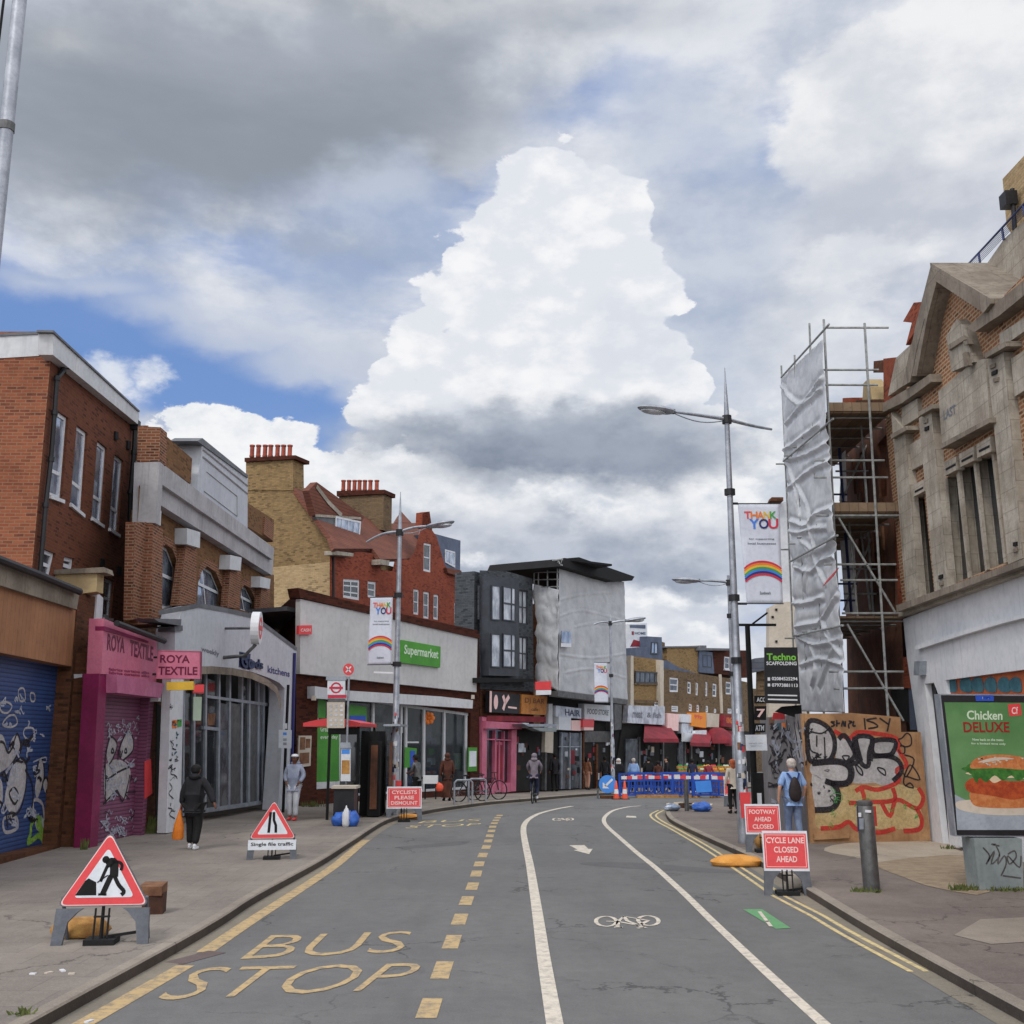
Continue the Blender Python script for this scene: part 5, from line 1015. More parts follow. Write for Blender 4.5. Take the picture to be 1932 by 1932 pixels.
parts('glazing_bar', M['alu'], gs, SF2, [K('A8', 1158, 1285, 1166, 1285, 1168, 665, 1160, 665), K('A8', 1248, 1285, 1258, 1285, 1258, 665, 1250, 665), K('A8', 1368, 1280, 1376, 1280, 1378, 665, 1370, 665), K('A8', 1135, 825, 1370, 825, 1370, 815, 1135, 815)], .03, .1)
wpart('sign_box', M['whiteS'], gs, SF2, K('A8', 1130, 632, 1262, 640, 1262, 498, 1130, 488), 0, .4); wpart('sign_box', M['pinkT'], gs, SF2, K('A8', 1266, 640, 1368, 645, 1370, 530, 1266, 530), 0, .38)
sb_ = wpart('sign_board', M['curtain'], gs, SF2, K('A8', 1095, 490, 1375, 515, 1375, 400, 1095, 368), 0, .3); rows(sb_, wq(SF2, K('A8', 1095, 490, 1375, 515, 1375, 400, 1095, 368), .3), [('HAIR', .35, .95, .2, .8)], M['navy'])
wpart('poster', M['redD'], gs, SF2, K('A8', 1255, 1010, 1305, 1010, 1305, 860, 1255, 860), .05, .08)
rs = tag(wpart('red_sign', M['redS'], None, SF2, K('A8', 1393, 605, 1512, 605, 1518, 518, 1393, 518), .3, .5), 'red projecting shop sign under the pale sign board', 'shop sign'); wpart('sign_border', M['pinkT'], rs, SF2, K('A8', 1405, 640, 1508, 640, 1512, 608, 1405, 606), .3, .5)
bx = thing('market_shop', 'dark open-fronted shop under a pale sign board, just left of the far lamp post', 'shop', (pL.x+3, pL.y+3, gz(52)))
wpart('sign_board', M['whiteS'], bx, SF2, K('A8', 1410, 515, 1690, 542, 1712, 368, 1410, 348), 0, .35); rows(bx, wq(SF2, K('A8', 1410, 515, 1690, 542, 1712, 368, 1410, 348), .35), [('FOOD STORE', .1, .9, .35, .7)], M['greyT'])
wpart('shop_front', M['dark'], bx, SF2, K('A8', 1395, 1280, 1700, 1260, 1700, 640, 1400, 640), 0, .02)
parts('door_post', M['brickW'], bx, SF2, [K('A8', 1395, 1280, 1410, 1280, 1412, 650, 1397, 650), K('A8', 1540, 1270, 1560, 1270, 1560, 790, 1540, 790)], 0, .15)
wpart('shop_blind', M['metalD'], bx, SF2, K('A8', 1410, 770, 1690, 770, 1690, 650, 1410, 650), .02, .1)
wpart('grey_column', M['metalD'], bx, SF2, K('A8', 1738, 640, 1815, 630, 1822, 330, 1738, 330), 0, .5); wpart('black_column', M['blackM'], bx, SF2, K('A8', 1742, 1250, 1830, 1240, 1832, 640, 1742, 640), 0, .3)
pj = thing('red_white_sign', 'red and white projecting shop sign at the lower corner of the wrapped scaffold', 'sign', SF2.hit(1025, 1300, .7)); SFs = Wall(SF2.hit(1010, 1300, .9).xy, SF2.hit(1010, 1300, .9).xy+Vector((1, .15)))
wpart('red_panel', M['redS'], pj, SFs, K('A8', 870, 195, 1043, 195, 1043, 100, 870, 105), -.15, 0); wpart('white_panel', M['whiteP'], pj, SFs, K('A8', 878, 252, 1043, 248, 1045, 198, 878, 200), -.15, 0)

random.seed(31)
def clutter(T_, w, x0, x1, y0, y1, n, o=.04):
    for i in range(n):
        x = random.uniform(x0, x1); y = random.uniform(y0, y1); a_ = random.uniform(2, 7); b_ = random.uniform(3, 13); wpart('window_display', M[random.choice(['curtain', 'cream2', 'metalD', 'cardD', 'brownD', 'greyT', 'slabB', 'blackM', 'redD', 'whiteS', 'card', 'glassM'])], T_, w, [(x, y+b_), (x+a_, y+b_), (x+a_, y), (x, y)], .02, o+.01*(i % 5))
clutter(ds, SF, 974, 1024, 1385, 1465, 12); clutter(gs, SF2, 1056, 1092, 1390, 1465, 10, .06); clutter(bx, SF2, 1102, 1146, 1385, 1465, 14)
# --- wrapped building with temporary roof
Yn = pL.y-1.0; pN = Vector((RX(1055, Yn), Yn)); k5 = RX(1185, 1.0); tt = (k5*pN.y-pN.x)/(ug.x-k5*ug.y); pR = pN+ug*tt
WWl = Wall(pN, Vector((RX(1008, pL.y+.4), pL.y+.4))); WWr = Wall(pN, pR)
T = thing('wrapped_scaffold', 'building wrapped in grey-white scaffold sheeting under a dark temporary roof', 'scaffold', (pN.x, pN.y, gz(pN.y)))
def sheeting(name, w, pix, nx, nz, amp, mat, parent, seed=0, sag=0.0, folds=(), o=0.0, fs=1.3, ridges=(), rh=.1, rw=.07):
    segs = [(a, b) for P in ridges for a, b in zip(P[:-1], P[1:])]
    q = wq(w, pix, o); mb = MB(); vs = []
    for j in range(nz+1):
        for i in range(nx+1):
            u, v = i/nx, j/nz; p = q.at(u, v)
            d = amp*(noise.noise(Vector((p.x*fs+seed, p.y*fs, p.z*fs*.8)))*1.2+abs(noise.noise(Vector((p.x*2.3+p.z*1.1+seed, p.y*2.3, p.z*1.9))))*.9)
            d += sag*math.sin(PI*(v*folds[0] % 1)) if folds else 0
            m = 9.0
            for a, b in segs:
                ab = b-a; t = max(0, min(1, (p-a).dot(ab)/ab.length_squared)); m = min(m, (a+ab*t-p).length)
            if m < rw*4: d += rh*math.exp(-(m/rw)**2)-rh*.5*math.exp(-((m-rw*2)/rw)**2)
            vs.append(p+q.n*d)
    fs_ = [(j*(nx+1)+i, j*(nx+1)+i+1, (j+1)*(nx+1)+i+1, (j+1)*(nx+1)+i) for j in range(nz) for i in range(nx)]
    n = (vs[1]-vs[0]).cross(vs[nx+1]-vs[0])
    if n.dot(q.n) < 0: fs_ = [f[::-1] for f in fs_]
    mb.add(vs, fs_); o_ = mb.build(name, mat, parent, smooth=True); md = o_.modifiers.new('t', 'SOLIDIFY'); md.thickness = .01; return o_
sheeting('sheeting', WWr, K('A7', 1128, 1700, 1885, 1800, 1842, 505, 1128, 340), 90, 110, .04, M['sheetG'], T, 1, ridges=[spline(WWr.pp(K('A7', *f_)), False, 3) for f_ in ((1140, 700, 1400, 640, 1700, 620), (1140, 880, 1400, 820, 1860, 940), (1150, 1300, 1500, 1340, 1860, 1290), (1300, 1000, 1500, 960, 1690, 970), (1700, 1300, 1760, 1500, 1800, 1760), (1200, 1500, 1500, 1460, 1860, 1560))], rh=.018, rw=.05)
sheeting('sheeting', WWl, K('A7', 860, 1590, 1126, 1700, 1128, 590, 858, 530), 30, 60, .07, M['sheet'], T, 5, .035, (5,))
sheeting('sheeting', WWl, K('A7', 860, 1590, 1126, 1700, 1128, 590, 858, 530), 3, 6, .0, M['sheet'], T, 5, o=-.2)
mb = MB()
for x, m0 in ((858, 380), (905, 380), (1005, 370), (1112, 345)): mb = MB(); mb.tube(WWl.pp(K('A7', x, 1700, x, m0), -.03), .035, 6); mb.build('standard', M['tube'], T)
for y in (400, 480, 560): mb = MB(); mb.tube(WWl.pp(K('A7', 858, y, 1125, y-5), -.02), .03, 6); mb.build('ledger', M['tube'], T)
zt_ = WWr.sz(*K('A7', 1128, 345)[0])[1]
# roof: tilted sheet carried on a lattice beam, overhanging both faces
r1 = WWr.hit(*K('A7', 1190, 385)[0], .4); r2 = WWr.hit(*K('A7', 1932, 500)[0], 1.1); r3 = WWr.hit(*K('A7', 1932, 445)[0], -2.6); r4 = WWr.hit(*K('A7', 1360, 235)[0], -2.2)
mb = MB(); W5 = WWr.off(.5)
top = [W5.hit(*p) for p in K('A7', 1160, 330, 1740, 500, 1932, 490, 1960, 445, 1350, 232, 1190, 248)]
mb.prism(top, -W5.N*4.0); ro = mb.build('temporary_roof', M['blackM'], T)
Wt = Wall(WWl.A+WWl.n*.3, WWl.B+WWl.n*.3)
mb = MB(); tr = Wt.pp(K('A7', 1165, 255, 960, 290, 750, 335, 560, 378)); bt = Wt.pp(K('A7', 1165, 320, 960, 358, 750, 395, 640, 412))
mb.tube(tr, .05, 6); mb.tube(bt, .04, 6)
for i in range(3):
    for k in range(5):
        t0, t1 = k/5, (k+.5)/5; t2 = (k+1)/5; mb.tube([tr[i].lerp(tr[i+1], t0), bt[i].lerp(bt[i+1], t1)], .025, 5); mb.tube([bt[i].lerp(bt[i+1], t1), tr[i].lerp(tr[i+1], t2)], .025, 5)
mb.build('lattice_beam', M['tube'], T)
mb = MB(); mb.prism(Wt.pp(K('A7', 1190, 240, 1190, 262, 560, 385, 560, 372), -.4), -Wt.N*3); mb.build('roof_sheet', M['blackM'], ro)
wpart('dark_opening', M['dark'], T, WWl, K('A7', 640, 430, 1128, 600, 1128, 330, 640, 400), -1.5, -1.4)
tag(wpart('notice_board', M['glassS'], None, WWr, K('A7', 1165, 1170, 1265, 1180, 1262, 1050, 1162, 1040), .2, .25), 'pale blue notice on the front of the grey wrapped scaffold', 'notice'); tag(wpart('notice_board', M['whiteP'], None, WWr, K('A7', 1165, 1215, 1265, 1220, 1265, 1180, 1165, 1175), .2, .26), 'white strip notice just below the pale blue one on the scaffold', 'notice')
mb = MB(); mb.prism([Vector((*(pN+ug*.5-Vector((ug.y, -ug.x))*.0).xy, 0)) for _ in range(1)]*0 or [WWr.P(.6, 4.9, -1.4), WWr.P(WWr.L-.2, 4.9, -1.4), WWr.P(WWr.L-.2, 4.9, -6), WWr.P(.6, 4.9, -6)], (0, 0, 3.6)); mb.build('building_body', M['brickW'], T)
wpart('sheet_edge', M['metalD'], T, WWr, K('A7', 1120, 1760, 1880, 1850, 1885, 1800, 1120, 1700), -.4, .05)

# --- yellow infill building and the brown terrace
pT = WWr.off(-1.2); T1 = Wall(pT.P(pT.L-.3, 0).xy, pT.P(pT.L-.3, 0).xy+ug*4); T0 = WWr.off(-1.2); 
TT = Wall(T1.A, T1.A+Vector((.57, .82))*22)
T = thing('yellow_brick_building', 'yellow brick building with a white frame and blue-grey attic beyond the wrapped scaffold', 'building', (T1.A.x, T1.A.y, gz(55)))
wpart('wall', M['brickT'], T, TT, K('B1', 340, 1000, 700, 1000, 690, 395, 345, 352), -.4, 0)
parts('white_frame', M['cream2'], T, TT, [K('B1', 335, 900, 372, 900, 368, 350, 338, 345), K('B1', 668, 1100, 702, 1100, 698, 400, 655, 395)], 0, .25)
parts('cross_band', M['brickB'], T, TT, [K('B1', 375, 665, 665, 672, 665, 655, 375, 645), K('B1', 375, 870, 665, 880, 665, 840, 375, 828)], 0, .1)
window(T, wq(TT, K('B1', 390, 650, 655, 655, 655, 530, 390, 515), .1), M['frameG'], M['glassM'], .08, (.2, .4, .6, .8), (), .05)
window(T, wq(TT, K('B1', 600, 900, 655, 905, 655, 860, 600, 855), .1), M['frameW'], M['glassD'], .08, (.5,), (), .05)
wpart('attic', M['slabB'], T, TT.off(-1), K('B1', 330, 360, 690, 400, 678, 145, 518, 135, 518, 250, 335, 265), -3, 0); window(T, wq(TT.off(-1), K('B1', 560, 330, 640, 335, 640, 200, 570, 195), .05), M['frameG'], M['glassS'], .08, (.5,), (), .05)
wpart('chimney', M['brickB'], T, TT.off(-2), K('B1', 675, 390, 715, 395, 712, 205, 680, 195), -1, 0)
bb = thing('billboard', 'white billboard with a red wedge rising above the yellow brick building', 'billboard', TT.hit(1205, 1200, -2)); q = wq(TT.off(-1.5), K('B1', 325, 265, 525, 250, 520, 60, 325, 60)); wpart('board', M['whiteS'], bb, TT.off(-1.5), K('B1', 325, 265, 525, 250, 515, -10, 325, 0), -.3, 0)
mb = MB(); mb.poly(TT.off(-1.5).pp(K('B1', 332, 250, 524, 248, 524, 215, 370, 170), .01)); mb.wp(TT.off(-1.5), K('B1', 350, 120, 372, 120, 372, 80, 350, 80), 0, .012); mb.build('red_wedge', M['redD'], bb); mb = MB(); mb.wp(TT.off(-1.5), K('B1', 330, 40, 500, 50, 500, 10, 330, 10), 0, .02); text(mb, wq(TT.off(-1.5), K('B1', 380, 115, 500, 118, 500, 88, 380, 86)), 'HOME', 0, 1, 0, 1, .015); mb.build('dark_band', M['slabB'], bb)
T = thing('brown_terrace', 'brown brick terrace with small white windows above shops at the far bend', 'building', (TT.B.x, TT.B.y, gz(60)))
ow = [K('B1', *p) for p in ((765, 745, 860, 748, 862, 595, 765, 585), (960, 760, 1000, 770, 1000, 640, 962, 630), (1050, 780, 1075, 785, 1080, 650, 1052, 640), (1155, 790, 1180, 795, 1182, 640, 1158, 630), (1235, 795, 1280, 800, 1282, 660, 1238, 650), (1380, 770, 1440, 775, 1442, 640, 1382, 630), (785, 960, 860, 965, 862, 900, 785, 895), (975, 955, 1010, 960, 1012, 880, 978, 872), (1060, 965, 1090, 970, 1090, 890, 1062, 885), (1400, 980, 1450, 985, 1450, 930, 1402, 925))]
ow += [[(x+95*.1719*0, y) for x, y in K('B1', 1160, 970, 1190, 970, 1190, 900, 1162, 895)], K('B1', 1250, 975, 1280, 975, 1280, 930, 1252, 928)]
mb = MB(); mb.holes(TT, K('B1', 700, 1150, 1620, 1150, 1620, 640, 1440, 600, 1080, 545, 700, 490), ow, .15); mb.build('wall', M['brickB'], T)
for i, o_ in enumerate(ow): window(T, wq(TT, o_), M['frameW'], M['glassD'] if i % 2 else M['glassM'], .1, (), (.5,), .05, rec=.03, bw=.06)
wpart('gable_wall', M['brickT'], T, TT.off(-1.2), K('B1', 735, 460, 1080, 545, 1085, 250, 735, 255), -.5, 0); wpart('gable_slope', M['slabB'], T, TT.off(-.8), K('B1', 700, 500, 1100, 555, 1000, 520, 870, 480, 740, 400, 690, 400), -.5, 0)
wpart('gable_top', M['lead'], T, TT.off(-1.2), K('B1', 725, 260, 1090, 256, 1090, 240, 725, 244), -.6, .1); wpart('attic_box', M['slabB'], T, TT.off(-1.2), K('B1', 1090, 530, 1255, 545, 1235, 310, 1090, 290), -2, .1)
window(T, wq(TT.off(-1.2), K('B1', 1130, 470, 1230, 480, 1225, 345, 1130, 335), .12), M['frameG'], M['glassS'], .06, (.5,), (), .05)
wpart('attic_wall', M['brickD'], T, TT.off(-1.3), K('B1', 1250, 540, 1620, 590, 1620, 290, 1240, 285), -2, 0); window(T, wq(TT.off(-1.3), K('B1', 1365, 495, 1420, 500, 1420, 365, 1368, 358), .05), M['frameW'], M['glassM'], .08, (), (.5,), .05, sill=True)
wpart('roof_edge', M['lead'], T, TT.off(-1.2), K('B1', 1090, 290, 1440, 290, 1440, 268, 1090, 262), -2, .3); wpart('chimney', M['lead'], T, TT.off(-2), K('B1', 1095, 262, 1170, 262, 1168, 235, 1098, 235), -1, 0)
wpart('drainpipe', M['cream2'], T, TT, K('B1', 1335, 980, 1352, 980, 1335, 555, 1318, 552), 0, .1)
mb = MB(); mb.prism([TT.P(4, 0, -.5), TT.P(22, 0, -.5), TT.P(22, 0, -8), TT.P(4, 0, -8)], (0, 0, 5.5)); mb.build('terrace_body', M['brickB'], T)
# far shops at street level
fsx = thing('awning_shops', 'row of far shops with signboards and dark open fronts behind the blue barriers', 'shops', (TT.A.x, TT.A.y, gz(55)))
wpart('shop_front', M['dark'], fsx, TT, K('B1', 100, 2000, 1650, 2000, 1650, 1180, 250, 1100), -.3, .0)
wpart('sign_board', M['curtain'], fsx, TT, K('B1', 300, 1085, 710, 1108, 712, 905, 312, 892), 0, .3); rows(fsx, wq(TT, K('B1', 300, 1085, 710, 1108, 712, 905, 312, 892), .3), [('meat', .12, .38, .3, .7), ('& fish', .5, .9, .35, .65)], M['greyT'])
wpart('sign_board', M['pinkT'], fsx, TT, K('B1', 740, 1160, 862, 1175, 866, 990, 742, 978), 0, .3); wpart('sign_board', M['whiteS'], fsx, TT, K('B1', 895, 1080, 1020, 1085, 1022, 995, 897, 988), 0, .3)
wpart('sign_board', M['curtain'], fsx, TT, K('B1', 895, 1200, 1020, 1210, 1022, 1095, 897, 1090), 0, .25)
o_ = wpart('orange_sign', M['orS'], fsx, TT, K('B1', 1018, 1120, 1165, 1142, 1168, 972, 1020, 975), 0, .4); rows(o_, wq(TT, K('B1', 1018, 1120, 1165, 1142, 1168, 972, 1020, 975), .4), [('99p', .1, .7, .5, .85)], M['redS'])
wpart('sign_board', M['cream2'], fsx, TT, K('B1', 1170, 1132, 1305, 1132, 1310, 988, 1172, 975), 0, .3); o_ = wpart('red_sign', M['redD'], fsx, TT, K('B1', 1355, 1125, 1485, 1135, 1485, 1002, 1357, 995), 0, .4); rows(o_, wq(TT, K('B1', 1355, 1125, 1485, 1135, 1485, 1002, 1357, 995), .4), [('KING', .25, .7, .3, .8)], M['oran'])
wpart('white_banner', M['whiteS'], fsx, TT, K('B1', 930, 1290, 1170, 1305, 1170, 1165, 1050, 1170, 1045, 1200, 930, 1195), .3, .5)
parts('shop_post', M['metalD'], fsx, TT, [K('B1', x, 1650, x+16, 1650, x+14, 1240, x, 1240) for x in (430, 690, 930, 1000, 1300)], .02, .15)
wpart('shop_window', M['glassM'], fsx, TT, K('B1', 865, 1640, 930, 1640, 930, 1260, 865, 1250), .02, .1); wpart('shop_window', M['glassM'], fsx, TT, K('B1', 280, 1640, 420, 1640, 425, 1260, 285, 1260), .02, .1)
clutter(fsx, TT, 1180, 1385, 1402, 1450, 46)
def awning(w, bl, br, tr, tl, out, label, m='redD', rib=None):
    A1_, A2_ = w.hit(*tl, .05), w.hit(*tr, .05); B1_, B2_ = w.hit(*bl, out), w.hit(*br, out)
    t_ = thing('shop_awning', label, 'awning', A1_); mb = MB(); mb.prism([A1_, A2_, B2_, B1_], (0, 0, -.03)); mb.prism([B1_, B2_, B2_-Vector((0, 0, .2)), B1_-Vector((0, 0, .2))], w.N*.02)
    mb.build('cloth', M[m], t_); mb = MB(); mb.tube([A1_-Vector((0, 0, .5)), B1_-Vector((0, 0, .1))], .02, 5); mb.tube([A2_-Vector((0, 0, .5)), B2_-Vector((0, 0, .1))], .02, 5); mb.build('arm', M['alu'], t_); return t_
awning(TT, *K('B1', 480, 1255, 860, 1260, 770, 1120, 490, 1105), 1.6, 'crimson shop awning sloping over the pavement left of the orange sign')
awning(TT, *K('B1', 990, 1300, 1210, 1310, 1230, 1160, 1050, 1150), 1.2, 'red flat awning under the orange shop sign'); 
mb = MB(); c_ = TT.hit(*K('B1', 1290, 1310)[0], .6); mb.ell(c_, (.95, .9, .95), 0, 14, 8, None, 0); tag(mb.build('dome_awning', M['redD'], None, smooth=True), 'rounded red dome awning at the far shops left of the lamp post', 'awning')
awning(TT, *K('B1', 1370, 1300, 1560, 1310, 1540, 1190, 1370, 1160), 1.0, 'red awning right of the rounded dome awning')
# ---------------------------------------------------------------- right side of the street
WR = Wall((9.43+.0253*(5-24.93), 5), (9.43+.0253*(28-24.93), 28), (0, 10))
T = thing('stone_building', 'brick and carved stone building with a pediment above a white ground floor at right', 'building', (9.5, 22, .12))
bk = lambda *a: K('B6', *a)
op = [bk(580, 1765, 665, 1738, 605, 1150, 535, 1182), bk(775, 1690, 868, 1655, 800, 1030, 732, 1052), bk(880, 1650, 973, 1612, 900, 950, 815, 990), bk(985, 1603, 1085, 1565, 1010, 895, 915, 940), bk(1300, 1500, 1420, 1450, 1330, 600, 1230, 700)]
mb = MB(); mb.holes(WR, [(1668, 772), (1710, 735), (1755, 512), (1862, 590), (2120, 330), (2120, 1010), (1705, 1160)], op, .24, 0, 0, 1)
mb.build('wall', [M['brickN'], M['stone']], T)
for o_ in op: mb = MB(); mb.poly(WR.pp(o_, -.235)); mb.build('window_pane', M['glassD'], T)
wpart('attic_stone', M['stone'], T, WR, [(1675, 748), (1690, 676), (1718, 650), (1712, 722)], -.4, .04)
mb = MB(); mb.wp(WR, bk(345, 605, 435, 552, 540, 490, 640, 422, 648, 470, 545, 545, 470, 598, 352, 655), -.3, .24); mb.build('cornice', M['stoneD'], T)
mb = MB(); mb.wp(WR, K('B5', 1500, 1570, 1640, 1440, 1700, 1395, 2500, 760, 2500, 860, 1740, 1480, 1660, 1530, 1560, 1600), -.3, .28); mb.build('cornice', M['stoneD'], T)
mb = MB(); mb.wp(WR, K('B5', 1225, 1110, 1285, 1170, 1200, 1500, 1120, 1932, 1040, 1932, 1110, 1560), -.3, .35); mb.wp(WR, K('B5', 1225, 1112, 1680, 1385, 1625, 1455, 1262, 1215, 1255, 1160), -.3, .36); pd = mb.build('pediment_moulding', M['stoneD'], T)
mb = MB(); mb.wp(WR, bk(470, 500, 528, 240, 560, 130, 605, 90, 560, 270, 520, 470), -.3, .36); mb.build('raking_cornice', M['stoneD'], T)
mb = MB(); mb.prism([WR.hit(*K('B5', 1225, 1110)[0], .36), WR.hit(*K('B5', 1680, 1385)[0], .36), WR.hit(*K('B5', 1680, 1385)[0], .36)+Vector((1.8, 0, 0)), WR.hit(*K('B5', 1225, 1110)[0], .36)+Vector((1.8, 0, 0))], (0, 0, .1)); mb.build('pediment_roof', M['stoneD'], T)
sh_ = wpart('carved_shield', M['stone'], T, WR, bk(738, 200, 775, 130, 800, 92, 845, 140, 870, 230, 905, 350, 770, 410), 0, .22); mb = MB(); mb.wp(WR, bk(745, 250, 840, 190, 850, 215, 750, 280), .2, .28); mb.build('shield_band', M['stoneD'], sh_)
parts('carved_volute', M['stoneD'], T, WR, [bk(835, 300, 850, 290, 870, 370, 850, 380), bk(840, 225, 870, 215, 875, 240, 845, 250)], .2, .3)
pn = wpart('inscription_panel', M['stone'], T, WR, bk(712, 845, 1000, 690, 975, 330, 905, 345, 690, 530), 0, .16)
rows(pn, wq(WR, bk(725, 710, 900, 610, 890, 540, 720, 640), .16), [('LAST', .0, .45, .1, .9)], M['greyT'])
parts('panel_sill', M['stoneD'], T, WR, [bk(705, 875, 1002, 715, 1000, 685, 705, 845)], 0, .3)
parts('pilaster', M['stone'], T, WR, [bk(498, 1825, 575, 1795, 490, 780, 405, 655), bk(670, 1750, 752, 1712, 648, 640, 572, 690), bk(1112, 1572, 1200, 1535, 1085, 290, 985, 345), bk(1500, 1460, 1600, 1420, 1480, 40, 1380, 110)], 0, .18)
parts('pilaster_cap', M['stoneD'], T, WR, [bk(405, 815, 500, 760, 495, 735, 400, 790), bk(570, 680, 655, 630, 652, 605, 565, 655), bk(972, 330, 1100, 255, 1095, 225, 965, 300)], 0, .3)
mb = MB()
for i, (x0, y0, x1, y1) in enumerate(((600, 700, 622, 690), (606, 745, 628, 735), (1000, 370, 1030, 355), (1010, 410, 1040, 395), (1020, 450, 1050, 440), (1140, 1440, 1160, 1435), (1140, 1480, 1165, 1470), (690, 1640, 712, 1632), (695, 1680, 716, 1672))):
    g = MB(); g.wp(WR, bk(x0, y0+24, x1, y1+24, x1, y1, x0, y0), .17, .21); g.build('carved_block', M['blackM'] if i % 2 else M['stoneD'], T)
parts('stone_panel', M['stone'], T, WR, [bk(528, 1005, 600, 965, 598, 800, 510, 855), bk(470, 745, 575, 680, 562, 570, 470, 625), bk(1150, 560, 1400, 400, 1400, 160, 1130, 330), bk(1060, 270, 1400, 30, 1400, -40, 1060, 180)], 0, .1)
parts('lintel_carving', M['stone'], T, WR, [bk(540, 1165, 605, 1130, 600, 1060, 535, 1095), bk(728, 1040, 802, 1000, 798, 920, 720, 960), bk(822, 985, 905, 945, 902, 860, 815, 905), bk(925, 930, 1008, 890, 1003, 800, 920, 850)], 0, .16)
for p in ((735, 1000, 795, 968), (830, 950, 898, 915), (935, 890, 1000, 858), (548, 1135, 600, 1108)):
    g = MB(); g.ribbon(WR.pp(bk(*p), .165), WR.N, .05); g.build('groove_shade', M['blackM'], T)  # no groove is cut: its shade is a black strip on the stone
parts('sill', M['stoneD'], T, WR, [bk(440, 1860, 1300, 1545, 1300, 1505, 435, 1820)], -.1, .4)
mb = MB(); mb.wp(WR, bk(450, 1890, 1300, 1585, 1300, 1555, 445, 1862), -.1, .22); mb.build('ledge_moulding', M['stone'], T)
parts('mullion', M['stone'], T, WR, [bk(868, 1656, 880, 1652, 815, 990, 800, 1030), bk(973, 1614, 985, 1605, 915, 940, 900, 950), bk(760, 1697, 775, 1690, 732, 1052, 718, 1060), bk(1085, 1566, 1100, 1560, 1022, 890, 1010, 895)], 0, .06)
# attic storey with blue railing, set back
WRa = WR.off(-1.2)
T3 = thing('attic_storey', 'pale brick attic storey with stone parapet and blue railing above the stone building', 'building', (10.6, 18, 9))
wpart('wall', M['brickYp'], T3, WRa, K('B5', 1770, 445, 1932, 270, 2600, -400, 2600, 900, 1860, 900, 1800, 800), -.4, 0)
wpart('stone_parapet', M['stone'], T3, WRa, K('B5', 1560, 1190, 1640, 1100, 1780, 900, 1932, 760, 2600, 200, 2600, 900, 1700, 1450, 1600, 1300), -.3, .3)
mb = MB(); mb.tube(WRa.pp(K('B5', 1500, 1100, 1650, 940, 1830, 745, 2000, 560, 2600, -100), .35), .025, 6)
for x, y in ((1590, 1010), (1765, 815), (1925, 640)): mb.tube(WRa.pp(K('B5', x, y, x+14, y+90), .35), .025, 6)
for y in range(15, 80, 15): mb.tube(WRa.pp(K('B5', 1505, 1100+y, 1835, 750+y, 2000, 565+y), .35), .008, 4)
mb.build('railing', M['tubeB'], T3)
mb = MB(); mb.tube(WRa.pp(K('B5', 1842, 520, 1850, 640, 1862, 830), .15), .05, 8); p = WRa.hit(*K('B5', 1815, 605)[0], .2); mb.box(p, (.25, .3, .3)); mb.build('drainpipe', M['black'], T3)
wpart('skylight', M['whiteP'], T3, WRa, K('B5', 1365, 1085, 1500, 1090, 1560, 1150, 1515, 1205), -.5, .6)
# white ground floor
gf = wpart('ground_floor', M['renderW'], T, WR, [(1704, 1168), (2120, 1012), (2120, 1238), (1784, 1283), (1786, 1310), (1770, 1310), (1762, 1288), (1745, 1290), (1779, 1592), (1755, 1592), (1730, 1370), (1711, 1240)], -.35, .04)
wpart('ground_floor_pier', M['renderW'], T, WR, [(1770, 1310), (1800, 1310), (1830, 1600), (1792, 1600)], -.35, .03)
mb = MB(); mb.wp(WR, K('B7', 545, 150, 555, 128, 830, 42, 1080, -30, 1400, -110, 1400, -85, 1080, -5, 830, 68, 560, 155), .04, .16); mb.build('moulding', M['renderW'], T)
wpart('shopfront_infill', M['renderW'], T, WR, [(1800, 1620), (2120, 1640), (2120, 1305), (1795, 1308)], -.4, -.2)
wpart('door', M['black'], T, WR, K('B7', 705, 1315, 758, 1320, 672, 362, 610, 368), -.3, -.1)
ms = wpart('mural_panel', M['spO'], T, WR, K('B7', 735, 430, 1400, 430, 1400, 225, 735, 330), -.3, -.05)
mb = MB()
for x in (760, 850, 920, 1000, 1080, 1150): mb.poly(spline(WR.pp(K('B7', x-25, 400, x+40, 410, x+35, 335, x, 320, x-30, 345), -.04), True, 3))
mb.build('mural_shapes', M['teal'], ms)
mb = MB(); mb.wp(WR, K('B7', 540, 310, 575, 310, 578, 225, 545, 225), .04, .2); mb.build('wall_lamp', M['alu'], T)
mb = MB(); mb.wp(WR, K('B7', 760, 1300, 825, 1300, 825, 1345, 770, 1325), .0, .25); mb.build('plinth', M['renderW'], T)
mb = MB(); mb.prism([Vector((10.1, 5, 0)), Vector((10.1, 27.3, 0)), Vector((22, 27.3, 0)), Vector((22, 5, 0))], (0, 0, 10.2)); mb.build('building_body', M['brickC'], T)

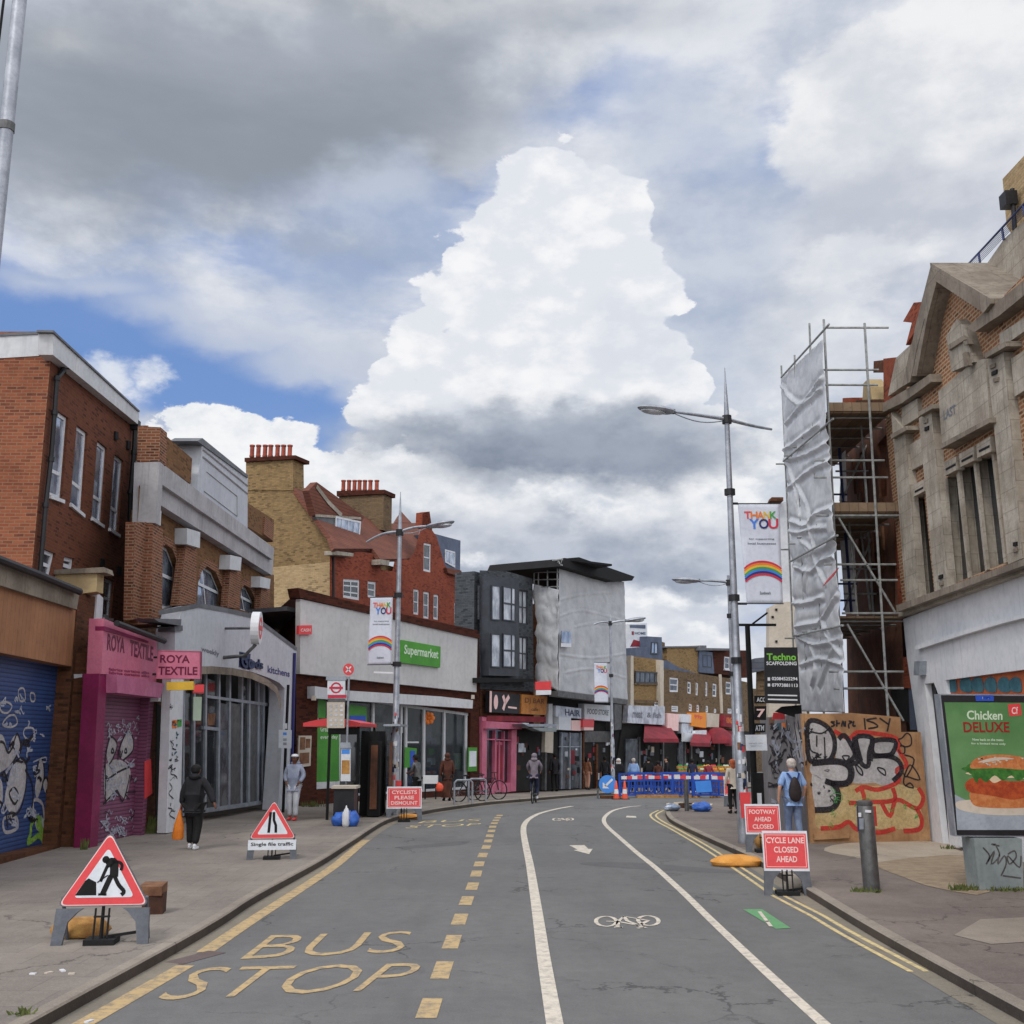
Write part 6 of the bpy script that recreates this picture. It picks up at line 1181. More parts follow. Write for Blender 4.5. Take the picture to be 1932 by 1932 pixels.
# --- half-demolished brick house behind the scaffold
WK = Wall((9.62, 26.9), (9.9, 42), (0, 30)); T = thing('brick_shell', 'gutted orange-red brick building standing behind the scaffold with dark empty openings', 'building', (9.7, 28, 0))
op = [bk(200, 1180, 245, 1180, 250, 880, 215, 900), bk(330, 1170, 380, 1160, 375, 790, 320, 850), bk(385, 1830, 430, 1830, 430, 1560, 375, 1570), bk(280, 1700, 330, 1760, 330, 1500, 270, 1500)]
mb = MB(); mb.holes(WK, bk(150, 2600, 500, 2600, 445, 1400, 395, 720, 360, 680, 230, 790, 110, 900)+[], op, .4); mb.build('wall', M['brownD'], T)
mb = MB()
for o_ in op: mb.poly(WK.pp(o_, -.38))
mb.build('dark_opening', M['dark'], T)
WKf = WK
mb = MB(); mb.wp(WK, bk(448, 1830, 492, 1820, 455, 1350, 398, 900, 375, 690, 360, 560, 358, 330, 430, 322, 428, 550, 410, 660, 405, 900, 430, 1200), -.5, .06); mb.build('brick_pier', M['brickC'], T)
mb = MB(); mb.wp(WK, K('B7', 482, 385, 545, 392, 525, 215, 478, 200), -.3, .07); mb.build('brick_pier', M['brickC'], T); wpart('brick_stub', M['brickW'], T, WK, bk(298, 415, 358, 410, 358, 338, 300, 345), -.5, .06)
wpart('blue_brick_base', M['slabB'], T, WK, K('B7', 520, 640, 570, 640, 555, 395, 510, 390), -.3, .05)
wpart('brick_stub', M['brickC'], T, WK, bk(112, 612, 170, 612, 168, 565, 112, 568), -.5, 0); wpart('brick_stub', M['brickW'], T, WK, bk(190, 612, 350, 600, 345, 575, 190, 578), -.5, 0); wpart('broken_wall', M['stoneY'], T, WK, bk(232, 580, 290, 580, 280, 500, 262, 455, 238, 480), -.4, 0)
tag(wpart('chimney', M['brickC'], None, WR.off(-3), K('B5', 1018, 1522, 1100, 1378, 1166, 1372, 1150, 1530, 1040, 1700, 1085, 1530), -1, 0), 'leaning orange-brown brick chimney behind the left slope of the pediment', 'chimney')
parts('interior_shade', M['dark'], T, WK, [K('B7', 440, 560, 525, 600, 520, 390, 480, 385, 400, 400)], .0, .04)
mb = MB(); mb.prism([Vector((10.3, 27.4, 0)), Vector((10.3, 30.5, 0)), Vector((20, 30.5, 0)), Vector((20, 27.4, 0))], (0, 0, 8)); mb.build('building_body', M['brownD'], T)
random.seed(11)
for i in range(14):
    x = random.uniform(150, 440); y = random.uniform(900, 1700); mb = MB(); mb.wp(WK, bk(x+6, y+220, x+14, y+220, x, y, x-8, y), .0, .06); mb.build('timber_stud', M[random.choice(['brownD', 'card', 'brickW'])], T)

# --- scaffold tower with white sheeting
WC = Wall((7.75, 26.0), (8.05, 31.5), (0, 28)); WCf = Wall((6, 26.0), (12, 26.0)); WCm = Wall((6, 28.7), (12, 28.7))
T = thing('scaffold_tower', 'tall tube scaffold with torn white sheeting on its street side', 'scaffold', (8, 28, .12))
def tubes(name, w, segs, r=.028, m='tube', o=0, k='B6'):
    for s_ in segs: mb = MB(); mb.tube(w.pp(K(k, *s_), o), r, 7); mb.build(name, M[m], T, smooth=True)
# gathered folds and loose flaps of the sheeting
random.seed(5)
FOLDS = (('B2', 1210, 1110, 1280, 1060, 1350, 1010, 1480, 910), ('B2', 1230, 1400, 1330, 1330, 1420, 1250, 1560, 1190), ('B2', 1200, 1130, 1260, 1250, 1300, 1400, 1330, 1600), ('B3', 640, 1080, 760, 1080, 880, 1050, 960, 1020), ('B3', 730, 420, 850, 560, 950, 800, 980, 880), ('B3', 830, 590, 900, 560, 1000, 500, 1080, 430), ('B3', 620, 350, 720, 370, 880, 330, 1000, 320), ('B3', 700, 1320, 830, 1290, 950, 1250, 1100, 1000), ('B3', 960, 1250, 1040, 1450, 1130, 1600), ('B3', 780, 950, 830, 620, 740, 440), ('B3', 940, 1900, 1010, 1680, 1080, 1520))+(('B2', 1200, 620, 1330, 760, 1500, 640), ('B2', 1230, 900, 1400, 700, 1510, 560), ('B2', 1230, 1180, 1400, 1130, 1560, 1040), ('B3', 640, 250, 800, 300, 900, 180, 1080, 120), ('B3', 660, 700, 850, 760, 960, 640, 1090, 600), ('B3', 720, 1420, 900, 1500, 1130, 1440), ('B3', 740, 1700, 940, 1640, 1170, 1700), ('B2', 1320, 1350, 1400, 1600, 1450, 1900), ('B3', 850, 1520, 900, 1750, 860, 1900))
sheeting('sheeting', WC, [(1596, 1345), (1511, 1342), (1474, 712), (1553, 640)], 90, 260, .05, M['sheet'], T, 3, .03, (7,), .0, 1.5, [spline(WC.pp(K(*f_)), False, 3) for f_ in FOLDS], .065, .065)
mb = MB(); mb.prism(WC.pp(K('B3', 1000, 850, 1120, 720, 1060, 810, 960, 910), .42), WC.N*.02); mb.build('red_tape', M['redS'], T)

WCp = WC
tubes('standard', WC, [(1474, 690, 1511, 1560), (1499, 670, 1530, 1500), (1527, 610, 1560, 1500)], k='D', o=-.02)
tubes('standard', WCf, [(1554, 603, 1604, 1590), (1631, 610, 1690, 1590)], k='D', r=.032)
tubes('ledger', WC, [(1474, 712, 1564, 612), (1478, 870, 1572, 790), (1490, 1060, 1580, 1010), (1500, 1200, 1590, 1180)], k='D', o=.1)
tubes('transom', WCf, [(0, 143, 390, 143), (-10, 398, 330, 398), (-10, 488, 325, 490), (-60, 945, 365, 945), (-60, 1048, 385, 1048), (-50, 1278, 455, 1278), (0, 1573, 435, 1573), (100, 1668, 445, 1668), (110, 1868, 460, 1868)])
tubes('transom', WCf, [(30, 288, 480, 288), (60, 390, 480, 388)], k='B7')

tubes('brace', WCf, [(88, 1290, 430, 1860)]); tubes('brace', WCf, [(140, 0, 480, 585)], k='B7')
tubes('standard', WCf, [(215, 600, 268, 1300), (150, 1300, 205, 1900)], r=.026, o=-1.2)
tubes('ledger', WCm, [(60, 700, 380, 700), (70, 1010, 400, 1010), (90, 1330, 430, 1330), (110, 1600, 440, 1600), (120, 1750, 440, 1750)])
tubes('brace', WCm, [(100, 1200, 330, 700), (330, 1300, 120, 1850)])
tubes('blue_standard', WCm, [(92, 870, 165, 1860)], m='tubeB', r=.04); tubes('standard', WCm, [(235, 860, 300, 1900), (215, 1300, 280, 1850)])
tubes('transom', WCm, [(60, 1150, 140, 1150), (80, 1690, 200, 1690), (80, 1790, 200, 1790)], m='tubeB')
for (y0, y1, tm) in ((612, 690, 1), (1240, 1262, 1), (1878, 1895, 0)):
    z1 = WCf.hit(*bk(200, y0)[0]).z; z0 = WCf.hit(*bk(200, y1)[0]).z; mb = MB(); zb_ = WCf.hit(*bk(200, 655 if y0 < 700 else y1)[0]).z
    mb.prism([Vector((7.85, 26.05, zb_)), Vector((9.4, 26.05, zb_)), Vector((9.6, 31.5, zb_)), Vector((8.1, 31.5, zb_))], (0, 0, .05)); mb.build('platform', M['plank'], T)
    for k in range(6): mb = MB(); mb.tube([Vector((7.75, 26.3+k*.95, zb_-.05)), Vector((9.6, 26.3+k*.95, zb_-.05))], .025, 6); mb.build('board_bearer', M['tube'], T)
    if tm: mb = MB(); mb.box((8.65, 26.02, zb_+.15), (1.6, .04, .22)); mb.build('toe_board', M['plank'], T)
WCw = Wall((8.25, 30), (12, 30)); tag(wpart('rolled_sheet', M['renderW'], None, WCm, bk(95, 1190, 140, 1190, 130, 880, 112, 900), -.05, 0), 'narrow white hanging sheet inside the scaffold below its top platform', 'sheet'); tag(wpart('rolled_sheet', M['renderW'], None, WCm, bk(130, 1860, 205, 1860, 182, 1420, 100, 1430), -.05, 0), 'wide white hanging sheet inside the scaffold at middle height', 'sheet')
# --- hoarding
a, b = G(1530, 1591, .12), G(1756, 1587, .12); WH = Wall(a, b)
T = thing('plywood_hoarding', 'plywood hoarding covered in silver, black and red graffiti lettering', 'hoarding', (a.x, a.y, .12))
bd_ = wpart('board', M['ply'], T, WH, [(1529, 1592), (1757, 1588), (1737, 1381), (1700, 1381), (1699, 1353), (1605, 1345), (1512, 1347)], -.06, 0)
parts('base_batten', M['ply'], T, WH, [K('B4', 1075, 1680, 1440, 1660, 1440, 1610, 1075, 1620)], 0, .05)
def blobs(name, m, lst, o, k='B4'):
    g = MB()
    for p in lst: g.poly(spline(WH.pp(K(k, *p), o), True, 4))
    g.build(name, M[m], bd_)
def strokes(name, m, lst, wd, o, k='B4'):
    g = MB()
    for p, c in lst: g.ribbon(spline(WH.pp(K(k, *p), o), bool(c), 4), WH.N, wd, bool(c))
    g.build(name, M[m], bd_)
sil = [(1010, 450, 1100, 430, 1220, 500, 1285, 620, 1280, 760, 1220, 850, 1100, 860, 1020, 830, 1000, 650), (1050, 880, 1300, 862, 1420, 900, 1452, 980, 1420, 1070, 1300, 1085, 1190, 1060, 1050, 990), (1050, 1000, 1190, 1060, 1290, 1120, 1320, 1240, 1260, 1340, 1120, 1362, 1075, 1300),
       (1320, 830, 1330, 620, 1390, 580, 1460, 680, 1500, 790, 1420, 880), (1440, 870, 1520, 830, 1590, 880, 1680, 1000, 1600, 1060, 1480, 1050), (1510, 610, 1680, 610, 1650, 760, 1640, 900, 1560, 860), (1700, 640, 1920, 640, 1900, 760, 1840, 790, 1700, 780), (1690, 820, 1850, 800, 1960, 850, 1990, 960, 1900, 1060, 1760, 1070, 1660, 960)]
blobs('silver_back', 'silver', [(1300, 620, 1480, 590, 1700, 620, 1930, 640, 1960, 860, 1950, 1050, 1700, 1080, 1450, 1070, 1320, 900)], .002); blobs('cream_back', 'cream', [(1100, 1380, 1300, 1240, 1420, 1110, 1700, 1120, 2000, 1100, 2060, 1300, 2040, 1480, 1750, 1560, 1400, 1500, 1120, 1560)], .0015)
blobs('silver_fill', 'silver', sil, .003)
blobs('silver_fill', 'silver', [(200, 690, 280, 690, 270, 800, 230, 800), (310, 705, 435, 700, 425, 750, 380, 790, 300, 790), (300, 830, 430, 850, 445, 930, 400, 970, 320, 965, 280, 900)], .004, 'B7')
blobs('cream_fill', 'cream', [(90, 1080, 150, 1095, 158, 1180, 100, 1215, -10, 1225, -20, 1150), (90, 1000, 200, 1010, 210, 1060, 100, 1080), (245, 990, 410, 980, 420, 1050, 250, 1070), (430, 980, 560, 990, 590, 1060, 550, 1110, 440, 1060), (300, 1095, 350, 1090, 410, 1190, 400, 1230, 310, 1225), (380, 1090, 500, 1080, 585, 1120, 575, 1220, 420, 1230)], .003, 'B7')
strokes('red_outline', 'spR', [((60, 645, 150, 690, 200, 655, 300, 660, 435, 690, 450, 760, 500, 850, 440, 880, 450, 950, 330, 1000, 240, 985, 190, 1010), 0), ((-20, 1235, 90, 1225, 150, 1195, 200, 1240, 330, 1260, 430, 1235), 0), ((230, 1000, 240, 1075, 150, 1080), 0), ((250, 1075, 420, 1065, 415, 990), 0), ((300, 1100, 310, 1220), 0), ((350, 1085, 400, 1160, 440, 1060, 560, 1115, 600, 1050, 570, 990), 0), ((560, 1115, 590, 1180, 575, 1240, 480, 1250), 0)], .1, .006, 'B7')
strokes('black_outline', 'spB', [(sil[0], 1), (sil[1][:14], 0), (sil[3][2:], 0), (sil[5], 1), (sil[6], 1), ((1190, 1055, 1300, 1100, 1430, 1090), 0), ((1500, 600, 1490, 700, 1530, 860, 1440, 870), 0), ((1690, 800, 1850, 800, 1960, 850, 1990, 960, 1900, 1060), 0)], .11, .008)
strokes('black_outline', 'spB', [((1190, 1060, 1290, 1110, 1330, 1240, 1260, 1350, 1080, 1365), 0), ((1060, 870, 1300, 850, 1440, 900, 1470, 990, 1420, 1080, 1250, 1085), 0), ((1500, 600, 1520, 700, 1560, 850), 0), ((1690, 600, 1660, 850), 0)], .13, .009)
strokes('black_detail', 'spB', [((1100, 580, 1100, 700), 0), ((1180, 600, 1190, 860), 0), ((1030, 540, 1150, 560, 1240, 500), 0), ((1020, 620, 1040, 740, 1120, 780, 1060, 830), 0), ((1510, 890, 1570, 940, 1580, 1000, 1530, 960), 1), ((1740, 920, 1810, 940, 1820, 1000, 1760, 960), 1), ((1370, 800, 1440, 800, 1410, 850), 1)], .035, .010)
strokes('scrawl_tag', 'spB', [((470, 690, 500, 660, 525, 680, 525, 730, 480, 740, 450, 700), 1), ((455, 740, 485, 740, 485, 780, 455, 775), 1), ((485, 790, 545, 820, 500, 920, 480, 900), 0), ((500, 920, 580, 940, 520, 850, 480, 960, 540, 990, 520, 960, 490, 980), 0)], .035, .006, 'B7')
strokes('small_tag', 'spB', [((1290, 440, 1250, 440, 1290, 470, 1250, 490), 0), ((1310, 420, 1310, 490), 0), ((1310, 455, 1345, 455), 0), ((1360, 490, 1375, 430, 1390, 490), 0), ((1400, 430, 1400, 490), 0), ((1435, 430, 1470, 440, 1435, 465, 1440, 510), 0), ((1490, 430, 1480, 480, 1510, 480), 0), ((1600, 400, 1610, 520), 0), ((1730, 400, 1620, 420, 1700, 450, 1740, 490, 1640, 510), 0), ((1760, 400, 1860, 470), 0), ((1870, 400, 1840, 540), 0)], .04, .006)
# grey boards running along the pavement
WHs = Wall((a.x-.02, a.y+.05), (a.x+.62, a.y+7.5), (0, 28)); T = thing('grey_hoarding', 'grey painted board fence running along the pavement behind the man with the backpack', 'hoarding', (a.x, a.y+3, .12))
mb = MB(); mb.wr(WHs, 0, 7.0, .1, WH.sz(1513, 1346)[1], -.06, 0); gb_ = mb.build('boards', M['boards'], T)
for p in ((860, 440, 900, 700, 940, 860, 1000, 870), (900, 430, 940, 640, 980, 440), (700, 820, 730, 840, 700, 860), (700, 560, 740, 580, 700, 600), (780, 420, 800, 600, 840, 700), (820, 720, 860, 860, 900, 960)): mb = MB(); mb.ribbon(spline(WHs.pp(K('B4', *p), .01), False, 4), WHs.N, .1); mb.build('graffiti_line', M['spB'], gb_)
mb = MB()
for p in ((870, 460, 960, 700, 990, 840, 900, 820, 870, 600),): mb.poly(spline(WHs.pp(K('B4', *p), .006), True, 4))
mb.build('graffiti_fill', M['silver'], gb_)
scribble(WHs, 'B4', 620, 840, 480, 1200, 34, .012, 'spB', gb_, .05, 40); scribble(WHs, 'B4', 620, 980, 430, 1300, 20, .014, 'spW', gb_, .05, 50)
scribble(WH, 'B4', 1010, 1290, 450, 1300, 14, .011, 'spB', bd_, .018, 30); scribble(WH, 'B7', 20, 560, 1010, 1230, 20, .011, 'grn', bd_, .01, 24)
for c_, p in (('card', (600, 470, 650, 480, 650, 400, 600, 400)), ('teal', (680, 520, 720, 520, 720, 450, 680, 450)), ('oran', (730, 500, 770, 500, 770, 450, 730, 450))): wpart('poster', M[c_], T, WHs, K('B4', *p), 0, .01)
# --- white building beyond the scaffold
WF_ = Wall((RX(1436, 44), 44), (RX(1470, 44)+.9, 40)) if False else Wall((6, 43), (14, 43))
T = thing('white_building', 'pale rendered building beyond the scaffold with a small dark window', 'building', (RX(1470, 43), 43, gz(43)))
wpart('wall', M['cream2'], T, WF_, [(1450, 1400), (1530, 1400), (1522, 1134), (1470, 1136), (1451, 1146)], -.5, 0); parts('window', M['blackM'], T, WF_, [(lambda x, y: [(x, y+4), (x+4, y+4), (x+4, y), (x, y)])(*p) for p in ((1463, 1148), (1456, 1162), (1463, 1208))], 0, .05)
wpart('roof_ridge', M['brickW'], T, WF_, K('D', 1453, 945, 1478, 945, 1478, 938, 1456, 938), -.5, 0); wpart('sheeting_strip', M['sheet'], T, WF_, [(1470, 1140), (1500, 1140), (1496, 944), (1466, 950)], -1.0, -.5)  # the tall upright piece is a strip of pale scaffold sheeting
T = thing('brown_house', 'small brown brick house front glimpsed left of the scaffold company board', 'building', (RX(1436, 40), 40, 0)); WF2 = Wall((6, 40), (14, 40))
wpart('wall', M['brickB'], T, WF2, [(1428, 1400), (1446, 1400), (1446, 1262), (1430, 1266)], -.3, 0); wpart('roof', M['slate'], T, WF2, [(1424, 1268), (1447, 1264), (1444, 1240), (1424, 1242)], -.5, .3)
# --- dark hanging signs on the black post
# ---------------------------------------------------------------- street furniture
def at(px, py, z=.12): g = G(px, py, z); return Vector((g.x, g.y, gz(g.y)+z))
FR = lambda Y, x0=-15, x1=15: Wall((x0, Y), (x1, Y))
def lamp_post(name, label, base, top, arms, collars=(), stickers=False, r=.085, spike=1.25, group='street lamps along the road', base_h=2.3):
    x, y, z = base; T = thing(name, label, 'street lamp', base, group)
    mb = MB(); mb.tube([(x, y, z), (x, y, z+base_h), (x, y, z+base_h+.05), (x, y, top*.55+z), (x, y, top)], [r*1.35, r*1.3, r, r*.85, r*.62], 14); mb.build('pole', M['metal'], T, smooth=True)
    mb = MB(); mb.tube([(x, y, top-.05), (x, y, top+.2), (x, y, top+spike)], [r*.75, r*.6, .008], 10); mb.build('spike', M['metal'], T, smooth=True)
    mb = MB(); mb.tube([(x, y, top-.14), (x, y, top+.05)], r*1.2, 12); mb.build('collar', M['black'], T)
    for h_ in collars: mb = MB(); mb.tube([(x, y, h_-.07), (x, y, h_+.07)], r*1.35, 12); mb.build('collar', M['black'], T)
    for ang, L, rise, head, bend in arms:
        d = Vector((math.cos(ang), math.sin(ang), 0)); P = [Vector((x, y, top-.03))+d*(L*t)+Vector((0, 0, rise*t+bend*math.sin(PI*t))) for t in [k/8 for k in range(9)]]
        mb = MB(); mb.tube(P, [.05-.018*k/8 for k in range(9)], 8); a_ = mb.build('arm', M['metal'], T, smooth=True)
        if head:
            P2 = [p-Vector((0, 0, .13*math.sin(PI*k/8)+.03)) for k, p in enumerate(P)]
            mb = MB(); mb.tube(P2, .014, 6); mb.build('stay', M['metal'], a_, smooth=True)
            e = P[-1]; q = d.cross(Vector((0, 0, 1))); up_ = Vector((0, 0, 1)); R = Matrix((d, q, up_)).transposed()
            sl = Matrix.Rotation(0, 3, 'X'); mb = MB(); ln = .98; c_ = e+d*(ln*.42)+Vector((0, 0, rise/L*.3))
            mb.ell(c_, (ln/2, .2, .095), 0, 16, 8, R @ Matrix.Rotation(-math.atan2(rise, L), 3, 'Y')); h_o = mb.build('lamp_head', M['metal'], a_, smooth=True)
            mb = MB(); mb.ell(c_-Vector((0, 0, .035))+d*.05, (ln*.36, .16, .09), 0, 14, 7, R); mb.build('lens', M['curtain'], h_o, smooth=True) if False else mb.build('lens', M['curtain'], a_, smooth=True)
            mb = MB(); mb.box(e+d*.02, (.12, .1, .1), ang); mb.build('clamp', M['black'], a_)
    if stickers:
        random.seed(int(abs(x)*100))
        for k in range(30):
            a0 = random.uniform(-2.6, -.6); zz = z+random.uniform(.9, 2.9); rr = r*1.36 if zz < z+base_h-.15 else r*1.03; w_ = random.uniform(.3, .7); hh = random.uniform(.06, .17); zz = min(zz, z+base_h-.3) if rr > r*1.1 else max(zz, z+base_h+.1)
            n = 5; vs = []
            for j in range(n): a1 = a0+w_*j/(n-1); vs += [Vector((x+rr*math.cos(a1), y+rr*math.sin(a1), zz)), Vector((x+rr*math.cos(a1), y+rr*math.sin(a1), zz+hh))]
            mb = MB(); mb.add(vs, [(2*j, 2*j+2, 2*j+3, 2*j+1) for j in range(n-1)]); mb.build('sticker', M[random.choice(['whiteP', 'blackM', 'redS', 'cream2', 'whiteP', 'navy', 'card'])], T)
    return T
b1 = at(1404, 1590); lamp_post('street_lamp', 'tallest grey lamp post, on the right pavement, its foot covered in stickers', b1, 9.83, [(math.radians(197), 1.4, .06, True, .0), (math.radians(35), 1.55, .0, False, -.02)], (8.02, 5.53, 4.1), True, .095)
b2 = at(743, 1538); zb2 = lambda px, y: FR(b2.y).hit(px, y).z; lamp_post('street_lamp', 'tall grey lamp post on the left pavement in front of the supermarket', b2, zb2(756, 1002), [(math.radians(-20), .95, .12, True, .05), (math.radians(160), 1.15, -.25, False, .1)], (zb2(750, 1123), zb2(749, 1253)), True, .1)
b3 = Vector((RX(1155, 48.5), 48.5, gz(48.5)+.12)); lamp_post('street_lamp', 'far thin lamp post in front of the grey wrapped scaffold', b3, 7.35, [(math.radians(185), .75, -.08, False, .08), (math.radians(-5), .7, .1, True, .02)], (5.0,), True, .07, .4)
b4 = Vector((RX(1386, 36), 36, .12)); lamp_post('street_lamp', 'shorter lamp post just behind the tall right one, its head pointing left', b4, 7.45, [(math.radians(182), 1.0, .05, True, .02)], (6.3, 4.4), False, .075, .05)
T = thing('street_lamp', 'near grey lamp pole cut off by the left edge of the picture', 'street lamp', (-4.62, 9.05, .12), 'street lamps along the road')
mb = MB(); mb.tube([(-4.62, 9.05, .12), (-4.62, 9.05, 5.85)], .05, 12); mb.tube([(-4.62, 9.05, 5.8), (-4.62, 9.05, 9.9)], .064, 14); mb.build('pole', M['metal'], T, smooth=True)
for h_ in (5.85, 7.9): mb = MB(); mb.tube([(-4.62, 9.05, h_-.05), (-4.62, 9.05, h_+.03)], .072, 14); mb.build('collar', M['metalD'], T)
mb = MB(); mb.tube([(-4.82, 9.05, 5.2), (-4.76, 9.05, 9.9)], .012, 6); mb.build('cable', M['blackM'], T)
# banners
def banner(label, Y, pix, parent_xy, texty=True):
    w = FR(Y); T = thing('lamp_banner', label, 'banner', w.pp(pix)[3], 'white thank-you banners on the lamp posts')
    q = wq(w, pix); mb = MB(); nu, nv = 10, 24; vs = []
    for j in range(nv+1):
        for i in range(nu+1): u, v = i/nu, j/nv; vs.append(q.at(u, v, .03*math.sin(v*5+u*2)*math.sin(PI*v)))
    fs = [(j*(nu+1)+i, j*(nu+1)+i+1, (j+1)*(nu+1)+i+1, (j+1)*(nu+1)+i) for j in range(nv) for i in range(nu)]
    mb.add(vs, fs); cl = mb.build('cloth', M['bannerW'], T, smooth=True); md = cl.modifiers.new('t', 'SOLIDIFY'); md.thickness = .008
    class Q2:
        n = q.n
        @staticmethod
        def at(u, v, o=0): return q.at(u, v, .03*math.sin(v*5+u*2)*math.sin(PI*v)+o+.008)
    cols = ['redS', 'oran', 'oran', 'yel', 'grn']
    for i, ch in enumerate('THANK'): mb = MB(); text(mb, Q2, ch, .13+i*.155, .13+i*.155+.17, .845, .92, .004+.001*i); mb.build('letter', M[cols[i]], cl)
    for i, ch in enumerate('YOU'): mb = MB(); text(mb, Q2, ch, .24+i*.235, .24+i*.235+.24, .745, .845, .006+.001*i); mb.build('letter', M[('blu', 'nav', 'mag')[i]], cl)
    if texty: rows(cl, Q2, [('for supporting', .2, .84, .632, .652), ('local businesses', .16, .88, .588, .608)], M['greyT'], 'small_lettering', .004); rows(cl, Q2, [('Southwark', .38, .68, .09, .12)], M['greyT'], 'signature', .004)
    for k, c_ in enumerate(('mag', 'oran', 'yel', 'grn', 'blu', 'nav', 'mag')):
        rr = .48-.0*k; mb = MB(); P = [Q2.at(.5+.62*math.cos(a), .245-.021*k+.19*math.sin(a)-.02, .003+.0006*k) for a in [PI*(.21+.58*i/16) for i in range(17)]]
        H_ = (q.c[3]-q.c[0]).length; mb.ribbon(P, q.n, H_*.02); mb.build('rainbow_band', M[c_], cl)
    for pr in (0, 1):
        y_ = 1.0 if pr else 0.0; a0 = q.at(0, y_); a1 = q.at(1, y_); mb = MB(); mb.tube([a1 if parent_xy[0] > a1.x else a0, Vector((parent_xy[0], parent_xy[1], (a0.z+a1.z)/2))] if False else [q.at(-.02, y_), q.at(1.02, y_)], .012, 6); mb.build('rod', M['black'], T)
        near = q.at(0, y_) if abs(q.c[0].x-parent_xy[0]) < abs(q.c[1].x-parent_xy[0]) else q.at(1, y_)
        mb = MB(); mb.tube([near, Vector((parent_xy[0], parent_xy[1], near.z))], .03, 6); mb.build('bracket', M['black'], T)
    return T
banner('white THANK YOU banner on the tall right lamp post', b1.y, [(1409, 1139), (1477, 1139), (1471, 950), (1392, 950)], b1)
banner('white THANK YOU banner on the left lamp post, before the supermarket cladding', b2.y, K('A4', 1085, 1818, 1262, 1815, 1275, 1305, 1105, 1308), b2)
banner('small far THANK YOU banner in front of the grey scaffold sheeting', b3.y, K('A7', 1520, 1828, 1672, 1830, 1662, 1392, 1515, 1385), b3, False)
T = tag(wpart('name_plate', M['whiteP'], None, FR(b2.y), K('A4', 1130, 1880, 1278, 1885, 1278, 1872, 1130, 1866), -.02, 0), 'thin white plate under the banner on the left lamp post', 'sign')
# black sign post with hanging signs, right
yS = 26.2; wS = FR(yS); px_ = RX(1419, yS); T = thing('black_sign_post', 'black post with crossbar and small black shop signs, right of the tall lamp post', 'sign post', (px_, yS, .12))
mb = MB(); mb.tube([(px_, yS, .12), (px_, yS, 2.4), (px_, yS, wS.hit(1412, 1180).z)], [.08, .07, .06], 10); mb.build('post', M['blackM'], T, smooth=True)
mb = MB(); mb.tube(wS.pp([(1392, 1179), (1464, 1179)]), .035, 6); mb.tube(wS.pp([(1420, 1177), (1448, 1156)]), .025, 6); mb.build('crossbar', M['blackM'], T)
mb = MB(); mb.box((px_+.05, yS-.1, .85), (.26, .2, 1.45)); mb.build('control_box', M['blackM'], T)
mb = MB(); mb.box((px_+.06, yS-.215, 1.0), (.1, .01, .25)); mb.build('sticker', M['whiteP'], T)
for c_, s_, p in (('whiteP', 'ACC', (455, 245, 575, 245, 575, 168, 455, 165)), ('pinkT', '7', (455, 420, 568, 420, 572, 275, 455, 275)), ('curtain', 'ATM', (440, 555, 560, 550, 562, 455, 440, 455))):
    o_ = wpart('hanging_panel', M['blackM'], T, wS, K('B4', *p), -.1, .02); rows(o_, wq(wS, K('B4', *p), .02), [(s_, .12, .88, .2, .8)], M[c_])
T = thing('white_notice', 'blank white notice board fixed low on the black post beside the tall lamp', 'notice', wS.hit(1425, 1400, .2)); o_ = wpart('board', M['whiteS'], T, wS, K('B4', 348, 742, 582, 740, 572, 572, 340, 576), .12, .14)
rows(o_, wq(wS, K('B4', 348, 742, 582, 740, 572, 572, 340, 576), .14), [('road works notice', .2, .8, .42, .52), ('footpath closed', .25, .75, .24, .34)], M['curtain'])
tag(wpart('street_poster', M['whiteP'], None, wS, K('B4', 305, 1075, 380, 1075, 375, 960, 300, 960), .25, .26), 'small white poster on the lower half of the tall right lamp post', 'poster')
T = thing('scaffold_board_sign', 'black scaffolding company board with green Techno lettering and white phone numbers', 'sign', (7, 25.7, 4)); wE = FR(25.7)
bq = K('E3', 352, 860, 778, 870, 742, 185, 345, 185); o_ = wpart('board', M['black'], T, wE, bq, -.05, 0); q = wq(wE, bq)
rows(o_, q, [('Techno', .06, .94, .765, .89)], M['techG'], 'green_lettering'); rows(o_, q, [('SCAFFOLDING', .05, .95, .68, .745), ('02084525294', .2, .95, .41, .47), ('07973881113', .2, .95, .295, .355)], M['whiteP'])
mb = MB()
for v in (.145, .07): qbox(mb, q, .08, .92, v-.012, v+.012, 0, .006)
qbox(mb, q, .08, .15, .4, .46, 0, .006); qbox(mb, q, .08, .15, .3, .35, 0, .006); mb.build('white_strips', M['whiteP'], o_)
tag(wpart('black_banner', M['blackM'], None, wE, K('E3', 480, 960, 800, 1050, 790, 880, 560, 900), -.3, -.2), 'torn black sheet hanging under the scaffolding company board', 'sheet')
tag(wpart('small_red_sign', M['redS'], None, FR(27), K('E3', 440, 1055, 590, 1055, 590, 970, 455, 975), -.05, 0), 'small red shop sign above the grey boards behind the black post', 'sign')
